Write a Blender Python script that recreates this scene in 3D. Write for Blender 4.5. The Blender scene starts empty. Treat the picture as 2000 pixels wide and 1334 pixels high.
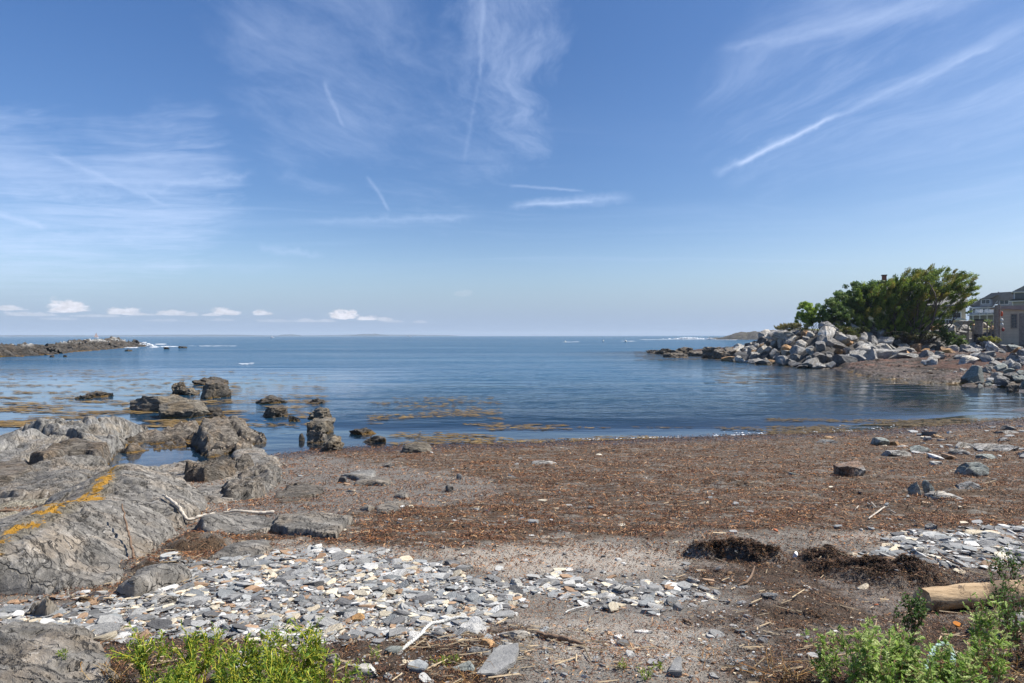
import bpy, bmesh, math, random
import numpy as np
from mathutils import Vector, Matrix, Euler
rng = np.random.default_rng(7); random.seed(7)
scene = bpy.context.scene
COL = scene.collection
R = math.radians
# ------------------------------------------------------------------ camera
F = 1333.0
cam_d = bpy.data.cameras.new('camera'); cam = bpy.data.objects.new('camera', cam_d); COL.objects.link(cam)
cam_d.sensor_width = 36.0; cam_d.lens = 36.0 * F / 2000.0
cam_d.clip_start = 0.05; cam_d.clip_end = 40000
CAMZ = 3.0
cam.location = (0, 0, CAMZ)
CROT = Euler((R(90 - 0.49), 0, 0)).to_matrix() @ Matrix.Rotation(R(-0.07), 3, 'Z')
cam.rotation_euler = CROT.to_euler()
scene.camera = cam
# ------------------------------------------------------------------ light
SUN_AZ, SUN_EL = 76.0, 52.0          # azimuth measured from +Y (view direction) towards +X
sd = Vector((math.sin(R(SUN_AZ)) * math.cos(R(SUN_EL)), math.cos(R(SUN_AZ)) * math.cos(R(SUN_EL)), math.sin(R(SUN_EL))))
sun_d = bpy.data.lights.new('sun', 'SUN'); sun_d.energy = 4.9; sun_d.angle = R(0.5); sun_d.color = (1.0, 0.955, 0.88)
sun = bpy.data.objects.new('sun', sun_d); COL.objects.link(sun)
sun.rotation_euler = sd.to_track_quat('Z', 'Y').to_euler(); sun.location = (0, 0, 60)
scene.view_settings.view_transform = 'Standard'; scene.view_settings.look = 'None'
scene.view_settings.exposure = 0.62; scene.view_settings.gamma = 1
scene.cycles.volume_bounces = 0; scene.cycles.max_bounces = 8; scene.cycles.transparent_max_bounces = 12
scene.cycles.caustics_reflective = False; scene.cycles.caustics_refractive = False

def nd(nt, typ, ins=None, **props):
    n = nt.nodes.new(typ)
    for k, v in props.items(): setattr(n, k, v)
    for k, v in (ins or {}).items():
        s = n.inputs[k]
        if isinstance(v, bpy.types.NodeSocket): nt.links.new(v, s)
        elif isinstance(v, (tuple, list)) and s.type == 'RGBA' and len(v) == 3: s.default_value = (*v, 1)
        else: s.default_value = v
    return n
def m_(nt, op, a, b=0.0, c=None, clamp=False):
    d = {0: a, 1: b}
    if c is not None: d[2] = c
    return nd(nt, 'ShaderNodeMath', d, operation=op, use_clamp=clamp).outputs[0]
def vm(nt, op, a, b=None, out=0, scale=None):
    d = {0: a}
    if b is not None: d[1] = b
    n = nd(nt, 'ShaderNodeVectorMath', d, operation=op)
    if scale is not None: n.inputs['Scale'].default_value = scale
    return n.outputs['Value'] if out == 'v' else n.outputs[0]
def mixc(nt, f, a, b, blend='MIX'):
    n = nt.nodes.new('ShaderNodeMix'); n.data_type = 'RGBA'; n.blend_type = blend
    for i, v in ((0, f), (6, a), (7, b)):
        if isinstance(v, bpy.types.NodeSocket): nt.links.new(v, n.inputs[i])
        elif isinstance(v, (tuple, list)): n.inputs[i].default_value = (*v[:3], 1)
        else: n.inputs[i].default_value = v
    return n.outputs[2]
def noise(nt, vec, scale, detail=4, rough=.55, dist=0, w=None):
    n = nd(nt, 'ShaderNodeTexNoise', {'Vector': vec, 'Scale': scale, 'Detail': detail, 'Roughness': rough, 'Distortion': dist})
    return n.outputs['Fac']
def maprange(nt, v, a, b, c=0.0, d=1.0, smooth=False):
    n = nd(nt, 'ShaderNodeMapRange', {0: v, 1: a, 2: b, 3: c, 4: d}, interpolation_type='SMOOTHSTEP' if smooth else 'LINEAR')
    return n.outputs[0]
def stretch(nt, vec, s, rot=(0, 0, 0)):
    if any(rot): vec = nd(nt, 'ShaderNodeMapping', {'Vector': vec, 'Rotation': rot}).outputs[0]
    return nd(nt, 'ShaderNodeMapping', {'Vector': vec, 'Scale': s}).outputs[0]
def bedding(nt, vec, strike, dip, s):
    """coordinates stretched along rock layers of a given strike and dip"""
    vec = nd(nt, 'ShaderNodeMapping', {'Vector': vec, 'Rotation': (0, 0, -strike)}).outputs[0]
    vec = nd(nt, 'ShaderNodeMapping', {'Vector': vec, 'Rotation': (dip, 0, 0)}).outputs[0]
    return nd(nt, 'ShaderNodeMapping', {'Vector': vec, 'Scale': s}).outputs[0]

# pixel of the 2000-wide photograph -> direction from the camera
def ray(px, py):
    v = CROT @ Vector((px - 1000.0, -(py - 667.0), -F)); return v
def Z(px, py, z=0.0):
    d = ray(px, py); t = (z - CAMZ) / d.z; return np.array([d.x * t, d.y * t, z])
def Q(px, py, Y):
    d = ray(px, py); t = Y / d.y; return np.array([d.x * t, Y, CAMZ + d.z * t])
CI = CROT.inverted()
def project(p):
    v = CI @ (Vector(p) - Vector((0, 0, CAMZ))); return 1000 + F * v.x / -v.z, 667 - F * v.y / -v.z

# ------------------------------------------------------------------ world
world = bpy.data.worlds.new('World'); scene.world = world; world.use_nodes = True
nt = world.node_tree; nt.nodes.clear()
sky = nd(nt, 'ShaderNodeTexSky', sky_type='NISHITA')
sky.sun_disc = False; sky.sun_elevation = R(SUN_EL); sky.sun_rotation = R(SUN_AZ)
sky.air_density = 1.0; sky.dust_density = 1.0; sky.ozone_density = 2.5; sky.altitude = 0
D = nd(nt, 'ShaderNodeTexCoord').outputs['Generated']
sep = nd(nt, 'ShaderNodeSeparateXYZ', {0: D}); dz = sep.outputs[2]
# the sky colour graded a little towards the violet blue of the photograph
def ramp(nt, f, stops):
    n = nd(nt, 'ShaderNodeValToRGB', {0: f}); e = n.color_ramp.elements
    while len(e) < len(stops): e.new(.5)
    for el, (p_, c_) in zip(e, stops): el.position = p_; el.color = (*c_, 1)
    return n.outputs[0]
grade = ramp(nt, m_(nt, 'MULTIPLY', dz, 2.0), [(0.0, (.86, 1.0, 1.12)), (.04, (.84, .99, 1.14)), (.20, (.76, .88, 1.06)), (.38, (.52, .70, .93)), (.76, (.42, .63, .89)), (1.0, (.40, .62, .89))])
sidev = (math.sin(R(85)), math.cos(R(85)), 0.0)
side = maprange(nt, vm(nt, 'DOT_PRODUCT', D, sidev, out='v'), .15, .85, 0, .62, True)
grade = mixc(nt, m_(nt, 'MULTIPLY', side, maprange(nt, dz, .45, .10, .3, 1)), grade, (.90, .94, 1.0))
lift = maprange(nt, vm(nt, 'DOT_PRODUCT', D, sidev, out='v'), .15, -.55, 1.0, 1.26, True)
grade = vm(nt, 'MULTIPLY', grade, nd(nt, 'ShaderNodeCombineXYZ', {0: m_(nt, 'MULTIPLY', lift, 1.03), 1: lift, 2: m_(nt, 'MULTIPLY', lift, .99)}).outputs[0])
skyc = mixc(nt, 1.0, sky.outputs[0], grade, 'MULTIPLY')
# milky blue air close to the sea horizon
lowm = maprange(nt, dz, .0, .11, .95, 0, True)
skyc = mixc(nt, lowm, skyc, mixc(nt, side, (2.85, 3.75, 5.35), (3.9, 4.9, 6.5)))
dzc = m_(nt, 'MAXIMUM', dz, 0.03)
plane = vm(nt, 'DIVIDE', D, nd(nt, 'ShaderNodeCombineXYZ', {0: dzc, 1: dzc, 2: dzc}).outputs[0])
def dirn(px, py): return ray(px, py).normalized()
_wn = nd(nt, 'ShaderNodeTexNoise', {'Vector': D, 'Scale': 3.2, 'Detail': 5, 'Roughness': .6}).outputs['Color']
DW = vm(nt, 'NORMALIZE', vm(nt, 'ADD', D, vm(nt, 'SCALE', vm(nt, 'SUBTRACT', _wn, (.5, .5, .5)), scale=.26)))
def blob(px, py, rad, soft=0.6):
    """soft ragged mask round a direction; rad in photo pixels"""
    dot = vm(nt, 'DOT_PRODUCT', DW, tuple(dirn(px, py)), out='v')
    a = math.cos(math.atan(rad / F)); b = math.cos(math.atan(rad * (1 - soft) / F))
    return maprange(nt, dot, a, b, 0, 1, True)
def mx(*a):
    r = a[0]
    for x in a[1:]: r = m_(nt, 'MAXIMUM', r, x)
    return r
PW = vm(nt, 'ADD', plane, vm(nt, 'SCALE', vm(nt, 'SUBTRACT', nd(nt, 'ShaderNodeTexNoise', {'Vector': plane, 'Scale': .55, 'Detail': 4}).outputs['Color'], (.5, .5, .5)), scale=1.1))
def streaks(rotz, sx, sy, scale, detail=8, dist=.25, lo=.45, hi=.8, rough=.66, off=0.0, mask=None):
    v = stretch(nt, vm(nt, 'ADD', PW, (off, off * .6, off)), (sx, sy, 1), (0, 0, R(rotz)))
    n = noise(nt, v, scale, detail, rough, dist)
    if mask is not None: n = m_(nt, 'ADD', n, m_(nt, 'MULTIPLY', m_(nt, 'SUBTRACT', mask, 1.0), .42))
    return maprange(nt, n, lo, hi, 0, 1, True)
MUL = lambda a, b: m_(nt, 'MULTIPLY', a, b)
cl = []
left = mx(blob(-60, 460, 370, 1), MUL(blob(290, 400, 260, 1), .95), MUL(blob(60, 500, 240, .9), .8))
cl.append(MUL(maprange(nt, left, 0, .6, 0, 1, True), MUL(mx(streaks(-4, .5, 1.2, 1.2, lo=.22, hi=.74, mask=left), MUL(streaks(24, .5, 1.3, 2.6, lo=.28, hi=.78, off=3, mask=left), .8)), .66)))
topm = mx(blob(650, 100, 280, 1), MUL(blob(800, 230, 260, 1), .7), MUL(blob(560, 10, 200, 1), .7))
cl.append(MUL(maprange(nt, topm, 0, .4, 0, 1, True), MUL(streaks(-80, .55, 1.3, 2.4, lo=.22, hi=.85, off=7, mask=topm), .36)))
mm = mx(blob(1030, 50, 170, 1), MUL(blob(985, 180, 160, 1), .8))
cl.append(MUL(maprange(nt, mm, 0, .4, 0, 1, True), MUL(streaks(87, .45, 1.9, 3.2, lo=.18, hi=.8, off=11, mask=mm), .52)))
right = mx(blob(1750, 60, 270, .95), MUL(blob(1560, 180, 230, .95), .7), blob(1990, 20, 240, .95))
cl.append(MUL(right, MUL(streaks(78, .30, 1.8, 1.9, lo=.34, hi=.8, off=5), .50)))
cl.append(MUL(blob(1980, 300, 240, .95), MUL(streaks(74, .35, 1.6, 1.6, lo=.38, hi=.85, off=9), .30)))
wide = mx(blob(900, 440, 560, .9), blob(400, 540, 460, .95), blob(1400, 560, 400, .95))
cl.append(MUL(wide, MUL(streaks(-4, .25, 1.3, .9, lo=.52, hi=.88, off=13), .28)))
cl.append(MUL(wide, MUL(streaks(10, .3, 1.3, .5, lo=.52, hi=.85, off=17), .15)))
def trail(a, b, w, strength, w2=None, ragged=.5, wob=1.0, seed=0.0):
    """a streak of vapour along the great circle between two directions, w = half width in photo pixels"""
    A, B = dirn(*a), dirn(*b); n = A.cross(B).normalized()
    t = (B - A * A.dot(B)).normalized(); L = A.angle(B)
    wn = nd(nt, 'ShaderNodeTexNoise', {'Vector': vm(nt, 'ADD', D, (seed, seed * .7, 0)), 'Scale': 26.0, 'Detail': 6, 'Roughness': .7})
    wob_ = m_(nt, 'MULTIPLY', m_(nt, 'SUBTRACT', wn.outputs['Fac'], .5), wob * w * 2.4 / F)
    dist = m_(nt, 'ABSOLUTE', m_(nt, 'ADD', vm(nt, 'DOT_PRODUCT', D, tuple(n), out='v'), wob_))
    x = vm(nt, 'DOT_PRODUCT', D, tuple(t), out='v'); z = vm(nt, 'DOT_PRODUCT', D, tuple(A), out='v')
    ang = m_(nt, 'DIVIDE', m_(nt, 'ARCTAN2', x, z), L)
    ww = maprange(nt, ang, 0, 1, w / F, (w2 or w) / F)
    prof = m_(nt, 'SUBTRACT', 1.0, m_(nt, 'DIVIDE', dist, ww), clamp=True)
    prof = m_(nt, 'POWER', prof, 1.3)
    ends = m_(nt, 'MULTIPLY', maprange(nt, ang, 0, .12, 0, 1, True), maprange(nt, ang, 1, .8, 0, 1, True))
    rag = maprange(nt, nd(nt, 'ShaderNodeTexNoise', {'Vector': D, 'Scale': 9.0, 'Detail': 6, 'Roughness': .65}).outputs['Fac'], .35, .65, 1 - ragged, 1)
    return m_(nt, 'MULTIPLY', m_(nt, 'MULTIPLY', prof, ends), m_(nt, 'MULTIPLY', rag, strength))
cl += [trail((1385, 345), (1660, 212), 15, .34, 8, .4), trail((1430, 327), (1650, 217), 7, .9, 6, .1, .6),
       trail((1600, 245), (2080, 10), 7, .34, 17, .6), trail((1780, 168), (1960, 78), 6, .35, 8), trail((1390, 102), (1990, -20), 10, .32, 34, .6, 1.5, 3.0),
       trail((630, 155), (675, 255), 7, .34, 5), trail((716, 340), (764, 416), 6, .34, 5), trail((942, -20), (938, 170), 8, .32, 6, .5),
       trail((935, 150), (905, 330), 6, .15, 8), trail((-20, 414), (100, 448), 9, .55, 7, .2), trail((80, 296), (350, 410), 9, .38, 6),
       trail((985, 402), (1250, 384), 12, .42, 16, .4, 1.2, 4.0), trail((1020, 401), (1170, 393), 5, .5, 4, .3), trail((990, 362), (1150, 374), 5, .34, 4, .3), trail((600, 432), (950, 424), 8, .30, 12, .5, 1.5, 6.0),
       trail((500, 480), (640, 505), 12, .34, 9, .5, 1.4, 8.0), trail((250, 375), (510, 335), 14, .30, 8, .6, 1.6, 2.0), trail((0, 372), (260, 385), 16, .26, 16, .5, 1.6, 5.5), trail((-50, 480), (330, 445), 18, .26, 14, .5, 1.6, 1.5), trail((-40, 525), (600, 520), 12, .22, 12, .6, 1.6, 9.0)]
acc = cl[0]
for c in cl[1:]: acc = m_(nt, 'SUBTRACT', 1.0, m_(nt, 'MULTIPLY', m_(nt, 'SUBTRACT', 1.0, acc, clamp=True), m_(nt, 'SUBTRACT', 1.0, c, clamp=True)))
fade = maprange(nt, dz, 0.02, .12, 0, 1, True)
acc = m_(nt, 'MULTIPLY', acc, fade)
cloudc = (5.9, 7.0, 9.4)
skyc = mixc(nt, m_(nt, 'MULTIPLY', acc, .70), skyc, cloudc)
# fair-weather cumulus low over the sea
def cumulus(px, py, hw, hh, k, seed):
    c = dirn(px, py); az = math.atan2(c.x, c.y); el = math.asin(c.z)
    aza = m_(nt, 'SUBTRACT', AZ, az); ela = m_(nt, 'SUBTRACT', EL, el)
    u = m_(nt, 'DIVIDE', aza, hw / F * math.cos(az) ** 2 * 1.05); v = m_(nt, 'DIVIDE', ela, hh / F)
    vpos = m_(nt, 'MAXIMUM', v, m_(nt, 'MULTIPLY', v, -4.0))      # flat base
    r = m_(nt, 'SQRT', m_(nt, 'ADD', m_(nt, 'MULTIPLY', u, u), m_(nt, 'MULTIPLY', vpos, vpos)))
    r = m_(nt, 'ADD', r, m_(nt, 'MULTIPLY', m_(nt, 'SUBTRACT', CN, .5), 1.9))
    return m_(nt, 'MULTIPLY', maprange(nt, r, 1.0, .55, 0, 1, True), k)
AZ = m_(nt, 'ARCTAN2', sep.outputs[0], sep.outputs[1]); EL = m_(nt, 'ARCSINE', dz)
cv = nd(nt, 'ShaderNodeCombineXYZ', {0: m_(nt, 'MULTIPLY', AZ, 60.0), 1: m_(nt, 'MULTIPLY', EL, 120.0), 2: 0.0}).outputs[0]
CN = noise(nt, cv, 1.0, 6, .6)
cs = None
for i, (px, py, hw, hh, k) in enumerate([(135, 606, 42, 21, .85), (118, 609, 30, 9, .55), (240, 612, 44, 12, .7), (275, 615, 30, 6, .5), (335, 614, 38, 9, .6), (372, 616, 20, 6, .4), (442, 613, 30, 12, .7), (415, 616, 26, 5, .5), (512, 614, 22, 9, .65),
        (672, 620, 32, 17, .95), (716, 624, 24, 9, .8), (752, 625, 18, 7, .45), (20, 604, 36, 9, .6), (60, 616, 60, 6, .35), (190, 618, 60, 5, .3), (600, 628, 40, 6, .35), (820, 630, 18, 5, .25), (540, 628, 40, 5, .2), (110, 624, 50, 4, .22), (430, 626, 36, 4, .2), (320, 627, 40, 4, .18), (770, 629, 22, 4, .25), (905, 576, 20, 14, .12), (640, 628, 20, 5, .3)]):
    c = cumulus(px, py, hw, hh, k, i); cs = c if cs is None else m_(nt, 'MAXIMUM', cs, c)
shade = maprange(nt, noise(nt, cv, 1.6, 5, .6), .35, .65, .80, 1.05)
cumc = mixc(nt, 1.0, (7.6, 7.5, 8.1), nd(nt, 'ShaderNodeCombineXYZ', {0: shade, 1: shade, 2: shade}).outputs[0], 'MULTIPLY')
skyc = mixc(nt, cs, skyc, cumc)
bg = nd(nt, 'ShaderNodeBackground', {'Color': skyc, 'Strength': 0.084})
nt.links.new(bg.outputs[0], nd(nt, 'ShaderNodeOutputWorld').inputs[0])

# ------------------------------------------------------------------ noise and shape maths
_p = np.random.default_rng(3).permutation(256); PERM = np.concatenate([_p, _p, _p])
_g = np.random.default_rng(5).normal(size=(256, 3)); _g /= np.linalg.norm(_g, axis=1)[:, None]
def pn(x, y, z=0.0):
    x, y, z = np.broadcast_arrays(np.asarray(x, float), np.asarray(y, float), np.asarray(z, float))
    xi, yi, zi = np.floor(x).astype(int), np.floor(y).astype(int), np.floor(z).astype(int)
    xf, yf, zf = x - xi, y - yi, z - zi
    xi &= 255; yi &= 255; zi &= 255
    u, v, w = (t * t * t * (t * (t * 6 - 15) + 10) for t in (xf, yf, zf))
    def g(i, j, k):
        h = PERM[PERM[PERM[(xi + i) & 255] + ((yi + j) & 255)] + ((zi + k) & 255)]
        q = _g[h]; return q[..., 0] * (xf - i) + q[..., 1] * (yf - j) + q[..., 2] * (zf - k)
    def L(a, b, t): return a + t * (b - a)
    return 1.5 * L(L(L(g(0, 0, 0), g(1, 0, 0), u), L(g(0, 1, 0), g(1, 1, 0), u), v), L(L(g(0, 0, 1), g(1, 0, 1), u), L(g(0, 1, 1), g(1, 1, 1), u), v), w)
def fbm(x, y, z=0.0, o=4, gain=.5):
    r = 0; a = 1; f = 1
    for i in range(o): r = r + a * pn(x * f + i * 17.3, y * f + i * 9.1, z * f); a *= gain; f *= 2.03
    return r
def sstep(a, b, x):
    t = np.clip((x - a) / (b - a), 0, 1); return t * t * (3 - 2 * t)
def polydist(x, y, pts, closed=False):
    d = np.full(np.shape(x), 1e9); n = len(pts)
    for i in range(n if closed else n - 1):
        ax, ay = pts[i][:2]; bx, by = pts[(i + 1) % n][:2]
        vx, vy = bx - ax, by - ay; t = np.clip(((x - ax) * vx + (y - ay) * vy) / (vx * vx + vy * vy + 1e-12), 0, 1)
        d = np.minimum(d, np.hypot(x - ax - t * vx, y - ay - t * vy))
    return d
def inside(x, y, pts):
    r = np.zeros(np.shape(x), bool); n = len(pts)
    for i in range(n):
        ax, ay = pts[i][:2]; bx, by = pts[(i + 1) % n][:2]
        if ay == by: continue
        c = ((ay > y) != (by > y)) & (x < (bx - ax) * (y - ay) / (by - ay) + ax); r ^= c
    return r
def blocks(x, y, size, ang=0.0, aniso=1.6, seed=0, tilt=.5, wob=.35):
    """broken block pattern: every cell has its own level and slope"""
    c, s_ = math.cos(ang), math.sin(ang); u = (x * c + y * s_) / (size * aniso); v = (-x * s_ + y * c) / size
    u = u + wob * fbm(x / size * .9, y / size * .9, seed + .5, 3); v = v + wob * fbm(x / size * .9 + 31, y / size * .9, seed + 1.5, 3)
    iu, iv = np.floor(u).astype(int), np.floor(v).astype(int); best = np.full(u.shape, 1e9); out = np.zeros(u.shape); sec = np.full(u.shape, 1e9)
    for du in (-1, 0, 1):
        for dv in (-1, 0, 1):
            a, b = iu + du, iv + dv; h = PERM[(PERM[(a + seed * 7) & 255] + b) & 255]; h2 = PERM[(h + 57) & 255]; h3 = PERM[(h + 113) & 255]; h4 = PERM[(h2 + 31) & 255]
            px, py = a + h / 255., b + h2 / 255.; d = (u - px) ** 2 + (v - py) ** 2
            val = (h3 / 255. - .5) + tilt * ((u - px) * (h4 / 127.5 - 1) + (v - py) * (h / 127.5 - 1))
            m = d < best; sec = np.where(m, best, np.minimum(sec, d)); out = np.where(m, val, out); best = np.minimum(best, d)
    edge = np.sqrt(sec) - np.sqrt(best)
    return out, edge
def sdf(x, y, pts):                      # positive inside
    d = polydist(x, y, pts, True); return np.where(inside(x, y, pts), d, -d)

# ------------------------------------------------------------------ linking and tagging
def tag(o, label=None, cat=None, group=None, kind=None):
    if label: o['label'] = label
    if cat: o['category'] = cat
    if group: o['group'] = group
    if kind: o['kind'] = kind
    return o
def link(name, me, mat=None, parent=None, loc=None, rot=None, scale=None):
    o = bpy.data.objects.new(name, me); COL.objects.link(o)
    if mat is not None and me is not None and len(me.materials) == 0: me.materials.append(mat)
    if parent is not None: o.parent = parent
    if loc is not None: o.location = loc
    if rot is not None: o.rotation_euler = rot
    if scale is not None: o.scale = scale
    return o
def empty(name, loc, rz=0.0):
    o = bpy.data.objects.new(name, None); COL.objects.link(o); o.location = loc; o.rotation_euler = (0, 0, rz); o.empty_display_size = .2; return o
def npmesh(name, V, Fq, smooth=False, cols=None, attrs=None, sharp=None):
    """V (n,3); Fq (m,3) or (m,4) int array, or a list of such arrays"""
    me = bpy.data.meshes.new(name); V = np.asarray(V, np.float32)
    Fs = Fq if isinstance(Fq, list) else [Fq]
    Fs = [np.asarray(f, np.int32) for f in Fs if len(f)]
    nl = sum(f.size for f in Fs); nf = sum(len(f) for f in Fs)
    me.vertices.add(len(V)); me.vertices.foreach_set('co', V.ravel())
    me.loops.add(nl); me.loops.foreach_set('vertex_index', np.concatenate([f.ravel() for f in Fs]))
    me.polygons.add(nf); st = []; k = 0
    for f in Fs: st.append(k + np.arange(len(f)) * f.shape[1]); k += f.size
    me.polygons.foreach_set('loop_start', np.concatenate(st).astype(np.int32))
    me.update(calc_edges=True); me.validate()
    me.polygons.foreach_set('use_smooth', np.full(nf, bool(smooth)))
    if smooth and sharp: me.set_sharp_from_angle(angle=R(sharp))
    if cols is not None:
        a = me.color_attributes.new('col', 'FLOAT_COLOR', 'POINT'); c = np.ones((len(V), 4), np.float32); c[:, :3] = cols; a.data.foreach_set('color', c.ravel())
    for k_, v_ in (attrs or {}).items():
        a = me.attributes.new(k_, 'FLOAT', 'POINT'); a.data.foreach_set('value', np.asarray(v_, np.float32).ravel())
    return me
def gridfaces(ny, nx, keep=None):
    i = np.arange(ny * nx).reshape(ny, nx)
    f = np.stack([i[:-1, :-1], i[:-1, 1:], i[1:, 1:], i[1:, :-1]], -1).reshape(-1, 4)
    if keep is not None:
        k = keep.ravel(); f = f[k[f].all(1)]
    return f
def compact(V, f, *arrs):
    used = np.zeros(len(V), bool); used[f.ravel()] = True; idx = np.cumsum(used) - 1
    return (V[used], idx[f]) + tuple(a[used] for a in arrs)
_ico = {}
def ico(n):
    if n not in _ico:
        bm = bmesh.new(); bmesh.ops.create_icosphere(bm, subdivisions=n, radius=1)
        _ico[n] = (np.array([v.co[:] for v in bm.verts]), np.array([[v.index for v in f.verts] for f in bm.faces])); bm.free()
    return _ico[n]
ORD = 'first second third fourth fifth sixth seventh eighth ninth tenth eleventh twelfth thirteenth fourteenth fifteenth sixteenth seventeenth eighteenth nineteenth twentieth'.split()
TENS = {2: 'twenty', 3: 'thirty', 4: 'forty', 5: 'fifty', 6: 'sixty', 7: 'seventy', 8: 'eighty', 9: 'ninety'}
TENTH = {2: 'twentieth', 3: 'thirtieth', 4: 'fortieth', 5: 'fiftieth', 6: 'sixtieth', 7: 'seventieth', 8: 'eightieth', 9: 'ninetieth'}
def ordw(i):                             # i from 0
    if i < 20: return ORD[i]
    t, u = divmod(i + 1, 10)
    return TENTH[t] if u == 0 else TENS[t] + '-' + ORD[u - 1]
# ------------------------------------------------------------------ materials
def new_mat(name):
    m = bpy.data.materials.new(name); m.use_nodes = True; t = m.node_tree; t.nodes.clear()
    o = nd(t, 'ShaderNodeOutputMaterial'); return m, t, o
def plain(name, color, rough=.6, var=.25, scale=12.0, metal=0.0, bump=.0, spec=.4, trans=None):
    m, t, o = new_mat(name); c = nd(t, 'ShaderNodeTexCoord').outputs['Object']
    n = noise(t, c, scale, 5, .6)
    col = mixc(t, maprange(t, n, .3, .7, 0, 1), tuple(x * (1 - var) for x in color), tuple(min(1, x * (1 + var)) for x in color))
    b = nd(t, 'ShaderNodeBsdfPrincipled', {'Base Color': col, 'Roughness': rough, 'Metallic': metal, 'Specular IOR Level': spec})
    if bump: t.links.new(nd(t, 'ShaderNodeBump', {'Height': n, 'Strength': bump, 'Distance': .02}).outputs[0], b.inputs['Normal'])
    t.links.new(b.outputs[0], o.inputs[0]); return m
def rock_mat(name, a, b, warm, warmamt=.4, vein=.5, sc=1.0, weed=1.0, strata=(.8, 1.4, 6), rot=(.5, .8), bump=1.0, lichen=False, bd=.05, top=False):
    m, t, o = new_mat(name)
    tc = nd(t, 'ShaderNodeTexCoord').outputs['Object']; info = nd(t, 'ShaderNodeObjectInfo')
    geo = nd(t, 'ShaderNodeNewGeometry')
    rnd = info.outputs['Random']
    off = vm(t, 'SCALE', nd(t, 'ShaderNodeCombineXYZ', {0: rnd, 1: rnd, 2: 1.0}).outputs[0], scale=37.0)
    c = vm(t, 'ADD', tc, off)
    warp = nd(t, 'ShaderNodeTexNoise', {'Vector': c, 'Scale': 1.1 * sc, 'Detail': 3}).outputs['Color']
    cw = vm(t, 'ADD', c, vm(t, 'SCALE', warp, scale=.30 / sc))
    st = bedding(t, cw, rot[0], rot[1], strata)
    n1 = noise(t, st, 1.5 * sc, 9, .68); n2 = noise(t, c, 1.6 * sc, 5, .6); n3 = noise(t, c, 14 * sc, 6, .7); n4 = noise(t, st, 7 * sc, 6, .75)
    col = mixc(t, maprange(t, n1, .34, .66), a, b)
    col = mixc(t, m_(t, 'MULTIPLY', maprange(t, n2, .45, .62, 0, 1, True), warmamt), col, warm)
    col = mixc(t, maprange(t, n4, .5, .75, 0, .55), col, tuple(x * .45 for x in a))
    col = mixc(t, maprange(t, n3, .56, .72, 0, .5), col, tuple(min(.8, x * 1.9 + .05) for x in b))
    # flakes: every little plate has its own tone and level
    cf = vm(t, 'ADD', c, vm(t, 'SCALE', nd(t, 'ShaderNodeTexNoise', {'Vector': c, 'Scale': 6 * sc, 'Detail': 4}).outputs['Color'], scale=.22 / sc))
    sf = bedding(t, cf, rot[0], rot[1], (.7, 1.3, 3.2))
    v1 = nd(t, 'ShaderNodeTexVoronoi', {'Vector': sf, 'Scale': 2.4 * sc}); v2 = nd(t, 'ShaderNodeTexVoronoi', {'Vector': sf, 'Scale': 7.5 * sc})
    f1 = nd(t, 'ShaderNodeSeparateColor', {0: v1.outputs['Color']}).outputs[0]; f2 = nd(t, 'ShaderNodeSeparateColor', {0: v2.outputs['Color']}).outputs[1]
    ve = nd(t, 'ShaderNodeTexVoronoi', {'Vector': sf, 'Scale': 2.4 * sc}, feature='DISTANCE_TO_EDGE').outputs['Distance']
    fl = m_(t, 'ADD', m_(t, 'MULTIPLY', f1, .34), m_(t, 'MULTIPLY', f2, .42)); fl = m_(t, 'ADD', fl, .64)
    col = mixc(t, 1.0, col, nd(t, 'ShaderNodeCombineXYZ', {0: fl, 1: fl, 2: fl}).outputs[0], 'MULTIPLY')
    edm = m_(t, 'MULTIPLY', maprange(t, ve, .035, .0, 0, 1), maprange(t, n3, .4, .55, 0, 1)); col = mixc(t, m_(t, 'MULTIPLY', edm, .6), col, (.04, .034, .028))
    # pale quartz threads
    vn = m_(t, 'ABSOLUTE', m_(t, 'SUBTRACT', noise(t, st, .8 * sc, 5, .6, .3), .5))
    vmask = m_(t, 'MULTIPLY', maprange(t, vn, .012, .0, 0, 1), maprange(t, n2, .5, .65, 0, vein))
    col = mixc(t, vmask, col, (.62, .58, .52))
    # dark splits in the layers
    cr = m_(t, 'ABSOLUTE', m_(t, 'SUBTRACT', noise(t, st, .9 * sc, 7, .65), .5))
    crm = m_(t, 'MULTIPLY', maprange(t, cr, .012, .0, 0, 1), maprange(t, n2, .38, .5, 0, 1))
    col = mixc(t, m_(t, 'MULTIPLY', crm, .75), col, (.035, .03, .025))
    vr = maprange(t, rnd, 0, 1, .8, 1.15)
    col = mixc(t, 1.0, col, nd(t, 'ShaderNodeCombineXYZ', {0: vr, 1: vr, 2: vr}).outputs[0], 'MULTIPLY')
    if lichen:
        la = nd(t, 'ShaderNodeAttribute', attribute_name='lichen').outputs['Fac']
        ln = maprange(t, m_(t, 'ADD', m_(t, 'ADD', m_(t, 'MULTIPLY', noise(t, c, 7, 5, .7), .8), m_(t, 'MULTIPLY', noise(t, c, 2.0, 2), .6)), m_(t, 'MULTIPLY', la, .19)), .87, .91, 0, 1, True)
        lcol = mixc(t, noise(t, c, 30, 3), (.33, .16, .015), (.52, .28, .03))
        col = mixc(t, m_(t, 'MULTIPLY', maprange(t, la, .1, .6), .5), col, (.19, .155, .09))
        col = mixc(t, m_(t, 'MULTIPLY', ln, maprange(t, la, .15, .4)), col, lcol)
    if top:                              # bird-whitened tops
        nz = nd(t, 'ShaderNodeSeparateXYZ', {0: geo.outputs['Position']}).outputs[2]
        tm = m_(t, 'MULTIPLY', maprange(t, nz, 1.35, 1.8), maprange(t, noise(t, c, .35, 3), .5, .58))
        col = mixc(t, tm, col, (.62, .6, .56))
    rough = .72
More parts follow.
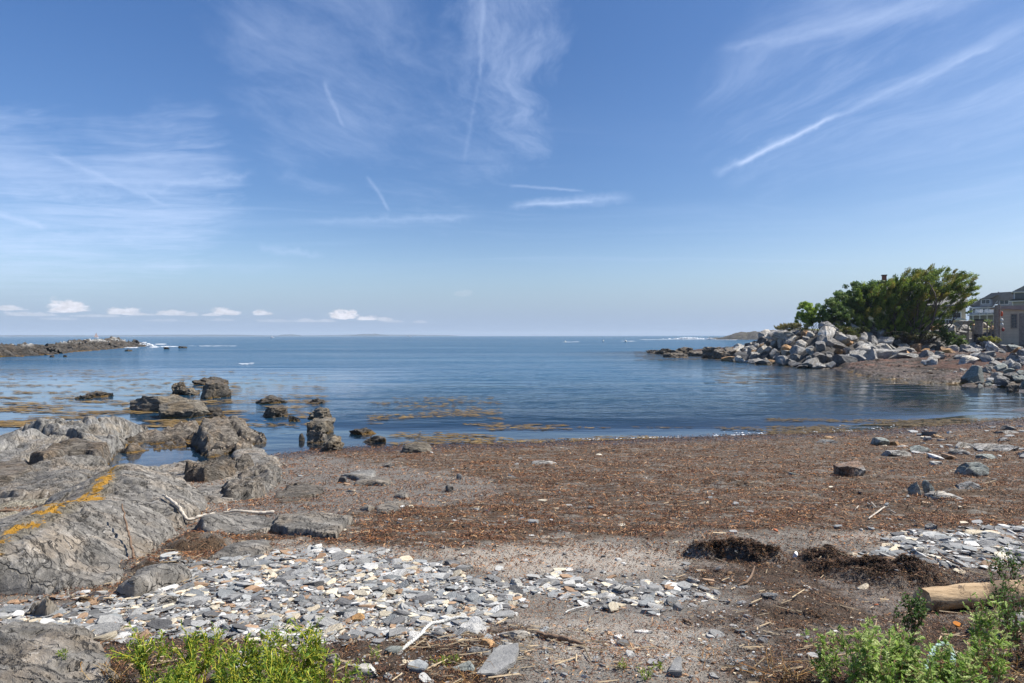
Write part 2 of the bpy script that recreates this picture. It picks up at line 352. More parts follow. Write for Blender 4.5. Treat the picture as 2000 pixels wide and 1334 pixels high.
    if weed:
        pz = nd(t, 'ShaderNodeSeparateXYZ', {0: geo.outputs['Position']}).outputs[2]
        wz = m_(t, 'ADD', pz, m_(t, 'MULTIPLY', m_(t, 'SUBTRACT', n2, .5), -.8 * weed))
        wet = maprange(t, wz, .05 * weed, .45 * weed, 1, 0, True)
        col = mixc(t, m_(t, 'MULTIPLY', wet, .72), col, (.045, .034, .022))
        wd = m_(t, 'MULTIPLY', maprange(t, m_(t, 'ADD', pz, m_(t, 'MULTIPLY', m_(t, 'SUBTRACT', n1, .5), -.5 * weed)), .04 * weed, .16 * weed, 1, 0, True), maprange(t, n2, .42, .55))
        col = mixc(t, wd, col, mixc(t, n3, (.16, .085, .012), (.30, .17, .03)))
        rough = maprange(t, wet, 0, 1, .74, .42)
    bs = nd(t, 'ShaderNodeBsdfPrincipled', {'Base Color': col, 'Roughness': rough, 'Specular IOR Level': .35})
    h = m_(t, 'ADD', m_(t, 'MULTIPLY', n1, 1.0), m_(t, 'MULTIPLY', n4, .45))
    h = m_(t, 'ADD', h, m_(t, 'MULTIPLY', n3, .25)); h = m_(t, 'SUBTRACT', h, m_(t, 'MULTIPLY', crm, .6))
    h = m_(t, 'ADD', h, m_(t, 'ADD', m_(t, 'MULTIPLY', f1, .55), m_(t, 'MULTIPLY', f2, .35))); h = m_(t, 'SUBTRACT', h, m_(t, 'MULTIPLY', edm, .5))
    bp = nd(t, 'ShaderNodeBump', {'Height': h, 'Strength': bump, 'Distance': bd})
    t.links.new(bp.outputs[0], bs.inputs['Normal']); t.links.new(bs.outputs[0], o.inputs[0]); return m
GREY = ((.105, .096, .082), (.265, .245, .215))
M = {}
M['ledge'] = rock_mat('slate_ledge', *GREY, (.30, .235, .165), .55, .6, 1.0, weed=0, lichen=True, strata=(.8, 1.4, 7), rot=(2.85, .75))
M['shelf'] = rock_mat('brown_shelf_rock', (.125, .105, .085), (.27, .235, .19), (.24, .17, .105), .7, .2, 1.1, weed=.35, strata=(.8, 1.4, 8), rot=(.5, .9), bd=.07)
M['slab'] = rock_mat('pale_slab_rock', (.125, .12, .108), (.275, .26, .235), (.29, .235, .165), .65, .7, .8, weed=.3, strata=(.8, 1.4, 8), rot=(2.5, 1.1))
M['dark'] = rock_mat('dark_wet_rock', (.07, .06, .048), (.17, .145, .115), (.16, .115, .065), .7, .1, 1.2, weed=.55, strata=(.8, 1.4, 7), rot=(.6, .9), bd=.06)
M['sea_rock'] = rock_mat('brown_tide_rock', (.13, .11, .085), (.27, .235, .18), (.25, .18, .10), .7, .25, .9, weed=.5, strata=(.8, 1.4, 7), rot=(.3, .7), bd=.07)
M['reef'] = rock_mat('reef_rock', (.045, .04, .033), (.155, .135, .11), (.14, .10, .065), .6, .1, .35, weed=1.3, strata=(.8, 1.4, 6), rot=(.8, .8), bd=.3, top=True)
M['far_rock'] = rock_mat('headland_rock', (.05, .045, .04), (.12, .11, .095), (.12, .11, .06), .6, 0, .15, weed=2.0, bd=.6)
M['rip_grey'] = rock_mat('riprap_grey', (.16, .155, .148), (.39, .375, .35), (.30, .25, .18), .35, .8, .9, weed=.5, strata=(.8, 1.2, 4), rot=(.6, .8), bd=.06)
M['rip_pale'] = rock_mat('riprap_pale', (.29, .275, .25), (.60, .57, .51), (.42, .32, .2), .4, .8, .9, weed=.5, strata=(.8, 1.2, 4), rot=(.6, .8), bd=.06)
M['rip_rust'] = rock_mat('riprap_rust', (.30, .15, .06), (.55, .32, .13), (.36, .26, .18), .45, .3, .9, weed=.5, strata=(.8, 1.2, 4), rot=(.6, .8), bd=.06)
M['rip_dark'] = rock_mat('riprap_dark', (.08, .078, .078), (.2, .195, .185), (.16, .12, .08), .45, .3, .9, weed=.7, strata=(.8, 1.2, 4), rot=(.6, .8), bd=.06)
M['rip_green'] = rock_mat('greenish_stone', (.16, .18, .165), (.30, .325, .295), (.24, .18, .12), .3, .5, 1.6, weed=0, strata=(.8, 1.2, 4), rot=(.6, .8), bd=.02)
M['rip_red'] = rock_mat('rusty_face_stone', (.15, .14, .13), (.28, .26, .235), (.22, .11, .05), .8, .2, 1.4, weed=0, strata=(.8, 1.2, 4), rot=(.6, .8), bd=.02)
M['red_ledge'] = rock_mat('red_brown_ledge', (.035, .024, .018), (.125, .082, .06), (.22, .09, .05), .7, .3, .45, weed=1.1, strata=(.8, 1.4, 8), rot=(2.95, .5), bd=.2)
M['cream_ledge'] = rock_mat('cream_streaked_ledge', (.20, .17, .12), (.52, .47, .36), (.42, .35, .24), .5, .6, 1.0, weed=0, strata=(.8, 1.4, 12), rot=(2.6, 1.2))
def cobble_mat(name, a, b, sc=8.0):
    m, t, o = new_mat(name); info = nd(t, 'ShaderNodeObjectInfo').outputs['Random']
    tc = vm(t, 'ADD', nd(t, 'ShaderNodeTexCoord').outputs['Object'], vm(t, 'SCALE', nd(t, 'ShaderNodeCombineXYZ', {0: info, 1: info, 2: info}).outputs[0], scale=50.0))
    n1 = noise(t, stretch(t, tc, (1, 1, 5), (.3, .2, 0)), sc * .22, 6, .65, .5); n2 = noise(t, tc, sc * 1.3, 5, .7)
    col = mixc(t, maprange(t, n1, .35, .65), a, b)
    col = mixc(t, maprange(t, n2, .55, .75, 0, .5), col, tuple(x * .5 for x in a))
    vr = maprange(t, info, 0, 1, .78, 1.2)
    col = mixc(t, 1.0, col, nd(t, 'ShaderNodeCombineXYZ', {0: vr, 1: vr, 2: vr}).outputs[0], 'MULTIPLY')
    bs = nd(t, 'ShaderNodeBsdfPrincipled', {'Base Color': col, 'Roughness': .7, 'Specular IOR Level': .3})
    bp = nd(t, 'ShaderNodeBump', {'Height': m_(t, 'ADD', n1, m_(t, 'MULTIPLY', n2, .5)), 'Strength': .6, 'Distance': .08})
    t.links.new(bp.outputs[0], bs.inputs['Normal']); t.links.new(bs.outputs[0], o.inputs[0]); return m
CCOL = {'slate grey': ((.15, .148, .14), (.26, .255, .245)), 'blue grey': ((.195, .205, .205), (.31, .315, .305)), 'dark grey': ((.09, .088, .088), (.17, .165, .16)),
        'white': ((.44, .43, .40), (.64, .62, .58)), 'cream': ((.48, .40, .28), (.64, .57, .44)), 'rusty brown': ((.25, .15, .085), (.40, .27, .17)), 'pale grey': ((.29, .285, .27), (.42, .41, .385))}
CM = {k: cobble_mat('cobble_' + k.replace(' ', '_'), *v) for k, v in CCOL.items()}
def attr_mat(name, rough=.7, trans=0.0, bumpsc=0, spec=.3, mult=1.0):
    m, t, o = new_mat(name)
    c = nd(t, 'ShaderNodeAttribute', attribute_name='col').outputs['Color']
    geo = nd(t, 'ShaderNodeNewGeometry').outputs['Position']
    n = noise(t, geo, 40 if not bumpsc else bumpsc, 4, .6)
    v = maprange(t, n, .3, .7, .75 * mult, 1.25 * mult)
    c = mixc(t, 1.0, c, nd(t, 'ShaderNodeCombineXYZ', {0: v, 1: v, 2: v}).outputs[0], 'MULTIPLY')
    bs = nd(t, 'ShaderNodeBsdfPrincipled', {'Base Color': c, 'Roughness': rough, 'Specular IOR Level': spec})
    if bumpsc: t.links.new(nd(t, 'ShaderNodeBump', {'Height': n, 'Strength': .5, 'Distance': .01}).outputs[0], bs.inputs['Normal'])
    out = bs.outputs[0]
    if trans:
        tr = nd(t, 'ShaderNodeBsdfTranslucent', {'Color': c})
        out = nd(t, 'ShaderNodeMixShader', {0: trans, 1: bs.outputs[0], 2: tr.outputs[0]}).outputs[0]
    t.links.new(out, o.inputs[0]); return m
M['leaf'] = attr_mat('leaves', .55, .42, spec=.35)
M['litter'] = attr_mat('dried_seaweed', .75, .1)
M['pebbles'] = attr_mat('small_stones', .72, 0, 60)
M['bark'] = plain('bark', (.12, .095, .075), .9, .4, 20, bump=.8)
M['drift'] = plain('driftwood', (.50, .44, .36), .8, .3, 18, bump=.5)
M['twig'] = plain('brown_twig', (.17, .11, .07), .85, .35, 25, bump=.5)
M['white_paint'] = plain('white_paint', (.75, .75, .74), .5, .05)
M['dark_glass'] = plain('window_glass', (.03, .04, .05), .12, .3, .8, spec=.6)  # near-black glossy glass for house panes and boat cabin windows
M['rope'] = plain('white_rope', (.55, .54, .5), .85, .2, 60, bump=.5)
M['green_rope'] = plain('green_rope', (.30, .42, .36), .8, .3, 60, bump=.5)

# ------------------------------------------------------------------ log bark
def log_mat():
    m, t, o = new_mat('weathered_log'); c = nd(t, 'ShaderNodeTexCoord').outputs['Object']
    st = stretch(t, c, (1.2, 9, 9)); n1 = noise(t, st, 2.2, 8, .7, .3); n2 = noise(t, c, 3.2, 7, .75, .4); n3 = noise(t, stretch(t, c, (2, 20, 20)), 5, 4)
    col = mixc(t, maprange(t, n1, .35, .68), (.30, .19, .09), (.60, .43, .25))
    col = mixc(t, maprange(t, n2, .54, .60, 0, .85), col, (.10, .06, .035))
    col = mixc(t, maprange(t, n3, .6, .7, 0, .6), col, (.12, .075, .04))
    bs = nd(t, 'ShaderNodeBsdfPrincipled', {'Base Color': col, 'Roughness': .8})
    bp = nd(t, 'ShaderNodeBump', {'Height': m_(t, 'SUBTRACT', n1, maprange(t, n2, .54, .6, 0, .4)), 'Strength': .8, 'Distance': .02})
    t.links.new(bp.outputs[0], bs.inputs['Normal']); t.links.new(bs.outputs[0], o.inputs[0]); return m
M['log'] = log_mat()
# ------------------------------------------------------------------ ground shape
SX = [-60, -14, -9.9, -8.3, -6.9, -6.1, -4.5, 0, 4.4, 7.6, 11, 18, 26, 40]
SY = [12, 12.6, 12.6, 13.3, 15.0, 17.2, 18.0, 18.8, 19.7, 20.4, 21.1, 24.0, 31, 45]
def Ys(x): return np.interp(x, SX, SY)
CY = [-50, 24, 27, 31, 36.5, 46, 64, 84, 101, 114, 119, 122, 126, 150, 230, 400, 9000]
CX = [90, 60, 30, 27.6, 27.2, 27.4, 28.6, 28.6, 28.0, 25.5, 25.0, 27, 34, 60, 120, 420, 9000]
# foot of the boulder bank
BANK = [(25.9, 79.5), (27.3, 62), (33, 64), (39, 70), (46, 76), (56, 79), (75, 78), (120, 78), (120, 160), (70, 150), (46, 125), (35, 104), (28.6, 90)]
def H0(x, y):
    ys = Ys(x); t = (ys - y) / (ys - 4.0)
    h1 = np.where(t > 0, 1.16 * np.clip(t, 0, None) ** 1.05, 0) ; h1 = np.minimum(h1, 1.42)
    h1 = np.where(t <= 0, np.maximum(-.055 * (y - ys), -2.5), h1)
    d = x - np.interp(y, CY, CX)
    h2 = np.where(d > 0, np.minimum(.075 * d, 1.15), np.maximum(.09 * d, -2.5))
    return np.maximum(h1, h2)
def Hb(x, y):
    return H0(x, y) + np.where(x > 15, 2.75 * sstep(0, 6.5, sdf(x, y, BANK)), 0)
def G(px, py):
    """where the pixel's ray meets the beach"""
    z = .5
    for _ in range(12): p = Z(px, py, z); z = float(H0(p[0], p[1]))
    return p
def gp(poly): return [tuple(G(*p)[:2]) for p in poly]
ZN = {k: gp(v) for k, v in {
 'shingle': [(-80, 1190), (60, 1200), (240, 1165), (330, 1130), (430, 1095), (560, 1080), (700, 1085), (860, 1110), (1000, 1140), (1030, 1165), (980, 1195), (850, 1235), (700, 1250), (600, 1275), (420, 1245), (230, 1250), (-80, 1255)],
 'shingle2': [(1040, 1132), (1110, 1118), (1270, 1130), (1400, 1155), (1420, 1185), (1300, 1195), (1150, 1190), (1080, 1165)],
 'shingle3': [(1690, 1085), (1740, 1056), (1850, 1050), (1960, 1035), (2150, 1040), (2150, 1110), (1900, 1112), (1780, 1100)],
 'sand': [(540, 1062), (700, 1072), (850, 1080), (1000, 1062), (1160, 1055), (1330, 1085), (1400, 1100), (1300, 1125), (1100, 1118), (980, 1128), (860, 1105), (700, 1082), (560, 1078)],
 'sand2': [(980, 1190), (1200, 1195), (1380, 1215), (1440, 1300), (1300, 1345), (1080, 1320), (950, 1260)],
 'sand3': [(1590, 1040), (1700, 1035), (1830, 1045), (1820, 1060), (1700, 1072), (1620, 1060)],
 'mud': [(430, 905), (560, 890), (700, 895), (850, 930), (980, 950), (1000, 975), (900, 1000), (760, 990), (700, 1025), (520, 1035), (420, 1000)],
 'wrack': [(600, 872), (760, 868), (900, 850), (1300, 838), (1700, 815), (2200, 800), (2300, 900), (2300, 1000), (2100, 1045), (1800, 1040), (1500, 1045), (1300, 1058), (1100, 1052), (900, 1075), (700, 1070), (560, 1062), (460, 1100), (330, 1130), (210, 1175), (150, 1168), (240, 1110), (350, 1050), (400, 1030), (640, 1052), (720, 1000), (900, 985), (1000, 960), (900, 930), (700, 900), (580, 885)],
 'dark': [(1290, 1120), (1400, 1085), (1560, 1060), (1700, 1095), (1850, 1115), (2300, 1120), (2300, 1400), (1480, 1400), (1430, 1230), (1330, 1190), (1420, 1185), (1380, 1150)],
 'dark2': [(205, 1240), (330, 1205), (560, 1225), (700, 1250), (860, 1235), (1000, 1220), (1050, 1235), (1000, 1300), (760, 1400), (-100, 1400), (150, 1300)],
}.items()}
def zone(name, x, y, soft=.25, wob=.45):
    s = sdf(x, y, ZN[name]) + wob * fbm(x * 1.3 + 5, y * 1.9, o=5, gain=.6)
    return sstep(-soft, soft, s)
def clump(x, y, px, py, rx, ry, h):
    c = G(px, py); q = ((x - c[0]) / rx) ** 2 + ((y - c[1]) / ry) ** 2
    return h * np.clip(1 - q, 0, 1)
PILES = [(1400, 1085, .30, .16, .10), (1450, 1088, .22, .16, .12), (1490, 1095, .2, .14, .10), (1610, 1098, .22, .16, .07), (1740, 1130, .5, .3, .09), (1640, 1115, .3, .16, .05), (1440, 945, .6, .5, .08), (1555, 1190, .4, .3, .05), (1820, 990, .9, .6, .05), (1900, 960, .7, .5, .06), (300, 1110, .4, .25, .07), (390, 1065, .35, .25, .1)]
def H(x, y):
    if np.ndim(x) == 0: return H(np.array([float(x)]), np.array([float(y)]))[0]
    x = np.asarray(x, float); y = np.asarray(y, float)
    b = Hb(x, y); near = (y < 60)
    n = .05 * fbm(x * .35, y * .5, o=3) * sstep(.02, .3, b)
    r = b + n
    nr = (y < 27) & (y > 1) & (np.abs(x) < 30)
    if np.any(nr):
        xx, yy = x[nr], y[nr]
        m = zone('wrack', xx, yy); dk = np.maximum(zone('dark', xx, yy), zone('dark2', xx, yy))
        lump = np.abs(fbm(xx * 2.2, yy * 2.6, 1.0, 4)) * .035 + .012 * fbm(xx * 11, yy * 11, 2.0, 3)
        add = (.012 + lump) * np.maximum(m, dk * .8) + .006 * fbm(xx * 7, yy * 7, o=3)
        pl = 0 * xx
        for p in PILES:
            q = clump(xx, yy, *p); pl = np.maximum(pl, np.minimum(q * 1.6, .6 * p[4] + q * .4))
        add = add + pl * (1 + .7 * fbm(xx * 7, yy * 7, 4.0, 4))
        r[nr] = r[nr] + add * sstep(-.1, .1, b[nr] + .05)
    fr = (y >= 27) & (b > -.3)
    if np.any(fr):
        xx, yy = x[fr], y[fr]
        q1, e1 = blocks(xx, yy, 1.9, .5, 2.4, 3, .6); q2, e2 = blocks(xx, yy, .75, .5, 2.6, 5, .6)
        r[fr] = r[fr] + (.10 * fbm(xx * .35, yy * .35, 3.0, 4) + (.34 * q1 + .20 * q2) * sstep(80, 74, yy)) * sstep(-.35, .3, b[fr])
    return r
def spaced(*seg):
    out = []
    for a, b, s in seg: out.append(np.arange(a, b, s))
    return np.concatenate(out)
gx = np.concatenate([-np.geomspace(6000, 34, 22), spaced((-33, -16, .5), (-16, -7.5, .12), (-7.5, 7.5, .045), (7.5, 18, .1), (18, 25, .3), (25, 60, .22), (60, 130, .8)), np.geomspace(131, 9000, 22)])
gy = np.concatenate([spaced((-60, -2, 4), (-2, 2.4, .3), (2.4, 9, .042), (9, 14, .07), (14, 26, .12), (26, 34, .5), (34, 84, .24), (84, 135, .8)), np.geomspace(136, 12500, 30)])
X, Y = np.meshgrid(gx, gy); Zg = H(X, Y)
V = np.stack([X, Y, Zg], -1).reshape(-1, 3)
xx, yy = X.ravel(), Y.ravel(); near = (yy < 30) & (np.abs(xx) < 32) & (yy > 0)
at = {}
for k in ('wrack', 'dark', 'dark2', 'sand', 'sand2', 'sand3', 'mud', 'shingle', 'shingle2', 'shingle3'):
    a = np.zeros(len(V)); a[near] = zone(k, xx[near], yy[near]); at[k] = a
grav = np.maximum(np.maximum(at['shingle'], at['shingle2']), at['shingle3'])
sand = np.maximum(np.maximum(at['sand'], at['sand2'] * .8), at['sand3'])
dark = np.maximum(at['dark'], at['dark2'])
bankd = sdf(xx, yy, BANK)
inner = [(43, 104), (39, 83), (42, 84), (50, 84), (120, 84), (120, 160), (60, 150), (54, 130), (47, 115)]
grass = sstep(-.5, .8, sdf(xx, yy, inner))
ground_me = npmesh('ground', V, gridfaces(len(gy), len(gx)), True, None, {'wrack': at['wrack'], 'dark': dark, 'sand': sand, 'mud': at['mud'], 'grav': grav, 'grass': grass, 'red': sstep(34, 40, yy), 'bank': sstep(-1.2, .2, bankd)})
def ground_mat():
    m, t, o = new_mat('beach_ground')
    P = nd(t, 'ShaderNodeNewGeometry').outputs['Position']; z = nd(t, 'ShaderNodeSeparateXYZ', {0: P}).outputs[2]
    A = lambda k: nd(t, 'ShaderNodeAttribute', attribute_name=k).outputs['Fac']
    nf = noise(t, P, 55, 5, .75); nm = noise(t, P, 9, 6, .7); nl = noise(t, P, 1.7, 5, .6); st = noise(t, stretch(t, P, (1, 3.2, 1), (0, 0, .1)), 2.6, 6, .65)
    sandc = mixc(t, maprange(t, nf, .3, .7), (.15, .135, .115), (.27, .245, .21))
    pale = mixc(t, maprange(t, nf, .3, .7), (.27, .235, .19), (.50, .445, .38))
    col = mixc(t, A('sand'), sandc, pale)
    mud = mixc(t, maprange(t, nf, .3, .7), (.125, .112, .098), (.21, .19, .165))
    col = mixc(t, A('mud'), col, mud)
    grv = mixc(t, maprange(t, nm, .35, .65), (.09, .085, .08), (.24, .225, .21)); col = mixc(t, A('grav'), col, grv)
    wr = mixc(t, maprange(t, nf, .35, .68), (.028, .018, .011), (.145, .092, .053)); wr = mixc(t, maprange(t, nm, .5, .7, 0, .6), wr, (.15, .105, .065)); wr = mixc(t, maprange(t, nl, .48, .66, 0, .6), wr, (.045, .03, .02))
    col = mixc(t, m_(t, 'MULTIPLY', A('wrack'), maprange(t, m_(t, 'ADD', st, m_(t, 'MULTIPLY', nm, .3)), .53, .66, .22, 1)), col, wr)
    dk = mixc(t, maprange(t, nf, .35, .68), (.03, .02, .014), (.13, .09, .06)); dk = mixc(t, maprange(t, m_(t, 'ADD', nl, m_(t, 'MULTIPLY', nm, .3)), .62, .76, 0, .85), dk, (.22, .19, .165))
    col = mixc(t, A('dark'), col, dk)
    # rocky shore across the cove
    rk = mixc(t, maprange(t, noise(t, stretch(t, P, (1, 2.5, 4), (0, 0, .3)), 1.3, 8, .75), .42, .60), (.045, .034, .026), (.17, .13, .10))
    rr = mixc(t, maprange(t, nl, .3, .7), (.085, .04, .028), (.20, .10, .065))
    px = nd(t, 'ShaderNodeSeparateXYZ', {0: P})
    rmask = m_(t, 'MULTIPLY', maprange(t, z, .42, .62, 0, 1, True), maprange(t, noise(t, P, .25, 4), .38, .52))
    rk = mixc(t, rmask, rk, rr)
    gw = maprange(t, m_(t, 'ADD', z, m_(t, 'MULTIPLY', noise(t, P, .6, 4), -.5)), -.25, -.02, 1, 0)
    rk = mixc(t, m_(t, 'MULTIPLY', gw, .8), rk, mixc(t, nm, (.11, .06, .012), (.26, .15, .03)))
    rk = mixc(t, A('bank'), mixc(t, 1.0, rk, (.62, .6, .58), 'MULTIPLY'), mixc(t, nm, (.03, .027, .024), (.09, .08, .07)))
    col = mixc(t, A('red'), col, rk)
    gr = mixc(t, maprange(t, noise(t, P, 3, 5, .7), .35, .65), (.075, .095, .025), (.24, .22, .08)); col = mixc(t, A('grass'), col, gr)
    wet = maprange(t, m_(t, 'ADD', z, m_(t, 'MULTIPLY', m_(t, 'SUBTRACT', nl, .5), .18)), .03, .17, 1, 0, True)
    col = mixc(t, m_(t, 'MULTIPLY', wet, .75), col, (.04, .026, .018))
    deep = maprange(t, z, -.02, -.5, 0, 1)
    col = mixc(t, m_(t, 'MULTIPLY', deep, .8), col, (.035, .024, .014))
    bs = nd(t, 'ShaderNodeBsdfPrincipled', {'Base Color': col, 'Roughness': maprange(t, wet, 0, 1, .88, .35), 'Specular IOR Level': .3})
    h = m_(t, 'ADD', nf, m_(t, 'MULTIPLY', nm, 1.6)); h = m_(t, 'ADD', h, m_(t, 'MULTIPLY', m_(t, 'MULTIPLY', A('red'), noise(t, stretch(t, P, (1, 2.2, 1), (0, 0, .4)), 1.3, 7, .7)), 16.0))
    bp = nd(t, 'ShaderNodeBump', {'Height': h, 'Strength': .9, 'Distance': .02}); t.links.new(bp.outputs[0], bs.inputs['Normal'])
    t.links.new(bs.outputs[0], o.inputs[0]); return m
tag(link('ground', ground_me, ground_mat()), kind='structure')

# ------------------------------------------------------------------ sea
wx = np.concatenate([-np.geomspace(11500, 46, 40), spaced((-45, 32, .16), (32, 60, 1.0)), np.geomspace(61, 11500, 40)])
wy = np.concatenate([spaced((11, 34, .11), (34, 60, .3), (60, 130, 1.2)), np.geomspace(131, 11500, 60)])
WX, WY = np.meshgrid(wx, wy)
amp = sstep(150, 20, WY) * (.35 + .65 * sstep(-14, -2, WX + 0 * WY))
amp = amp * sstep(.0, .5, -Hb(WX, WY) + .12)
wz = amp * (.020 * fbm(WX * .35, WY * .9, 0, 3) + .010 * fbm(WX * 1.3, WY * 3.0, 3.3, 2))
WV = np.stack([WX, WY, wz], -1).reshape(-1, 3)
depth = np.clip(-H(WX, WY), -.2, 3).ravel()
calm = (sstep(-3, -16, WX) * sstep(75, 40, WY) + sstep(8, 20, WX) * sstep(78, 50, WY) + sstep(27, 21, WY)).clip(0, 1).ravel()
calm = np.maximum(calm, .0)
sea_me = npmesh('sea', WV, gridfaces(len(wy), len(wx)), True, None, {'depth': depth, 'calm': calm})
def sea_mat():
    m, t, o = new_mat('sea_water')
    P = nd(t, 'ShaderNodeNewGeometry').outputs['Position']; A = lambda k: nd(t, 'ShaderNodeAttribute', attribute_name=k).outputs['Fac']
    cm = A('calm'); dp = A('depth')
    w1 = noise(t, stretch(t, P, (.45, 1, 1), (0, 0, .10)), 3.2, 5, .6, .4)      # ripples
    w2 = noise(t, stretch(t, P, (.4, 1, 1), (0, 0, -.12)), .55, 4, .55, .3)     # small waves
    w3 = noise(t, stretch(t, P, (.35, 1, 1), (0, 0, .05)), .06, 4, .6)          # swell
    w4 = noise(t, stretch(t, P, (.5, 1, 1)), 11, 3, .6)
    patch = maprange(t, noise(t, stretch(t, P, (.25, 1, 1)), .05, 4, .6), .38, .62, .45, 1.15)
    k = m_(t, 'MULTIPLY', maprange(t, cm, 0, 1, .9, .06), patch)
    h = m_(t, 'ADD', m_(t, 'MULTIPLY', w1, .10), m_(t, 'ADD', m_(t, 'MULTIPLY', w2, .42), m_(t, 'MULTIPLY', w3, 1.0)))
    h = m_(t, 'ADD', h, m_(t, 'MULTIPLY', w4, .018))
    bp = nd(t, 'ShaderNodeBump', {'Height': m_(t, 'MULTIPLY', h, k), 'Strength': 1.0, 'Distance': .95})
    deepc = mixc(t, maprange(t, noise(t, stretch(t, P, (.3, 1, 1)), .02, 4), .35, .65), (.014, .065, .13), (.018, .085, .155))
    body = nd(t, 'ShaderNodeBsdfDiffuse', {'Color': deepc})
    clear = nd(t, 'ShaderNodeBsdfTransparent', {'Color': (.62, .60, .50)})
    f = maprange(t, dp, 0.0, 1.9, .03, 1, False); f = m_(t, 'POWER', f, .7)
    base = nd(t, 'ShaderNodeMixShader', {0: f, 1: clear.outputs[0], 2: body.outputs[0]})
    gl = nd(t, 'ShaderNodeBsdfGlossy', {'Color': (1, 1, 1), 'Roughness': .06, 'Normal': bp.outputs[0]})
    fr = nd(t, 'ShaderNodeFresnel', {'IOR': 1.33, 'Normal': bp.outputs[0]})
    sh = nd(t, 'ShaderNodeMixShader', {0: m_(t, 'MULTIPLY', fr.outputs[0], maprange(t, cm, 0, 1, maprange(t, nd(t, 'ShaderNodeSeparateXYZ', {0: P}).outputs[1], 30, 140, .86, .58), 1.0)), 1: base.outputs[0], 2: gl.outputs[0]})
    t.links.new(sh.outputs[0], o.inputs[0]); return m
tag(link('sea_water', sea_me, sea_mat()), kind='structure')
# ------------------------------------------------------------------ bedrock and boulders
def tps(P, z, lam=1e-3):
    P = np.asarray(P, float); n = len(P)
    d = np.hypot(P[:, None, 0] - P[None, :, 0], P[:, None, 1] - P[None, :, 1]); K = np.where(d > 0, d * d * np.log(d + 1e-12), 0) + lam * np.eye(n)
    A = np.zeros((n + 3, n + 3)); A[:n, :n] = K; A[:n, n] = 1; A[:n, n + 1:] = P; A[n, :n] = 1; A[n + 1:, :n] = P.T
    w = np.linalg.solve(A, np.concatenate([z, [0, 0, 0]]))
    def f(x, y):
        r = w[n] + w[n + 1] * x + w[n + 2] * y
        for i in range(n):
            q = np.hypot(x - P[i, 0], y - P[i, 1]); r = r + w[i] * np.where(q > 0, q * q * np.log(q + 1e-12), 0)
        return r
    return f
def saw(u, e=.15):
    f = u - np.floor(u); return np.where(f < 1 - e, f / (1 - e), (1 - f) / e)
SURF = []
def surf(x, y):
    z = float(H(x, y))
    for (xs, ys, h) in SURF:
        if xs[0] < x < xs[-1] and ys[0] < y < ys[-1]:
            q = h[int((y - ys[0]) / (ys[1] - ys[0]) + .5) % len(ys), int((x - xs[0]) / (xs[1] - xs[0]) + .5) % len(xs)]
            if q > z: z = float(q)
    return z
def mound(name, label, front, crest, mids, dy, back, sp, mat, **kw):
    """front foot (px,py,z) left to right, crest (px,py[,dy]) left to right, mids (px,py,fraction of dy)"""
    fp = [Z(*p) for p in front]; fx = [project(p)[0] for p in fp]; fy = [p[1] for p in fp]
    Yf = lambda px: float(np.interp(px, fx, fy))
    cr = [Q(p[0], p[1], Yf(p[0]) + (p[2] if len(p) > 2 else dy)) for p in crest]
    md = [Q(p[0], p[1], Yf(p[0]) + dy * p[2]) for p in mids]
    rm = kw.get('rim', .06) * .9 + .03 + .45 * kw.get('blk', (.55, .09))[1]
    for q in cr + md: q[2] -= rm
    bk = [np.array([c[0] * (1 + back / c[1]), c[1] + back, max(-.3, c[2] - back * .6)]) for c in cr]
    return outcrop(name, label, None, None, sp, mat, world=(fp + bk[::-1], cr + md), **kw)
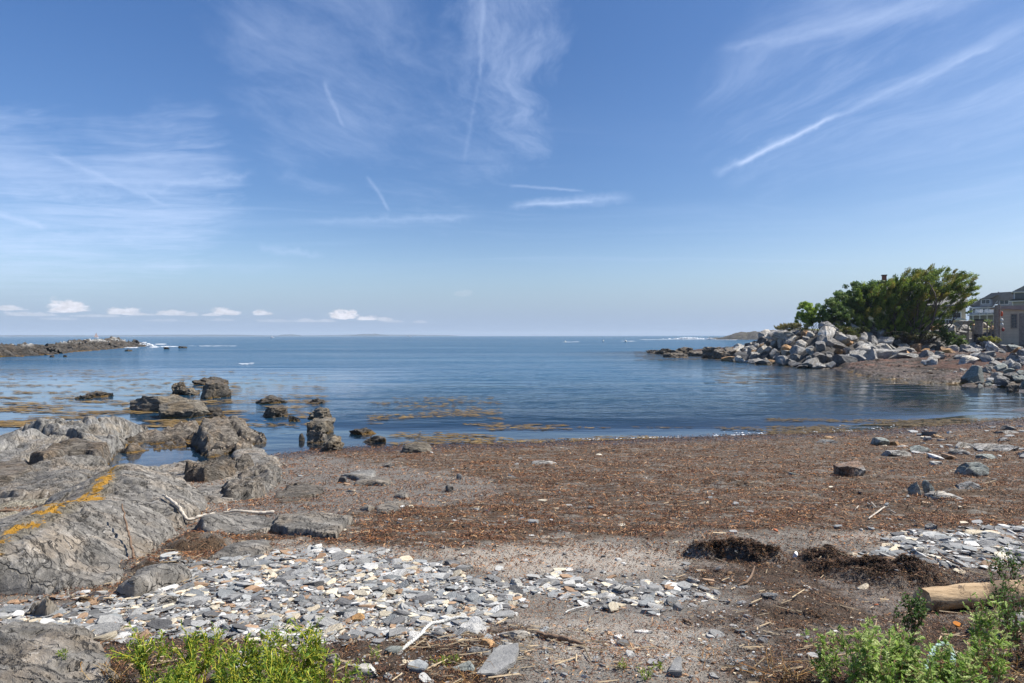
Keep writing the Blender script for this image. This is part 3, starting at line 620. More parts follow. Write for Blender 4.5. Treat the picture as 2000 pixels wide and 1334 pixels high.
def outcrop(name, label, outline, ctrl, sp, mat, cat='rock ledge', edge=.18, rim=.06, skirt=.35, sdir=(.5, 1, .6), sfreq=6, samp=.03, rough=.03, plates=(), nf=1.2, seed=0., ridge=None, group=None, zb=None, world=None, blk=(.55, .09), bang=.6):
    if world: O, C = world
    else:
        O = [G(*p[:2]) if len(p) == 2 else Z(*p) for p in outline]; C = [Z(*p) for p in ctrl]
    pts = np.array(O + C); f = tps(pts[:, :2], pts[:, 2], 2e-3)
    poly = [tuple(p[:2]) for p in O]
    lo = pts.min(0)[:2] - .4; hi = pts.max(0)[:2] + .4
    xs = np.arange(lo[0], hi[0], sp); ys = np.arange(lo[1], hi[1], sp); X, Y = np.meshgrid(xs, ys)
    s = sdf(X, Y, poly) + edge * .9 * fbm(X * 1.1 / max(.3, edge * 3), Y * 1.1 / max(.3, edge * 3), seed, 4)
    h = f(X, Y) + rim * sstep(0, edge, s)
    for pp, dzp in plates:
        q = sdf(X, Y, [tuple(Z(*p)[:2]) if len(p) == 3 else tuple(G(*p)[:2]) for p in pp]) + .08 * fbm(X * 3, Y * 3, seed + 2, 3)
        h = h + dzp * sstep(-.03, .09, q)
    if blk[1]:
        q1, e1 = blocks(X, Y, blk[0], bang, 2.2, int(seed) + 3, .55); q2, e2 = blocks(X, Y, blk[0] * .36, bang + .15, 2.6, int(seed) + 8, .6)
        cm_ = sstep(-.35, .25, fbm(X * .7, Y * .7, seed + 11, 3))
        h = h + blk[1] * (q1 + .42 * q2 * cm_) - blk[1] * .9 * sstep(.09, .0, e1) * cm_ - blk[1] * .3 * sstep(.12, .0, e2) * cm_
        q3, e3 = blocks(X, Y, max(.09, blk[0] * .16), bang - .1, 2.4, int(seed) + 12, .7); h = h + min(.022, blk[1] * .22) * (q3 * (.4 + cm_) - .5 * sstep(.1, .0, e3))
    wq = .35 * fbm(X * nf, Y * nf, seed + 5, 3)
    u = (X * sdir[0] + Y * sdir[1] + h * sdir[2]) * sfreq + wq * sfreq * .3
    mod = .35 + .9 * sstep(-.25, .35, fbm(X * .8, Y * .8, seed + 9, 3))
    samp *= 1.5
    h = h + samp * mod * (saw(u) - .5) + samp * .45 * (saw(u * 2.7 + 3, .2) - .5)
    h = h + rough * fbm(X * 2.2, Y * 2.2, seed + 7, 5, .55) + rough * .35 * np.abs(fbm(X * 7, Y * 7, seed + 3, 3))
    h = h - skirt * sstep(edge * .35, -edge, s) - 0.0
    keep = s > -edge * 1.05
    SURF.append((xs, ys, np.where(s > 0, h, -9)))
    att = {}
    V = np.stack([X, Y, h], -1).reshape(-1, 3); fc = gridfaces(len(ys), len(xs), keep)
    li = np.zeros(len(V))
    if ridge:
        rd = [tuple(Z(*p)[:2]) for p in ridge]; dd = polydist(V[:, 0], V[:, 1], rd); li = sstep(.24, .03, dd)
    V, fc, li = compact(V, fc, li)
    c = np.array([V[:, 0].mean(), V[:, 1].mean(), V[:, 2].min()])
    me = npmesh(name, V - c, fc, True, None, {'lichen': li} if ridge else None, sharp=55)
    o = link(name, me, mat, loc=tuple(c)); tag(o, label, cat, group); return o
def boulder_me(name, w, d, h, seed, cuts=9, lvl=5, rough=.035, strata=.02, flat=.5, tight=.62, sharp=38, samp_dir=(.2, .3, 1)):
    r = np.random.default_rng(seed); V, Fc = ico(lvl); V = V.copy()
    V = np.sign(V) * np.abs(V) ** .62
    for i in range(cuts + 3):
        n = r.normal(size=3); n[2] *= .8; n /= np.linalg.norm(n); k = r.uniform(tight - .06, tight + .26)
        q = V @ n; V = V - np.clip(q - k, 0, None)[:, None] * n
    V[:, 2] = np.maximum(V[:, 2], -flat)
    V /= np.abs(V).max(0)
    V[:, 2] = (V[:, 2] - V[:, 2].min()) / (V[:, 2].max() - V[:, 2].min())
    S = np.array([w / 2, d / 2, h]); Pn = V * S
    sz = (w + d + h) / 3; q = Pn / sz
    nrm = V - [0, 0, .4]; nrm /= np.linalg.norm(nrm, axis=1)[:, None] + 1e-9
    dsp = rough * sz * (fbm(q[:, 0] * 2.5 + seed, q[:, 1] * 2.5, q[:, 2] * 2.5, 5, .6) - 1.3 * np.abs(fbm(q[:, 0] * 2.1 + seed, q[:, 1] * 2.1, q[:, 2] * 4 + 3, 4, .6)) + .3)
    sdv = np.array(samp_dir); u = (q @ sdv) * 9 + .8 * fbm(q[:, 0] * 1.5, q[:, 1] * 1.5 + seed, q[:, 2] * 1.5, 2)
    dsp = dsp + strata * sz * (saw(u) - .5)
    Pn = Pn + nrm * dsp[:, None]
    return npmesh(name, Pn, Fc, True, None, None, sharp=sharp)
def rockpx(name, label, x0, x1, yt, yb, zb, mat, depth=None, seed=0, rz=0, cat='rock', group=None, sink=.12, tilt=(0, 0), **kw):
    xm = (x0 + x1) / 2; b = Z(xm, yb, zb); w = (x1 - x0) * b[1] / F
    d = depth or w * .7; yc = b[1] + d * .5; w = (x1 - x0) * yc / F
    t = Q(xm, yt, yc + d * .15); h = max(.04, t[2] - zb)
    lvl = kw.pop('lvl', 5)
    sk = min(sink, h * .5 + .03)
    me = boulder_me(name, w, d, h + sk, seed, lvl=lvl, **kw)
    c = Q(xm, yb, yc)
    o = link(name, me, mat, loc=(c[0], yc, zb - sk), rot=(R(tilt[0]), R(tilt[1]), R(rz)))
    tag(o, label, cat, group); return o

# main ledge with the lichen ridge
outcrop('bedrock_ledge', 'big grey slate ledge at the left with a line of orange lichen along its crest',
        [(-260, 1100), (-120, 1165), (0, 1168), (130, 1162), (205, 1150), (232, 1148), (275, 1095), (345, 1048), (385, 1010), (408, 992), (385, 960), (352, 938), (330, 908), (240, 912), (200, 928), (120, 985), (60, 1020), (0, 1050), (-150, 1040), (-300, 1040)],
        [(215, 922, 1.02), (200, 948, 1.14), (130, 990, 1.24), (60, 1030, 1.30), (0, 1066, 1.32), (-100, 1090, 1.38), (300, 930, .92), (340, 960, .88), (300, 1000, .98), (230, 1040, 1.08), (150, 1100, 1.14), (60, 1100, 1.25), (250, 970, 1.06), (360, 1000, .86)],
        .024, M['ledge'], edge=.10, rim=.05, sdir=(.29, .96, .6), sfreq=5.0, samp=.018, rough=.018, nf=.9, blk=(.5, .042), bang=2.85, ridge=[(-60, 1090, 1.34), (0, 1062, 1.33), (60, 1028, 1.31), (130, 988, 1.25), (200, 946, 1.14), (222, 922, 1.04)],
        plates=[([(215, 930, 1.0), (330, 925, .9), (400, 990, .9), (380, 1010, .9), (330, 1015, .95), (290, 985, 1.0), (235, 955, 1.08)], .05)], seed=1)
# shelf continuing inland of the tide pool
outcrop('bedrock_shelf', 'low smooth grey brown rock shelf running from the lichen ledge down to the beach sand',
        [(240, 928, .3), (300, 912, .12), (350, 903, .06), (385, 897, .06), (420, 912, .2), (470, 870, .1), (505, 870, .05), (540, 895, .1), (552, 915), (530, 950), (470, 975), (420, 990), (400, 985), (380, 960), (330, 935)],
        [(360, 930, .34), (430, 950, .45), (500, 930, .45), (500, 895, .28), (300, 915, .3)],
        .05, M['ledge'], edge=.2, rim=.04, sdir=(.3, 1, .5), sfreq=3.2, samp=.02, rough=.025, seed=4, blk=(.8, .06), bang=2.9)
outcrop('stripey_ledge', 'cream streaked flat ledge under the back of the lichen crest at the left edge',
        [(-300, 1060), (-100, 1062), (0, 1062), (20, 1056), (60, 1020), (118, 980), (60, 975), (0, 985), (-100, 990), (-300, 1000)],
        [(0, 1030, .98), (60, 1000, .96), (-100, 1030, 1.0), (20, 1010, .97)], .035, M['cream_ledge'], edge=.12, rim=.05, sdir=(.5, .86, .4), sfreq=7, samp=.025, rough=.02, seed=8, blk=(.4, .03), bang=.1)
mound('tide_shelf', 'mottled grey rock shelf between the tide pool and the lichen ledge at the left edge', [(-300, 1000, .5), (0, 986, .45), (60, 978, .42), (125, 972, .4), (190, 938, .3), (213, 918, .2)],
      [(-300, 925), (0, 920), (50, 907), (90, 890), (130, 883), (180, 885, 3.0), (206, 888, 1.6)], [(60, 940, .5), (120, 915, .5), (0, 950, .5), (170, 905, .6)], 3.3, .8, .045, M['ledge'],
      edge=.14, rim=.08, sdir=(.5, 1, .4), sfreq=3.5, samp=.035, rough=.03, seed=12, blk=(.9, .10), bang=2.9)
# back slabs
mound('tilted_slab', 'large flat pale grey slab beside the open water at the left edge', [(-250, 925, .3), (-100, 926, .3), (0, 925, .3), (62, 906, .3), (85, 890, .32), (125, 864, .38)],
      [(-250, 862), (-100, 858), (0, 850), (40, 843), (75, 839, 2.6), (115, 844, 1.0)], [(0, 890, .4), (50, 880, .5), (90, 862, .5), (-100, 890, .5)], 4.0, .8, .05, M['slab'], edge=.14, rim=.16, sdir=(.3, 1, 2), sfreq=2.0, samp=.012, rough=.015, seed=15, blk=(1.9, .09), bang=2.5)
mound('rock_ridge', 'long pale cracked rock ridge behind the flat slab with a gentle peak', [(35, 842, .12), (100, 860, .3), (130, 866, .32), (180, 872, .3), (215, 876, .2), (250, 868, .05), (293, 849, 0)],
      [(42, 834, .5), (75, 828, 1.0), (105, 821), (150, 814), (200, 808), (235, 809), (262, 826, 1.5), (288, 838, .8)], [(150, 838, .5), (200, 840, .5), (240, 845, .5)], 2.2, 1.4, .04, M['slab'], edge=.16, rim=.14,
      sdir=(1.0, .5, 1.6), sfreq=2.0, samp=.03, rough=.02, seed=18, blk=(1.1, .16), bang=2.75)
mound('hump_rock', 'rounded tan slab with a dark undercut front before the rock ridge', [(55, 908, .3), (85, 913, .3), (130, 897, .32), (165, 893, .32), (190, 901, .25), (214, 884, .25)],
      [(68, 890, .8), (90, 874), (115, 864), (145, 858), (175, 862), (200, 872), (216, 879, .6)], [(105, 884, .35), (150, 878, .4)], 1.3, .5, .03, M['shelf'], edge=.06, rim=.22, sdir=(.2, 1, 1), sfreq=3, samp=.03, rough=.02, seed=21, blk=(.9, .05), bang=2.3)
mound('wedge_slab', 'smooth grey brown slab lying between the hump rock and the rock ridge', [(128, 853, .35), (160, 867, .35), (195, 883, .28), (220, 877, .25)],
      [(136, 845, .8), (160, 844), (185, 851), (214, 868, .8)], [], 1.1, .5, .03, M['slab'], edge=.06, rim=.12, sdir=(.2, 1, 1), sfreq=3, samp=.02, rough=.02, seed=22, blk=(.9, .03), bang=2.3)
outcrop('brown_slab', 'flat dark brown slab at the left edge below the flat pale slab',
        [(-100, 935, .4), (0, 935, .4), (40, 928, .4), (68, 916, .4), (45, 905, .4), (0, 910, .4), (-100, 905, .4)],
        [(0, 918, .6), (40, 912, .58), (20, 922, .58)], .04, M['shelf'], edge=.08, rim=.1, sdir=(.2, 1, 1), sfreq=3, samp=.02, rough=.02, seed=23, blk=(1.2, .02))
mound('weedy_reef_ledge', 'brown weathered ledge with dark pits between the tide pool and the open water', [(200, 884, 0), (255, 885, 0), (310, 879, 0), (350, 876, 0), (392, 870, 0)],
      [(212, 878, .7), (235, 862, 1.1), (265, 850), (300, 838), (350, 822), (388, 818)], [(280, 870, .4), (340, 860, .4), (320, 848, .7), (370, 845, .6)], 2.2, .9, .045, M['shelf'], edge=.16, rim=.14,
      sdir=(.9, .6, 1.0), sfreq=2.4, samp=.07, rough=.09, seed=25, blk=(.6, .17), bang=.5)
mound('humped_outcrop', 'rounded brown outcrop humped up where the ledge meets the small lagoon', [(384, 876, .02), (402, 890, .05), (440, 884, .08), (500, 880, .02), (524, 864, 0)],
      [(388, 826, 1.4), (405, 814), (430, 810), (460, 816), (490, 828), (515, 846, 1.2)], [(410, 850, .4), (450, 850, .5), (490, 858, .5), (430, 830, .75)], 2.2, 1.0, .045, M['shelf'], edge=.16, rim=.16,
      sdir=(1, .5, 1.2), sfreq=2.6, samp=.07, rough=.06, seed=28, blk=(.5, .24), bang=2.6)
mound('pitted_boulder', 'big rough yellow brown boulder with a dark undercut over the rock shelf', [(356, 946, .42), (400, 949, .42), (440, 941, .42), (475, 932, .38), (500, 914, .34)],
      [(366, 902), (400, 892), (430, 885), (465, 887), (492, 897, .9)], [(380, 922, .4), (420, 915, .5), (460, 912, .5)], 1.35, .6, .026, M['shelf'], cat='boulder', edge=.06, rim=.2,
      sdir=(.4, 1, 1.4), sfreq=4, samp=.04, rough=.05, seed=31, blk=(.32, .17), bang=.3)
outcrop('low_outcrop', 'small grey outcrop with a dark cracked end just below the pitted boulder',
        [(422, 962), (450, 978), (500, 972), (532, 955), (552, 925), (545, 905), (520, 900), (490, 925), (450, 945)],
        [(440, 955, .72), (480, 950, .74), (515, 930, .66), (530, 912, .55)], .035, M['ledge'], edge=.1, rim=.06, sdir=(.9, .7, 1), sfreq=5, samp=.04, rough=.05, seed=34)
outcrop('rock_pavement', 'patch of sunk reddish rock pavement in the sand right of the small outcrop',
        [(545, 990), (600, 1000), (640, 985), (615, 950), (570, 945), (545, 965)], [(590, 975, .66), (610, 965, .64)], .035, M['shelf'], edge=.12, rim=.02, skirt=.15, sdir=(.9, .7, 1), sfreq=6, samp=.015, rough=.02, seed=37)
mound('red_ledge', 'broad rusty red and dark brown layered ledge sloping into the cove below the cedar', [(1640, 716, .04), (1690, 736, .04), (1760, 745, .04), (1860, 750, .06), (1905, 742, .2), (1940, 736, .3)],
      [(1652, 710, 4), (1720, 702, 17), (1800, 697, 22), (1900, 695, 23), (1965, 698, 18)], [(1760, 722, .35), (1850, 722, .35), (1800, 706, .7), (1900, 708, .6), (1720, 716, .3)], 25, 2.0, .13, M['red_ledge'],
      edge=.6, rim=.16, sdir=(.15, 1, 1.5), sfreq=1.1, samp=.08, rough=.06, nf=.4, seed=71, blk=(1.6, .22), bang=2.9)
# slabs on the beach
outcrop('beach_slab', 'long flat slate slab lying on the weed with a dark broken end to the left',
        [(385, 1046), (412, 1055), (445, 1046), (520, 1044), (545, 1030), (530, 1018), (470, 1010), (410, 1008), (392, 1015)],
        [(402, 1020, 1.0), (440, 1015, .93), (500, 1022, .87), (440, 1035, .90), (415, 1040, .94)], .016, M['ledge'], cat='slate slab', edge=.05, rim=.05, sdir=(.3, 1, 2), sfreq=8, samp=.008, rough=.012, seed=40, blk=(.6, .012))
outcrop('layered_ledge', 'dark edged layered slate step jutting from the sand beside the dead weed',
        [(528, 1040), (560, 1050), (615, 1056), (660, 1060), (672, 1040), (690, 1025), (650, 1016), (590, 1018), (535, 1022)],
        [(540, 1026, .89), (600, 1026, .885), (660, 1036, .86), (650, 1026, .85)], .014, M['ledge'], cat='slate slab', edge=.04, rim=.09, sdir=(.1, 1, 3), sfreq=14, samp=.014, rough=.01, seed=43, blk=(.3, .02), bang=0)
outcrop('shingle_slab', 'long ribbed slate slab with a black end at the head of the shingle',
        [(225, 1165), (262, 1168), (300, 1160), (370, 1140), (378, 1122), (355, 1112), (300, 1116), (262, 1130), (245, 1150)],
        [(262, 1136, 1.19), (310, 1122, 1.15), (360, 1120, 1.08), (300, 1142, 1.16)], .012, M['ledge'], cat='slate slab', edge=.04, rim=.06, sdir=(.4, 1, .5), sfreq=16, samp=.008, rough=.01, seed=46, blk=(.5, .015))
outcrop('weed_slab', 'pale thin slate slab lying in the dead weed above the shingle',
        [(402, 1098), (450, 1096), (500, 1090), (535, 1078), (530, 1062), (490, 1060), (450, 1070)], [(450, 1078, 1.0), (500, 1070, .98)], .016, M['ledge'], cat='slate slab', edge=.05, rim=.05, sdir=(.4, 1, .5), sfreq=12, samp=.008, rough=.01, seed=49, blk=(.5, .015))
outcrop('scaly_rock', 'pale scaly rock rising from the shingle under the foot of the big ledge',
        [(55, 1200), (90, 1208), (120, 1195), (150, 1165), (130, 1145), (90, 1140), (65, 1155)], [(80, 1150, 1.30), (110, 1160, 1.27), (90, 1180, 1.22)], .014, M['slab'], edge=.06, rim=.05, sdir=(1, .6, 1), sfreq=7, samp=.015, rough=.03, seed=52, blk=(.15, .05))
outcrop('near_ledge', 'broad flat swirled grey ledge filling the lower left corner',
        [(-400, 1420), (100, 1440), (200, 1400), (235, 1334), (225, 1290), (200, 1262), (150, 1240), (60, 1232), (-60, 1240), (-400, 1240)],
        [(0, 1260, 1.24), (100, 1252, 1.23), (180, 1270, 1.22), (100, 1330, 1.27), (0, 1334, 1.30), (200, 1330, 1.22)], .012, M['ledge'], edge=.09, rim=.06, sdir=(.6, 1, 2), sfreq=6, samp=.012, rough=.03, seed=55, blk=(.35, .035), bang=.2)
for i, (ol, zt, lab) in enumerate([
    ([(660, 932), (720, 945), (738, 930), (735, 922), (690, 925)], .78, 'pale flat stone slab lying on the grey sand nearest the small outcrop'),
    ([(690, 948), (760, 950), (768, 942), (730, 938), (700, 942)], .72, 'thin dark edged slab just below the pale flat slab on the grey sand'),
    ([(728, 1008), (760, 1013), (785, 1000), (795, 985), (770, 980), (742, 990)], .86, 'white veined grey slab lying flush in the weed'),
    ([(765, 975), (795, 978), (800, 966), (780, 962)], .80, 'small grey slab beside the white veined slab'),
    ([(700, 1000), (722, 1008), (735, 995), (715, 990)], .84, 'small dark slab left of the white veined slab')]):
    outcrop('stone_slab', lab, ol, [(sum(p[0] for p in ol) / len(ol), sum(p[1] for p in ol) / len(ol), float(G(sum(p[0] for p in ol) / len(ol), sum(p[1] for p in ol) / len(ol))[2]) + .055)], .018, M['slab'] if i == 0 else M['ledge'], cat='slab', edge=.05, rim=.055, skirt=.2, sfreq=9, samp=.006, rough=.01, seed=60 + i, blk=(.4, .01), group='flat slabs sunk in the beach')

# rocks in the shallows
rockpx('tide_rock', 'low broad pale brown rock in the shallows left of the black fronted slab', 266, 385, 768, 806, 0, M['sea_rock'], depth=3.2, seed=101, tight=.7, rough=.05, sink=.25)
rockpx('slab_boulder', 'long flat topped slab boulder with a black shaded front standing in the water', 308, 410, 784, 818, 0, M['sea_rock'], depth=1.6, seed=104, tight=.72, rough=.03, rz=6, sink=.25, strata=.03)
rockpx('jagged_rock', 'small jagged rock with upright layers behind the low broad tide rock', 334, 362, 744, 772, 0, M['sea_rock'], depth=1.0, seed=107, tight=.5, rough=.1, sink=.2, samp_dir=(1, .2, .3), strata=.05)
rockpx('jagged_rock', 'low brown rock trailing right of the upright jagged rock', 350, 398, 755, 772, 0, M['sea_rock'], depth=1.4, seed=108, tight=.5, rough=.09, sink=.2)
rockpx('weedy_boulder', 'dark block boulder fringed with yellow weed on the outermost rocks', 394, 446, 742, 780, 0, M['dark'], depth=2.2, seed=110, tight=.62, rough=.06, sink=.2)
rockpx('weedy_rock', 'low black rock with golden weed behind the dark block boulder', 386, 440, 734, 752, 0, M['dark'], depth=2.4, seed=112, tight=.6, rough=.08, sink=.2)
rockpx('tide_rock', 'low dark rock awash between the slab boulder and the brown outcrop', 395, 440, 795, 812, 0, M['dark'], depth=1.0, seed=113, tight=.6, rough=.08, sink=.2)
rockpx('lagoon_rock', 'dark ragged rock at the mouth of the small lagoon', 510, 562, 793, 817, 0, M['dark'], depth=1.2, seed=115, tight=.6, rough=.09, sink=.2)
rockpx('lagoon_rock', 'low yellow weed covered rock farther out than the lagoon mouth rock', 498, 560, 772, 790, 0, M['dark'], depth=1.4, seed=116, tight=.6, rough=.07, sink=.22)
rockpx('stacked_rock', 'pointed brown rock at the far end of the row beside the lagoon', 606, 650, 793, 820, 0, M['sea_rock'], depth=1.3, seed=118, tight=.55, rough=.09, sink=.2)
rockpx('stacked_rock', 'middle brown rock of the row beside the lagoon', 598, 652, 818, 852, 0, M['sea_rock'], depth=1.2, seed=120, tight=.6, rough=.09, sink=.2)
rockpx('stacked_rock', 'ragged dark rock low in the row beside the lagoon', 600, 640, 838, 868, 0, M['shelf'], depth=1.0, seed=121, tight=.6, rough=.1, sink=.2)
rockpx('stacked_rock', 'largest brown rock at the beach end of the row beside the lagoon', 622, 674, 848, 886, .02, M['sea_rock'], depth=.9, seed=123, tight=.6, rough=.08, sink=.2)
rockpx('awash_rock', 'low black wet rock awash beyond the square wet rock', 682, 735, 836, 850, 0, M['dark'], depth=.9, seed=125, tight=.6, rough=.1, sink=.15)
rockpx('wet_boulder', 'square black wet rock just off the beach', 706, 754, 850, 866, 0, M['dark'], depth=.6, seed=127, tight=.65, rough=.05, sink=.12)
rockpx('shore_boulder', 'rounded yellow grey boulder sitting at the water line', 786, 843, 864, 894, .03, M['sea_rock'], depth=.7, seed=130, tight=.74, rough=.03, cuts=6, sink=.08, cat='boulder')
rockpx('weedy_rock', 'small yellow weed topped rock in open water right of the lagoon mouth', 598, 640, 776, 790, 0, M['dark'], depth=1.2, seed=131, tight=.6, rough=.08, sink=.25)
rockpx('upright_stone', 'thin upright dark stone poking from the lagoon', 585, 596, 846, 862, 0, M['dark'], depth=.18, seed=132, tight=.5, rough=.06, sink=.15)
for i, (a, b, t_, u_) in enumerate([(170, 225, 765, 776), (142, 180, 772, 780), (405, 445, 805, 818), (560, 590, 812, 824), (220, 260, 896, 912), (163, 208, 928, 942)]):
    lab = ['low dark weed covered rock awash among the floating weed', 'small dark rock awash left of the low weed covered rock', 'yellow weed patch over a rock beside the humped outcrop', 'small weedy rock in the middle of the lagoon mouth', 'low brown rock at the left end of the tide pool', 'dark loose boulder wedged behind the lichen crest'][i]
    if i == 4: continue
    rockpx('small_rock', lab, a, b, t_, u_, 0 if i < 4 else .32, M['dark'], seed=140 + i, tight=.6, rough=.08, sink=.15)

# named stones on the beach
BS = [('square_boulder', 'squarish boulder with a rusty left face on the weed right of the middle', 1628, 1688, 900, 932, 'rip_red', 201),
      ('green_block', 'blocky pale green stone standing on the weed near the right edge', 1868, 1926, 901, 931, 'rip_green', 202),
      ('split_rock', 'dark greenish jagged rock with upright layers standing in the weed', 1772, 1800, 940, 969, 'rip_green', 203),
      ('split_rock', 'thin upright greenish slab leaning beside the jagged rock', 1799, 1827, 936, 966, 'rip_green', 204),
      ('buried_rock', 'long low pale rock half buried in the weed below the green block', 1808, 1885, 955, 982, 'rip_pale', 205),
      ('buried_rock', 'low brownish hump of rock right of the long half buried rock', 1868, 1925, 938, 958, 'rip_grey', 206),
      ('flat_stone', 'flat dark grey stone on the weed left of centre at the water line', 1038, 1092, 898, 908, 'rip_grey', 207),
      ('flat_stone', 'tan rounded stone resting on a flat grey stone at the water line', 1604, 1628, 852, 861, 'rip_rust', 208),
      ('flat_stone', 'flat grey stone under the tan rounded stone at the water line', 1590, 1634, 858, 867, 'rip_grey', 209),
      ('flat_stone', 'rough grey boulder with a white edge near the water line', 1694, 1734, 854, 871, 'rip_green', 210),
      ('flat_stone', 'long flat dark boulder in the upper right of the weed', 1713, 1775, 878, 893, 'rip_grey', 211),
      ('flat_stone', 'low pale green boulder just right of the long flat dark boulder', 1772, 1818, 870, 884, 'rip_green', 212),
      ('flat_stone', 'cream streaked boulder near the long slabs at the right', 1862, 1905, 863, 877, 'rip_pale', 213),
      ('flat_stone', 'dark flat slab left of the long slab pile at the right', 1848, 1890, 876, 889, 'rip_grey', 214),
      ('flat_stone', 'widest grey slab pile on the weed near the right edge', 1905, 1988, 866, 884, 'rip_grey', 215),
      ('flat_stone', 'dark grey stone cut by the right edge of the view on the weed', 1982, 2020, 880, 894, 'rip_grey', 216),
      ('flat_stone', 'small pointed grey stone above the green block', 1908, 1945, 887, 898, 'rip_green', 217),
      ('flat_stone', 'dark boulder at the far right water line', 1958, 1985, 830, 842, 'rip_dark', 218),
      ('flat_stone', 'flat grey stone below the dark boulder at the far right water line', 1940, 1986, 840, 848, 'rip_grey', 219),
      ('flat_stone', 'tan stone left of the far right water line boulders', 1815, 1842, 848, 856, 'rip_rust', 220),
      ('flat_stone', 'pale stone beside the tan stone near the right water line', 1802, 1820, 852, 861, 'rip_pale', 221),
      ('flat_stone', 'low tan stone above the long flat dark boulder', 1738, 1760, 862, 870, 'rip_rust', 222),
      ('flat_stone', 'dark stone standing on the grey sand left of the pale flat slab', 660, 680, 930, 943, 'rip_dark', 223),
      ('flat_stone', 'black flat stone on the sand below the shore boulder', 748, 772, 904, 913, 'rip_dark', 224),
      ('flat_stone', 'dark leaning slate stub poking from the sand right of the slabs', 888, 902, 925, 937, 'rip_dark', 225),
      ('flat_stone', 'dark slate stub poking up in the weed hollow', 870, 886, 946, 962, 'rip_dark', 226),
      ('flat_stone', 'small white stone on the weed above the slate stubs', 990, 1008, 926, 935, 'rip_pale', 227),
      ('flat_stone', 'grey stone half buried in the weed left of the square boulder', 1538, 1562, 922, 931, 'rip_green', 228),
      ('flat_stone', 'white stone on the weed left of the green block', 1816, 1842, 900, 908, 'rip_pale', 229),
      ('flat_stone', 'pale blue stone on a little sand rise among the weed', 1808, 1832, 1022, 1036, 'rip_grey', 230),
      ('flat_stone', 'cream boulder near the left margin of the shingle', 145, 182, 1162, 1182, 'rip_rust', 231),
      ('flat_stone', 'white streaked large cobble in the middle of the left shingle', 295, 350, 1160, 1186, 'rip_pale', 232)]
for n, lab, a, b, t_, u_, mt, sdn in BS:
    g = G((a + b) / 2, u_)
    rockpx(n, lab, a, b, t_, u_, float(H(g[0], g[1])), M[mt], seed=sdn, sink=.05, tight=.6 if n != 'green_block' else .75, lvl=4, rough=.03, depth=(b - a) * g[1] / F * (.75 if n != 'split_rock' else .5), cuts=8, group='loose stones on the weed')
# stones standing at the near edge
for n, lab, a, b, t_, u_, mt, sdn in [('near_stone', 'white and tan boulder among the yellow stemmed plants', 682, 745, 1298, 1330, 'rip_pale', 301),
      ('near_stone', 'pale green block stone beside the long slate blade', 877, 928, 1294, 1318, 'rip_green', 302),
      ('near_stone', 'round blue grey stone at the foot of the left plants', 634, 662, 1275, 1300, 'rip_grey', 303),
      ('near_stone', 'long cream stone lying right of the white rope', 972, 1038, 1238, 1254, 'rip_pale', 304),
      ('near_stone', 'tan stone touching the long cream stone', 937, 972, 1248, 1266, 'rip_rust', 305),
      ('near_stone', 'grey quartz stone below the long cream stone', 978, 1018, 1254, 1278, 'rip_pale', 306),
      ('near_stone', 'brown slate stone pointing right below the tan stone', 906, 960, 1264, 1284, 'rip_grey', 307),
      ('near_stone', 'blue grey slate slab beside the end of the white rope', 750, 790, 1268, 1284, 'rip_green', 308),
      ('near_stone', 'pale grey slate stone inside the bend of the white rope', 840, 866, 1232, 1248, 'rip_grey', 309),
      ('near_stone', 'dark rounded cobble in the middle of the shingle', 664, 690, 1158, 1176, 'rip_dark', 310),
      ('near_stone', 'rounded cream cobble near the lower edge of the shingle', 678, 712, 1198, 1216, 'rip_rust', 311),
      ('near_stone', 'white upright block in the left half of the shingle', 613, 637, 1198, 1220, 'rip_pale', 312),
      ('near_stone', 'white block on the right rim of the left shingle', 995, 1020, 1130, 1149, 'rip_pale', 313),
      ('near_stone', 'dark brown low boulder on the pale sand above the shingle', 866, 902, 1094, 1108, 'rip_dark', 314),
      ('near_stone', 'brown flat slab beside the dark low boulder on the pale sand', 888, 925, 1104, 1118, 'rip_grey', 315),
      ('near_stone', 'white flat stone on the pale sand under the weed', 724, 772, 1074, 1088, 'rip_pale', 316),
      ('near_stone', 'blue grey block at the left end of the small shingle patch', 1043, 1088, 1130, 1144, 'rip_grey', 317),
      ('near_stone', 'white lump in the small shingle patch', 1192, 1240, 1143, 1160, 'rip_pale', 318),
      ('near_stone', 'dark pointed slate in the right hand shingle', 1785, 1815, 1070, 1086, 'rip_grey', 319),
      ('near_stone', 'white speckled stone partly hidden by the grey green bushes', 1700, 1728, 1290, 1318, 'rip_pale', 320),
      ('near_stone', 'smooth dark pebble near the orange shell', 1886, 1908, 1228, 1241, 'rip_dark', 321),
      ('near_stone', 'pale slab standing below the log at the right edge', 1955, 2040, 1190, 1230, 'rip_pale', 322)]:
    g = G((a + b) / 2, u_)
    rockpx(n, lab, a, b, t_, u_, float(H(g[0], g[1])), M[mt], seed=sdn, sink=.025, tight=.66, lvl=4, rough=.025, strata=.012, depth=(b - a) * g[1] / F * .7, cuts=8, group='larger stones near the camera')
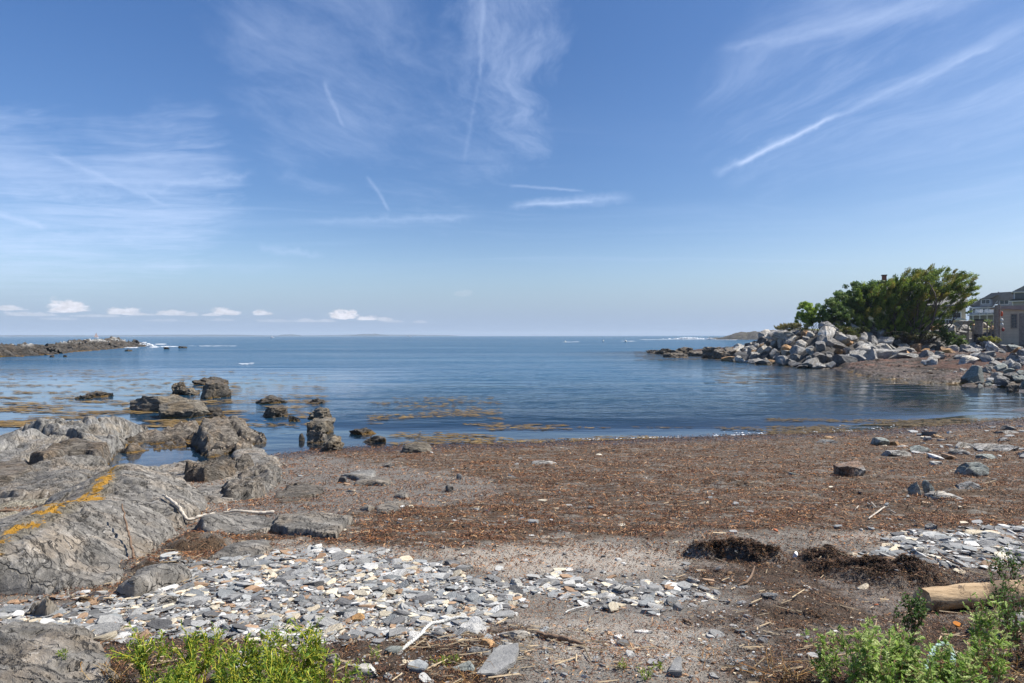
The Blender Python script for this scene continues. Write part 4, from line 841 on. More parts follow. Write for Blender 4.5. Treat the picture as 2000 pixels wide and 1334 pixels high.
def prism_px(name, label, ol, zt, th, mat, cat='slate', rough=.004, seed=0):
    """thin slate: outline on the ground, rough top, thickness th"""
    P = [G(*p) for p in ol]; c = np.mean(P, 0); z0 = float(H(c[0], c[1])); bm = bmesh.new()
    vs = [bm.verts.new((p[0] - c[0], p[1] - c[1], zt)) for p in P]; f = bm.faces.new(vs)
    r = bmesh.ops.extrude_face_region(bm, geom=[f]); vv = [e for e in r['geom'] if isinstance(e, bmesh.types.BMVert)]
    for v in vv: v.co.z -= th
    bmesh.ops.recalc_face_normals(bm, faces=bm.faces)
    bmesh.ops.bevel(bm, geom=bm.edges[:], offset=.004, segments=2, affect='EDGES')
    bmesh.ops.triangulate(bm, faces=bm.faces); bmesh.ops.subdivide_edges(bm, edges=bm.edges[:], cuts=3, use_grid_fill=True)
    for v in bm.verts:
        k = rough * float(pn(v.co.x * 20 + seed, v.co.y * 20, v.co.z * 20)); v.co += Vector((k, k, k * 2))
    me = bpy.data.meshes.new(name); bm.to_mesh(me); bm.free(); me.polygons.foreach_set('use_smooth', [True] * len(me.polygons)); me.set_sharp_from_angle(angle=R(30))
    o = link(name, me, mat, loc=(c[0], c[1], z0 + .0), rot=(R(3), R(-2), 0)); tag(o, label, cat); return o
prism_px('slate_slab', 'long pointed blue grey slate blade lying near the bottom centre', [(930, 1326), (968, 1328), (1005, 1308), (1014, 1290), (1012, 1282), (975, 1284), (955, 1300)], .045, .035, CM['slate grey'])
prism_px('slate_slab', 'small slate plate tucked behind the long slate blade', [(962, 1290), (985, 1296), (995, 1284), (985, 1276), (962, 1280)], .035, .03, CM['slate grey'], seed=3)
prism_px('slate_slab', 'grey slate plate at the bottom edge left of the slate blade', [(795, 1318), (830, 1322), (838, 1312), (820, 1306), (798, 1310)], .03, .025, CM['blue grey'], seed=4)
prism_px('slate_slab', 'upright looking blue slate plate at the bottom edge right of the slate blade', [(1305, 1334), (1332, 1336), (1332, 1312), (1318, 1314)], .04, .03, CM['slate grey'], seed=5)
prism_px('slate_slab', 'grey slate plate below the left shingle beside the plants', [(672, 1244), (710, 1250), (716, 1242), (690, 1236)], .03, .025, CM['slate grey'], seed=6)
prism_px('slate_slab', 'second grey slate plate just right of the one beside the plants', [(708, 1240), (740, 1246), (742, 1238), (725, 1232)], .03, .025, CM['slate grey'], seed=7)

# ------------------------------------------------------------------ reef and headland
def ridge_rock(name, label, line, sp, mat, noise_sc, noise_a, seed=0, cat='reef', power=1.0, kind=None, z0=-.6):
    P = np.array(line, float); lo = P[:, :2].min(0) - P[:, 2].max() * 1.1; hi = P[:, :2].max(0) + P[:, 2].max() * 1.1
    xs = np.arange(lo[0], hi[0], sp); ys = np.arange(lo[1], hi[1], sp); X, Y = np.meshgrid(xs, ys); h = np.full(X.shape, -9.0)
    for a, b in zip(P[:-1], P[1:]):
        v = b[:2] - a[:2]; t = np.clip(((X - a[0]) * v[0] + (Y - a[1]) * v[1]) / (v @ v + 1e-9), 0, 1)
        d = np.hypot(X - a[0] - t * v[0], Y - a[1] - t * v[1]); w = a[2] + t * (b[2] - a[2]); hh = a[3] + t * (b[3] - a[3])
        q = np.clip(1.15 - (d / w) ** 2, -1, 1.15) / 1.15
        h = np.maximum(h, np.where(q > 0, hh * np.abs(q) ** power, q * 2))
    e = fbm(X * noise_sc, Y * noise_sc, seed, 5, .55); rdg = 1 - 2.2 * np.abs(fbm(X * noise_sc * 1.3 + 7, Y * noise_sc * 1.3 - Y * .1, seed + 4, 4, .6))
    u = (X * .8 + Y * .5 + h * 1.5) * .7 + e
    q1, e1 = blocks(X, Y, 1.3 / noise_sc, .7, 2.4, seed + 2, .8); q2, e2 = blocks(X, Y, .5 / noise_sc, .9, 2.4, seed + 5, .8)
    h = h + noise_a * (e * .35 + 1.0 * q1 + .55 * q2 + .25 * (saw(u) - .5) - .3 * sstep(.1, 0, e1)) * sstep(-.8, .6, h)
    V = np.stack([X, Y, h], -1).reshape(-1, 3); f = gridfaces(len(ys), len(xs), h > z0)
    V, f = compact(V, f); c = np.array([V[:, 0].mean(), V[:, 1].mean(), 0])
    o = link(name, npmesh(name, V - c, f, True, sharp=45), mat, loc=tuple(c)); 
    if kind: tag(o, kind=kind)
    else: tag(o, label, cat)
    return o
def L2(px, py, Y): q = Q(px, py, Y); return q[0]
pt = lambda px, py, w, h: (*Z(px, py, 0)[:2], w, h)
ridge_rock('rocky_reef', 'long dark rocky reef with a golden weed fringe reaching in from the left',
           [pt(-160, 700, 6, 1.2), pt(-40, 697, 5.5, 1.15), pt(20, 694, 5.0, 1.1), pt(80, 688, 5.0, .75), pt(140, 684, 5.2, .85), pt(200, 679, 5, .8), pt(262, 676.5, 3.5, .5)], .26, M['reef'], .55, .95, 3)
ridge_rock('rocky_reef', 'higher blocky far crest of the reef where the seabirds stand',
           [(*Z(148, 677, 0)[:2], 3.5, 1.7), (*Z(185, 676.5, 0)[:2], 4.5, 2.2), (*Z(215, 676, 0)[:2], 4, 1.9), (*Z(250, 675.5, 0)[:2], 3.5, 1.6), (*Z(270, 675, 0)[:2], 2.0, .5)], .26, M['reef'], .5, 1.0, 9)
for a, b, u, lab in [(96, 108, 698, 'small dark rock awash in front of the reef at the left'), (122, 130, 697.5, 'smallest weedy rock awash in front of the reef'), (243, 258, 686, 'dark rock awash below the far end of the reef'), (347, 364, 680, 'flat rock awash out beyond the end of the reef'), (318, 332, 682, 'low weedy rock between the reef and the flat far rock')]:
    rockpx('awash_rock', lab, a, b, u - 4, u, 0, M['reef'], seed=int(a), rough=.08, sink=.3, lvl=4, tight=.6)
# spit of dark rock at the foot of the boulder bank
for i, (a, b, t_, u_, lab, mt) in enumerate([(1262, 1282, 684, 690, 'outermost low dark rock at the tip of the weedy spit', 'dark'), (1280, 1318, 681, 692, 'low dark rock next to the tip of the weedy spit', 'dark'), (1312, 1357, 680, 693, 'rounded dark purple rock in the middle of the weedy spit', 'dark'),
    (1300, 1345, 690, 699, 'flat golden weed covered rock in front of the spit', 'dark'), (1370, 1420, 678, 700, 'reddish brown jagged rock nearest the boulder bank on the spit', 'shelf'), (1395, 1455, 680, 702, 'rough red brown rock mass at the foot of the boulder bank corner', 'shelf'), (1340, 1385, 686, 696, 'low brown rock joining the spit to the red brown rocks', 'shelf')]):
    rockpx('spit_rock', lab, a, b, t_, u_, 0, M[mt], seed=400 + i, rough=.1, sink=.4, tight=.6, depth=4.5, strata=.04)
ridge_rock('rocky_headland', 'low dark rocky headland running out to sea beyond the boulder bank',
           [(*Z(1395, 662.5, 0)[:2], 6, .6), (*Z(1425, 662.8, 0)[:2], 9, 2.6), (*Z(1450, 663, 0)[:2], 12, 4.4), (*Z(1475, 663, 0)[:2], 14, 5.2), (*Z(1500, 663, 0)[:2], 16, 5.6), (*Z(1560, 663, 0)[:2], 20, 5.5), (*Z(1700, 663, 0)[:2], 25, 6)], 1.2, M['far_rock'], .09, 1.3, 5, cat='headland')

# ------------------------------------------------------------------ riprap boulder bank
variants = [boulder_me('riprap_boulder', 1, 1, 1, 500 + i, cuts=[7, 9, 11][i % 3], lvl=4, rough=.035, strata=.012, tight=.56, flat=.75) for i in range(14)]
def place_boulder(name, x, y, z, s, mt, seed, lab=None, cat='boulder', group=None, var=None):
    r = np.random.default_rng(seed); me0 = var[r.integers(len(var))]
    key = me0.name + mt
    me = _bm.get(key)
    if me is None: me = me0.copy(); me.materials.clear(); me.materials.append(M[mt] if mt in M else CM[mt]); _bm[key] = me
    o = bpy.data.objects.new(name, me); COL.objects.link(o); o.location = (x, y, z); o.scale = s
    o.rotation_euler = (r.normal() * .38, r.normal() * .38, r.uniform(0, 6.28)); tag(o, lab, cat, group); return o
_bm = {}
cand = []
r = np.random.default_rng(21)
def bank_h(x, y): return float(H(x, y))
tries = 0
while tries < 16000:
    tries += 1
    x = r.uniform(24, 62); y = r.uniform(60, 106)
    if x > 30 and y < 62 or (y > 90 and x > 36): continue
    sd_ = float(sdf(np.array(x), np.array(y), BANK))
    if not -.7 < sd_ < 6.6: continue
    if x / y > .79: continue
    s = r.uniform(.85, 1.25) if r.random() < .45 else r.uniform(1.25, 2.1)
    if x > 44: s *= .85
    if any((x - c[0]) ** 2 + (y - c[1]) ** 2 < (.46 * (s + c[3])) ** 2 for c in cand): continue
    cand.append((x, y, sd_, s))
if len(cand) > 288:            # keep the ones that show largest
    cand.sort(key=lambda c: -c[3] / c[1] * (1.35 - .09 * c[2]) * (1.6 if c[0] / c[1] > .58 else 1)); cand = cand[:296]
cand.sort(key=lambda c: project((c[0], c[1], 1))[0])
segs = [(1440, 'at the seaward corner'), (1570, 'under the pale shrub'), (1640, 'under the bushy trees'), (1720, 'under the cedar'), (1810, 'right of the cedar'), (1900, 'below the shed')]
cnt = {}; picked = []
for (x, y, sd_, s) in cand:
    pxx = project((x, y, 2))[0]; k = max([i for i, q in enumerate(segs) if pxx >= q[0]] or [0])
    row = 'bottom' if sd_ < 1.6 else ('lower' if sd_ < 3.3 else ('upper' if sd_ < 5 else 'top'))
    u = r.random(); mt = 'rip_grey' if u < .40 else 'rip_pale' if u < .80 else 'rip_rust' if u < .88 else 'rip_dark'
    if row == 'bottom' and u < .3: mt = 'rip_dark' if u < .12 else 'rip_grey'
    picked.append((x, y, sd_, s, k, row, mt))
tot = {}
for p in picked: tot[(p[4], p[5], p[6])] = tot.get((p[4], p[5], p[6]), 0) + 1
CN_ = {'rip_grey': 'grey', 'rip_pale': 'whitish', 'rip_rust': 'orange brown', 'rip_dark': 'dark'}
for i, (x, y, sd_, s, k, row, mt) in enumerate(picked):
    key = (k, row, mt); n = cnt.get(key, 0); cnt[key] = n + 1
    o_ = '' if tot[key] == 1 else ordw(n) + ' '
    tail = '' if tot[key] == 1 else ' from the left'
    lab = f"{o_}{CN_[mt]} boulder{tail} in the bank's {row} row {segs[k][1]}"
    z = bank_h(x, y) - s * .18
    place_boulder('riprap_boulder', x, y, z, (s * r.uniform(1.0, 1.5), s * r.uniform(.75, 1.05), s * r.uniform(.6, .9)), mt, 900 + i, lab, 'boulder', 'riprap boulders of the bank', variants)
print('riprap', len(picked))
# loose shore rocks at the right of the cove
cand = []; tries = 0
while tries < 6000 and len(cand) < 85:
    tries += 1
    pxx, pyy = r.uniform(1925, 2040), r.uniform(688, 768)
    if pyy > 700 and pxx < 1925 + (770 - pyy) * .0 + (20 if pyy > 740 else 0) : continue
    g = G(pxx, pyy); 
    if g[2] < .06: continue
    s = r.uniform(.35, .9) * (1.3 if r.random() < .25 else 1)
    if any((g[0] - c[0]) ** 2 + (g[1] - c[1]) ** 2 < (.42 * (s + c[3])) ** 2 for c in cand): continue
    cand.append((g[0], g[1], g[2], s))
for tries in range(400):                       # a strip of rubble in front of the red ledge
    pxx, pyy = r.uniform(1690, 1930), r.uniform(738, 752) + 0
    pyy = 738 + (pxx - 1690) / 240 * 14 + r.uniform(-3, 5); g = G(pxx, pyy); s = r.uniform(.2, .5)
    if g[2] < .0 or len(cand) > 135: continue
    if any((g[0] - c[0]) ** 2 + (g[1] - c[1]) ** 2 < (.5 * (s + c[3])) ** 2 for c in cand): continue
    cand.append((g[0], g[1], g[2], s))
cand.sort(key=lambda c: project(c[:3])[0])
rows = {}
items = []
for (x, y, z, s) in cand:
    u = r.random(); mt = 'rip_grey' if u < .45 else 'rip_green' if u < .6 else 'rip_dark' if u < .75 else 'shelf' if u < .9 else 'rip_pale'
    pxx, pyy = project((x, y, z))
    reg = 'rubble strip below the red ledge' if pxx < 1925 else ('water side of the right edge rock heap' if pyy > 742 else 'middle of the right edge rock heap' if pyy > 718 else 'back of the right edge rock heap')
    items.append((x, y, z, s, mt, reg))
cn2 = {'rip_grey': 'grey', 'rip_green': 'greenish', 'rip_dark': 'dark', 'shelf': 'brown', 'rip_pale': 'whitish'}
tot = {}; cnt = {}
for it in items: tot[it[4:]] = tot.get(it[4:], 0) + 1
for i, it in enumerate(items):
    x, y, z, s, mt, reg = it; n = cnt.get(it[4:], 0); cnt[it[4:]] = n + 1
    lab = f"{ordw(n) + ' ' if tot[it[4:]] > 1 else ''}{cn2[mt]} rock{' from the left' if tot[it[4:]] > 1 else ''} in the {reg}{'' }"
    place_boulder('shore_rock', x, y, bank_h(x, y) - s * .15, (s * 1.3, s, s * r.uniform(.45, .8)), mt, 2000 + i, lab, 'rock', 'loose rocks on the cove shore', variants)
rr = np.random.default_rng(88); rub = []
for tries in range(900):
    pxx, pyy = rr.uniform(1795, 2010), rr.uniform(668, 690); z_ = 1.2
    for _ in range(20): p_ = Z(pxx, pyy, z_); z_ = .5 * z_ + .5 * min(2.6, float(Hb(p_[0], p_[1])))
    s_ = rr.uniform(.8, 1.5)
    if len(rub) < 40 and 55 < p_[1] < 90 and all((p_[0] - c[0]) ** 2 + (p_[1] - c[1]) ** 2 > (.5 * (s_ + c[3])) ** 2 for c in rub): rub.append((p_[0], p_[1], bank_h(p_[0], p_[1]), s_))
rub.sort(key=lambda c: project(c[:3])[0])
for i, (x, y, z, s_) in enumerate(rub):
    mt = ('rip_grey', 'rip_pale', 'rip_pale', 'rip_rust', 'rip_green')[rr.integers(5)]
    place_boulder('rubble_boulder', x, y, z - s_ * .12, (s_ * 1.3, s_, s_ * rr.uniform(.55, .85)), mt, 4000 + i, f"{ordw(i)} boulder from the left in the rubble row directly behind the red ledge", 'boulder', 'rubble behind the red ledge', variants)
rockpx('standing_boulder', 'large angular greenish boulder standing on the red ledge near the right', 1876, 1918, 713, 743, .28, M['rip_green'], seed=451, tight=.5, cuts=6, sink=.3, depth=1.4, rough=.015, cat='boulder')
rockpx('block_boulder', 'big square brown boulder behind the red ledge', 1908, 1955, 676, 696, .95, M['rip_dark'], seed=452, tight=.66, sink=.3, depth=2.2, cat='boulder')
rockpx('block_boulder', 'flat grey block left of the big square brown boulder', 1878, 1908, 682, 695, .95, M['rip_grey'], seed=453, tight=.66, sink=.3, depth=1.6, cat='boulder')
rockpx('block_boulder', 'dark blue grey block at the right edge above the rock heap', 1976, 2010, 693, 712, .9, M['rip_grey'], seed=454, tight=.66, sink=.3, depth=1.6, cat='boulder')
rockpx('water_rock', 'small dark rock standing in the cove water at the right', 1968, 1990, 752, 766, 0, M['dark'], seed=455, tight=.6, sink=.2, rough=.08)
for i, (a, b, t_, u_, mt, lab) in enumerate([(1738, 1800, 690, 699, 'rip_grey', 'long flat grey slab at the top of the red ledge under the cedar'), (1796, 1818, 693, 699, 'rip_grey', 'small blue grey block right of the long flat slab'), (1866, 1912, 691, 697, 'rip_pale', 'low white slab behind the red ledge'), (1830, 1862, 681, 694, 'rip_pale', 'whitish pointed boulder behind the red ledge')]):
    rockpx('ledge_block', lab, a, b, t_, u_, .85, M[mt], seed=470 + i, tight=.6, sink=.3, depth=2.0)
# ------------------------------------------------------------------ cobbles, pebbles, dead weed
def stone_shape(seed, lvl=3, flat=.4):
    r = np.random.default_rng(seed); V, Fc = ico(lvl); V = V.copy(); V = np.sign(V) * np.abs(V) ** .7
    for i in range(r.integers(5, 9)):
        a = r.uniform(0, 6.28); n = np.array([math.cos(a), math.sin(a), r.normal() * .35]); n /= np.linalg.norm(n)
        k = r.uniform(.45, .8); V = V - np.clip(V @ n - k, 0, None)[:, None] * n
    for s in (1, -1):
        n = np.array([r.normal() * .15, r.normal() * .15, s]); n /= np.linalg.norm(n); k = r.uniform(.3, .55); V = V - np.clip(V @ n - k, 0, None)[:, None] * n
    V /= np.abs(V).max(0); V += .04 * pn(V[:, 0] * 2 + seed, V[:, 1] * 2, V[:, 2] * 2)[:, None] * V
    return V, Fc
SH3 = [stone_shape(700 + i, 3) for i in range(24)]; SH2 = [stone_shape(800 + i, 2) for i in range(16)]
CK = list(CCOL); CPR = np.array([.25, .17, .12, .12, .10, .12, .12]); CPR = np.array([.27, .15, .09, .10, .12, .07, .20]); CPR /= CPR.sum()
stones = []          # x, y, z, length, ratio, thick, rot, tiltx, tilty, colour, region
r = np.random.default_rng(77)
def add_stones(zn, n, lo, hi, name, thr=.5, ytop=0):
    P = np.array(ZN[zn]); a, b = P.min(0) - .3, P.max(0) + .3
    x = r.uniform(a[0], b[0], n * 3); y = r.uniform(a[1], b[1], n * 3); m = zone(zn, x, y, .25, .3) > r.uniform(0, 1, n * 3) * .8 + .15
    x, y = x[m][:n], y[m][:n]
    for i in range(len(x)):
        L_ = float(np.clip(r.lognormal(math.log(lo), .62), lo * .3, hi))
        stones.append([x[i], y[i], 0, L_, r.uniform(.45, .85), r.uniform(.10, .32), r.uniform(0, 6.28), r.normal() * .12, r.normal() * .12, r.choice(len(CK), p=CPR), name])
add_stones('shingle', 9500, .042, .20, 'left shingle band')
add_stones('shingle', 6000, .018, .04, 'left shingle band')
add_stones('shingle2', 800, .055, .15, 'small central shingle patch')
add_stones('shingle3', 1700, .065, .2, 'right shingle patch')
def add_band(n, pxr, pyr, lo, hi, name, cond=None):
    for i in range(n):
        px, py = r.uniform(*pxr), r.uniform(*pyr); g = G(px, py)
        if cond and not cond(g[0], g[1]): continue
        L_ = float(np.clip(r.lognormal(math.log(lo), .55), lo * .3, hi))
        stones.append([g[0], g[1], 0, L_, r.uniform(.5, .85), r.uniform(.2, .45), r.uniform(0, 6.28), r.normal() * .12, r.normal() * .12, r.choice(len(CK), p=CPR), name])
add_band(420, (560, 2050), (870, 1050), .05, .3, 'brown weed of the upper beach')
add_band(140, (1750, 2050), (835, 900), .14, .5, 'stony cove corner at the right')
add_band(1600, (500, 1600), (1055, 1340), .013, .03, 'pale sand above the shingle')
add_band(330, (560, 1500), (1060, 1150), .03, .14, 'pale sand above the shingle')
add_band(420, (450, 1500), (1230, 1340), .03, .11, 'beach strip nearest the camera')
add_band(260, (1300, 2000), (1080, 1340), .028, .11, 'dark weed at lower right')
add_band(200, (-60, 260), (1190, 1260), .05, .16, 'left shingle band')
add_band(420, (1560, 1960), (725, 758), .22, .55, 'shore of the red ledge', lambda x, y: H0(x, y) > .03)
S = np.array([s[:10] for s in stones], float); reg = [s[10] for s in stones]
S[:, 2] = H(S[:, 0], S[:, 1]) 
big = S[:, 3] / S[:, 1]
inshg = np.array([('shingle' in q) for q in reg])
S[:, 2] += np.where(inshg, r.uniform(-.006, .012, len(S)), 0) + S[:, 3] * S[:, 5] * .12
pp = [project(S[i, :3]) for i in range(len(S))]
vis = np.array([(-20 < p[0] < 2020 and 0 < p[1] < 1345) for p in pp])
orderi = np.argsort(-big * vis); top = set(orderi[:290].tolist())
vs_, fs_, cs_, off = [], [], [], 0
for i in range(len(S)):
    if i in top or not vis[i] and abs(pp[i][0] - 1000) > 1300: continue
    x, y, z, L_, ra, th, rz, tx, ty, ci = S[i]
    sh = SH3[i % 24] if L_ / y > .012 else SH2[i % 16]
    Mx = (Matrix.Translation((x, y, z)) @ Euler((tx, ty, rz)).to_matrix().to_4x4()); A = np.array(Mx)
    P = sh[0] * np.array([L_ / 2, L_ * ra / 2, L_ * th / 2]); P = P @ A[:3, :3].T + A[:3, 3]
    vs_.append(P); fs_.append(sh[1] + off); off += len(P)
    a, b = CCOL[CK[int(ci)]]; t_ = r.random(); c = (np.array(a) * (1 - t_) + np.array(b) * t_) * r.uniform(.8, 1.15)
    cs_.append(np.tile(c, (len(P), 1)))
me = npmesh('shingle', np.concatenate(vs_), np.concatenate(fs_), True, np.concatenate(cs_), sharp=32)
tag(link('shingle_stones', me, M['pebbles']), 'mixed small grey white and tan slate pebbles covering the beach shingle', 'shingle', kind='stuff')
cmesh = {}
items = []
for i in sorted(top, key=lambda k: pp[k][0]): items.append((i, CK[int(S[i, 9])], reg[i]))
tot = {}; cnt = {}
for i, c, g in items: tot[c, g] = tot.get((c, g), 0) + 1
for i, c, g in items:
    key = (c, i % 16)
    if key not in cmesh: cmesh[key] = npmesh('beach_cobble', SH3[i % 16][0] * .5, SH3[i % 16][1], True, sharp=32); cmesh[key].materials.append(CM[c])
    x, y, z, L_, ra, th, rz, tx, ty, ci = S[i]
    o = link('beach_cobble', cmesh[key], loc=(x, y, z), rot=(tx, ty, rz), scale=(L_, L_ * ra, L_ * th))
    n = cnt.get((c, g), 0); cnt[c, g] = n + 1
    lab = f"{ordw(n) + ' ' if tot[c, g] > 1 else ''}{c} cobble{' from the left' if tot[c, g] > 1 else ''} on the {g}"
    tag(o, lab, 'cobble', 'large cobbles on the beach')
# dead seaweed ribbons
def scatter_xy(n, y0, y1, k=1.3, spread=.80):
    u = r.uniform(0, 1, n); y = (y0 ** (1 - k) + u * (y1 ** (1 - k) - y0 ** (1 - k))) ** (1 / (1 - k))
    x = r.uniform(-1, 1, n) * (spread * y + .3); return x, y
x, y = scatter_xy(760000, 3.2, 26, 1.2)
on = (H0(x, y) > -.06)
x, y = x[on], y[on]
wr = zone('wrack', x, y); dk = np.maximum(zone('dark', x, y), zone('dark2', x, y)); mud = zone('mud', x, y)
gr = np.maximum(zone('shingle', x, y), zone('shingle2', x, y))
gr = np.maximum(gr, zone('shingle3', x, y))
pat = sstep(-.08, .26, fbm(x * 1.1, y * 2.6, 8.0, 4)); pat2 = sstep(-.1, .25, fbm(x * 1.6, y * 2.2, 3.0, 4))
hz_ = H0(x, y); edge_ = np.exp(-((hz_ - .01) / .045) ** 2) * (.35 + .65 * sstep(-.2, .2, fbm(x * 1.2, y * 3, 5.0, 4)))
prob = np.maximum.reduce([edge_ * (x > -6.2), wr * (.12 + .88 * pat), dk * (.35 + .65 * pat2), (.22 + .25 * pat2) + 0 * x, mud * .6 * pat]) * (1 - .70 * gr)
sel = r.uniform(0, 1, len(x)) < prob; x, y, dkk = x[sel], y[sel], (dk[sel] > wr[sel]) | (edge_[sel] > .35)
npile = 0
for p_ in PILES[:6]:
    c_ = G(p_[0], p_[1]); k_ = int(6500 * p_[2] * p_[3] / .05); a_ = r.uniform(0, 6.28, k_); q_ = np.abs(r.normal(size=k_)) * .55 + .12 * r.normal(size=k_)
    x = np.concatenate([x, c_[0] + np.cos(a_) * q_ * p_[2]]); y = np.concatenate([y, c_[1] + np.sin(a_) * q_ * p_[3]]); dkk = np.concatenate([dkk, np.ones(k_, bool)]); npile += k_
n = len(x); print('litter', n)
z = H(x, y); ls = (1 + np.clip(y - 6, 0, 20) * .05) * (.55 + .45 * sstep(4.5, 7.5, y))
Ln = r.lognormal(math.log(.028), .5, n).clip(.008, .11) * ls; Wn = r.uniform(.0025, .0075, n) * ls * 1.25
a = r.uniform(0, 6.28, n); tl = r.normal(size=n) * .35; dx, dy = np.cos(a), np.sin(a)
c0 = np.stack([x, y, z + .004 + r.uniform(0, .014, n)], -1); d = np.stack([dx * np.cos(tl), dy * np.cos(tl), np.sin(tl)], -1) * (Ln / 2)[:, None]
s = np.stack([-dy, dx, r.normal(size=n) * .5], -1) * (Wn / 2)[:, None]; mid = c0 + np.stack([r.normal(size=n) * .2, r.normal(size=n) * .2, r.uniform(0, .5, n)], -1) * Ln[:, None] * .4
V = np.stack([c0 - d - s * .4, c0 - d + s * .4, mid - s, mid + s, c0 + d - s * .3, c0 + d + s * .3], 1).reshape(-1, 3)
b = np.arange(n)[:, None] * 6; Fq = np.concatenate([b + [0, 2, 3, 1], b + [2, 4, 5, 3]])
pal = np.array([(.085, .044, .026), (.14, .078, .045), (.25, .155, .09), (.46, .34, .21), (.022, .014, .010), (.34, .16, .04), (.10, .046, .038), (.32, .23, .155)])
ci = np.where(dkk, r.choice(8, n, p=[.2, .12, .10, .05, .46, .015, .03, .025]), r.choice(8, n, p=[.24, .19, .13, .055, .25, .02, .055, .06]))
col = pal[ci] * r.uniform(.75, 1.3, (n, 1)) * [1.30, 1.02, .80]
col[-npile:] *= .62
col[dkk] = col[dkk] * [.86, .93, 1.0]
tag(link('dead_seaweed', npmesh('dead_seaweed', V, Fq, False, np.repeat(col, 6, 0)), M['litter']), 'brown dried seaweed litter strewn over the beach', 'seaweed', kind='stuff')
# pale stalks
x, y = scatter_xy(9000, 3.3, 20, 1.4)
pr = .25 * zone('wrack', x, y) + .6 * np.maximum(zone('dark', x, y), zone('dark2', x, y)) + .02
hot = np.exp(-(((x - G(300, 1130)[0]) / .5) ** 2 + ((y - G(300, 1130)[1]) / .5) ** 2)) + np.exp(-(((x - G(1000, 1275)[0]) / .5) ** 2 + ((y - G(1000, 1275)[1]) / .35) ** 2))
sel = r.uniform(0, 1, len(x)) < pr * .35 + hot; x, y = x[sel], y[sel]; n = len(x); z = H(x, y)
Ln = r.lognormal(math.log(.07), .5, n).clip(.02, .3); Wn = r.uniform(.002, .0045, n) * (1 + y * .04); a = r.normal(size=n) * .7; tl = r.normal(size=n) * .12
d = np.stack([np.cos(a) * np.cos(tl), np.sin(a) * np.cos(tl), np.sin(tl)], -1) * (Ln / 2)[:, None]; c0 = np.stack([x, y, z + .018], -1)
s1 = np.stack([-np.sin(a), np.cos(a), 0 * a], -1) * Wn[:, None]; up = np.array([0, 0, 1.]) * Wn[:, None]
V = np.stack([c0 - d - s1, c0 - d + s1, c0 - d + up, c0 + d - s1, c0 + d + s1, c0 + d + up], 1).reshape(-1, 3); b = np.arange(n)[:, None] * 6
Fq = np.concatenate([b + [0, 3, 5, 2], b + [2, 5, 4, 1]]); col = np.array([(.52, .40, .25)]) * r.uniform(.45, 1.15, (n, 1))
tag(link('dry_stalks', npmesh('dry_stalks', V, Fq, False, np.repeat(col, 6, 0)), M['litter']), 'pale broken reed stalks scattered through the dead seaweed', 'dry stalks', kind='stuff')
# floating weed
def flat_blobs(name, label, cat, P, rx, ry, cols, mat, zz=.03, nv=9, jag=.35, dome=.0):
    n = len(P); a = np.linspace(0, 2 * math.pi, nv, endpoint=False)
    rr = 1 + jag * r.normal(size=(n, nv)); th = r.normal(size=n) * .12
    ux = np.cos(a)[None] * rr * rx[:, None]; uy = np.sin(a)[None] * rr * ry[:, None]
    X = P[:, 0:1] + ux * np.cos(th)[:, None] - uy * np.sin(th)[:, None]; Yy = P[:, 1:2] + ux * np.sin(th)[:, None] + uy * np.cos(th)[:, None]
    ring = np.stack([X, Yy, np.full(X.shape, zz - dome)], -1); cen = np.stack([P[:, 0], P[:, 1], np.full(n, zz + .012 + dome)], -1)[:, None]
    V = np.concatenate([cen, ring], 1).reshape(-1, 3); b = np.arange(n)[:, None, None] * (nv + 1)
    k = np.arange(nv); tri = np.stack([0 * k, 1 + k, 1 + (k + 1) % nv], -1)[None]; Ft = (tri + b).reshape(-1, 3)
    o = link(name, npmesh(name, V, Ft, False, np.repeat(cols, nv + 1, 0)), mat); tag(o, label, cat, kind='stuff'); return o
pts = []
for (x0, x1, y0, y1, nn, lo, hi, thr) in [(-40, 470, 722, 835, 4200, .04, .22, .10), (430, 640, 728, 800, 500, .04, .2, .05), (480, 640, 765, 835, 500, .03, .16, .05), (720, 980, 775, 835, 1300, .03, .10, .0), (900, 1100, 830, 852, 160, .03, .14, .05), (1240, 1420, 686, 704, 900, .08, .35, -.1), (1400, 1900, 704, 752, 900, .05, .3, .0), (760, 1600, 835, 876, 2600, .02, .10, .0), (1500, 2000, 818, 850, 3000, .02, .09, -.1)]:
    for i in range(nn):
        p = Z(r.uniform(x0, x1), r.uniform(y0, y1), 0); 
        if float(fbm(np.array(p[0] * .22), np.array(p[1] * .5), 6.0, 3)) < thr + r.normal() * .08: continue
        if Hb(p[0], p[1]) > 0: continue
        pts.append((p[0], p[1], r.uniform(lo, hi), p[0] > 5))
pts = np.array(pts); n = len(pts); cols = np.array([(.20, .125, .04), (.15, .095, .035), (.25, .165, .06), (.09, .06, .03)])[r.choice(4, n)] * r.uniform(.8, 1.2, (n, 1)); cols[pts[:, 3] > 0] *= .5
flat_blobs('floating_seaweed', 'golden brown seaweed floating in flecks on the calm shallows', 'seaweed', pts, pts[:, 2] * 1.5, pts[:, 2] * .45, cols, M['litter'], .028)
M['foam'] = plain('sea_foam', (.78, .8, .82), .6, .08, 6)
pts = []
for (x0, x1, nn, dv) in [(1120, 1330, 130, 2.0), (1390, 1490, 150, 3.0), (1560, 1760, 120, 5)]:
    for i in range(nn):
        px = r.uniform(x0, x1); xx_ = 0; 
        for py in np.arange(820, 900, .5):
            p = Z(px, py, 0)
            if H0(p[0], p[1]) > -.01: break
        p = Z(px, py - abs(r.normal()) * dv + .5, 0)
        if float(fbm(np.array(p[0] * 1.5), np.array(p[1] * 4.5), 2.0, 4)) < .18 + .10 * r.normal(): continue
        pts.append((p[0], p[1], r.uniform(.006, .022)))
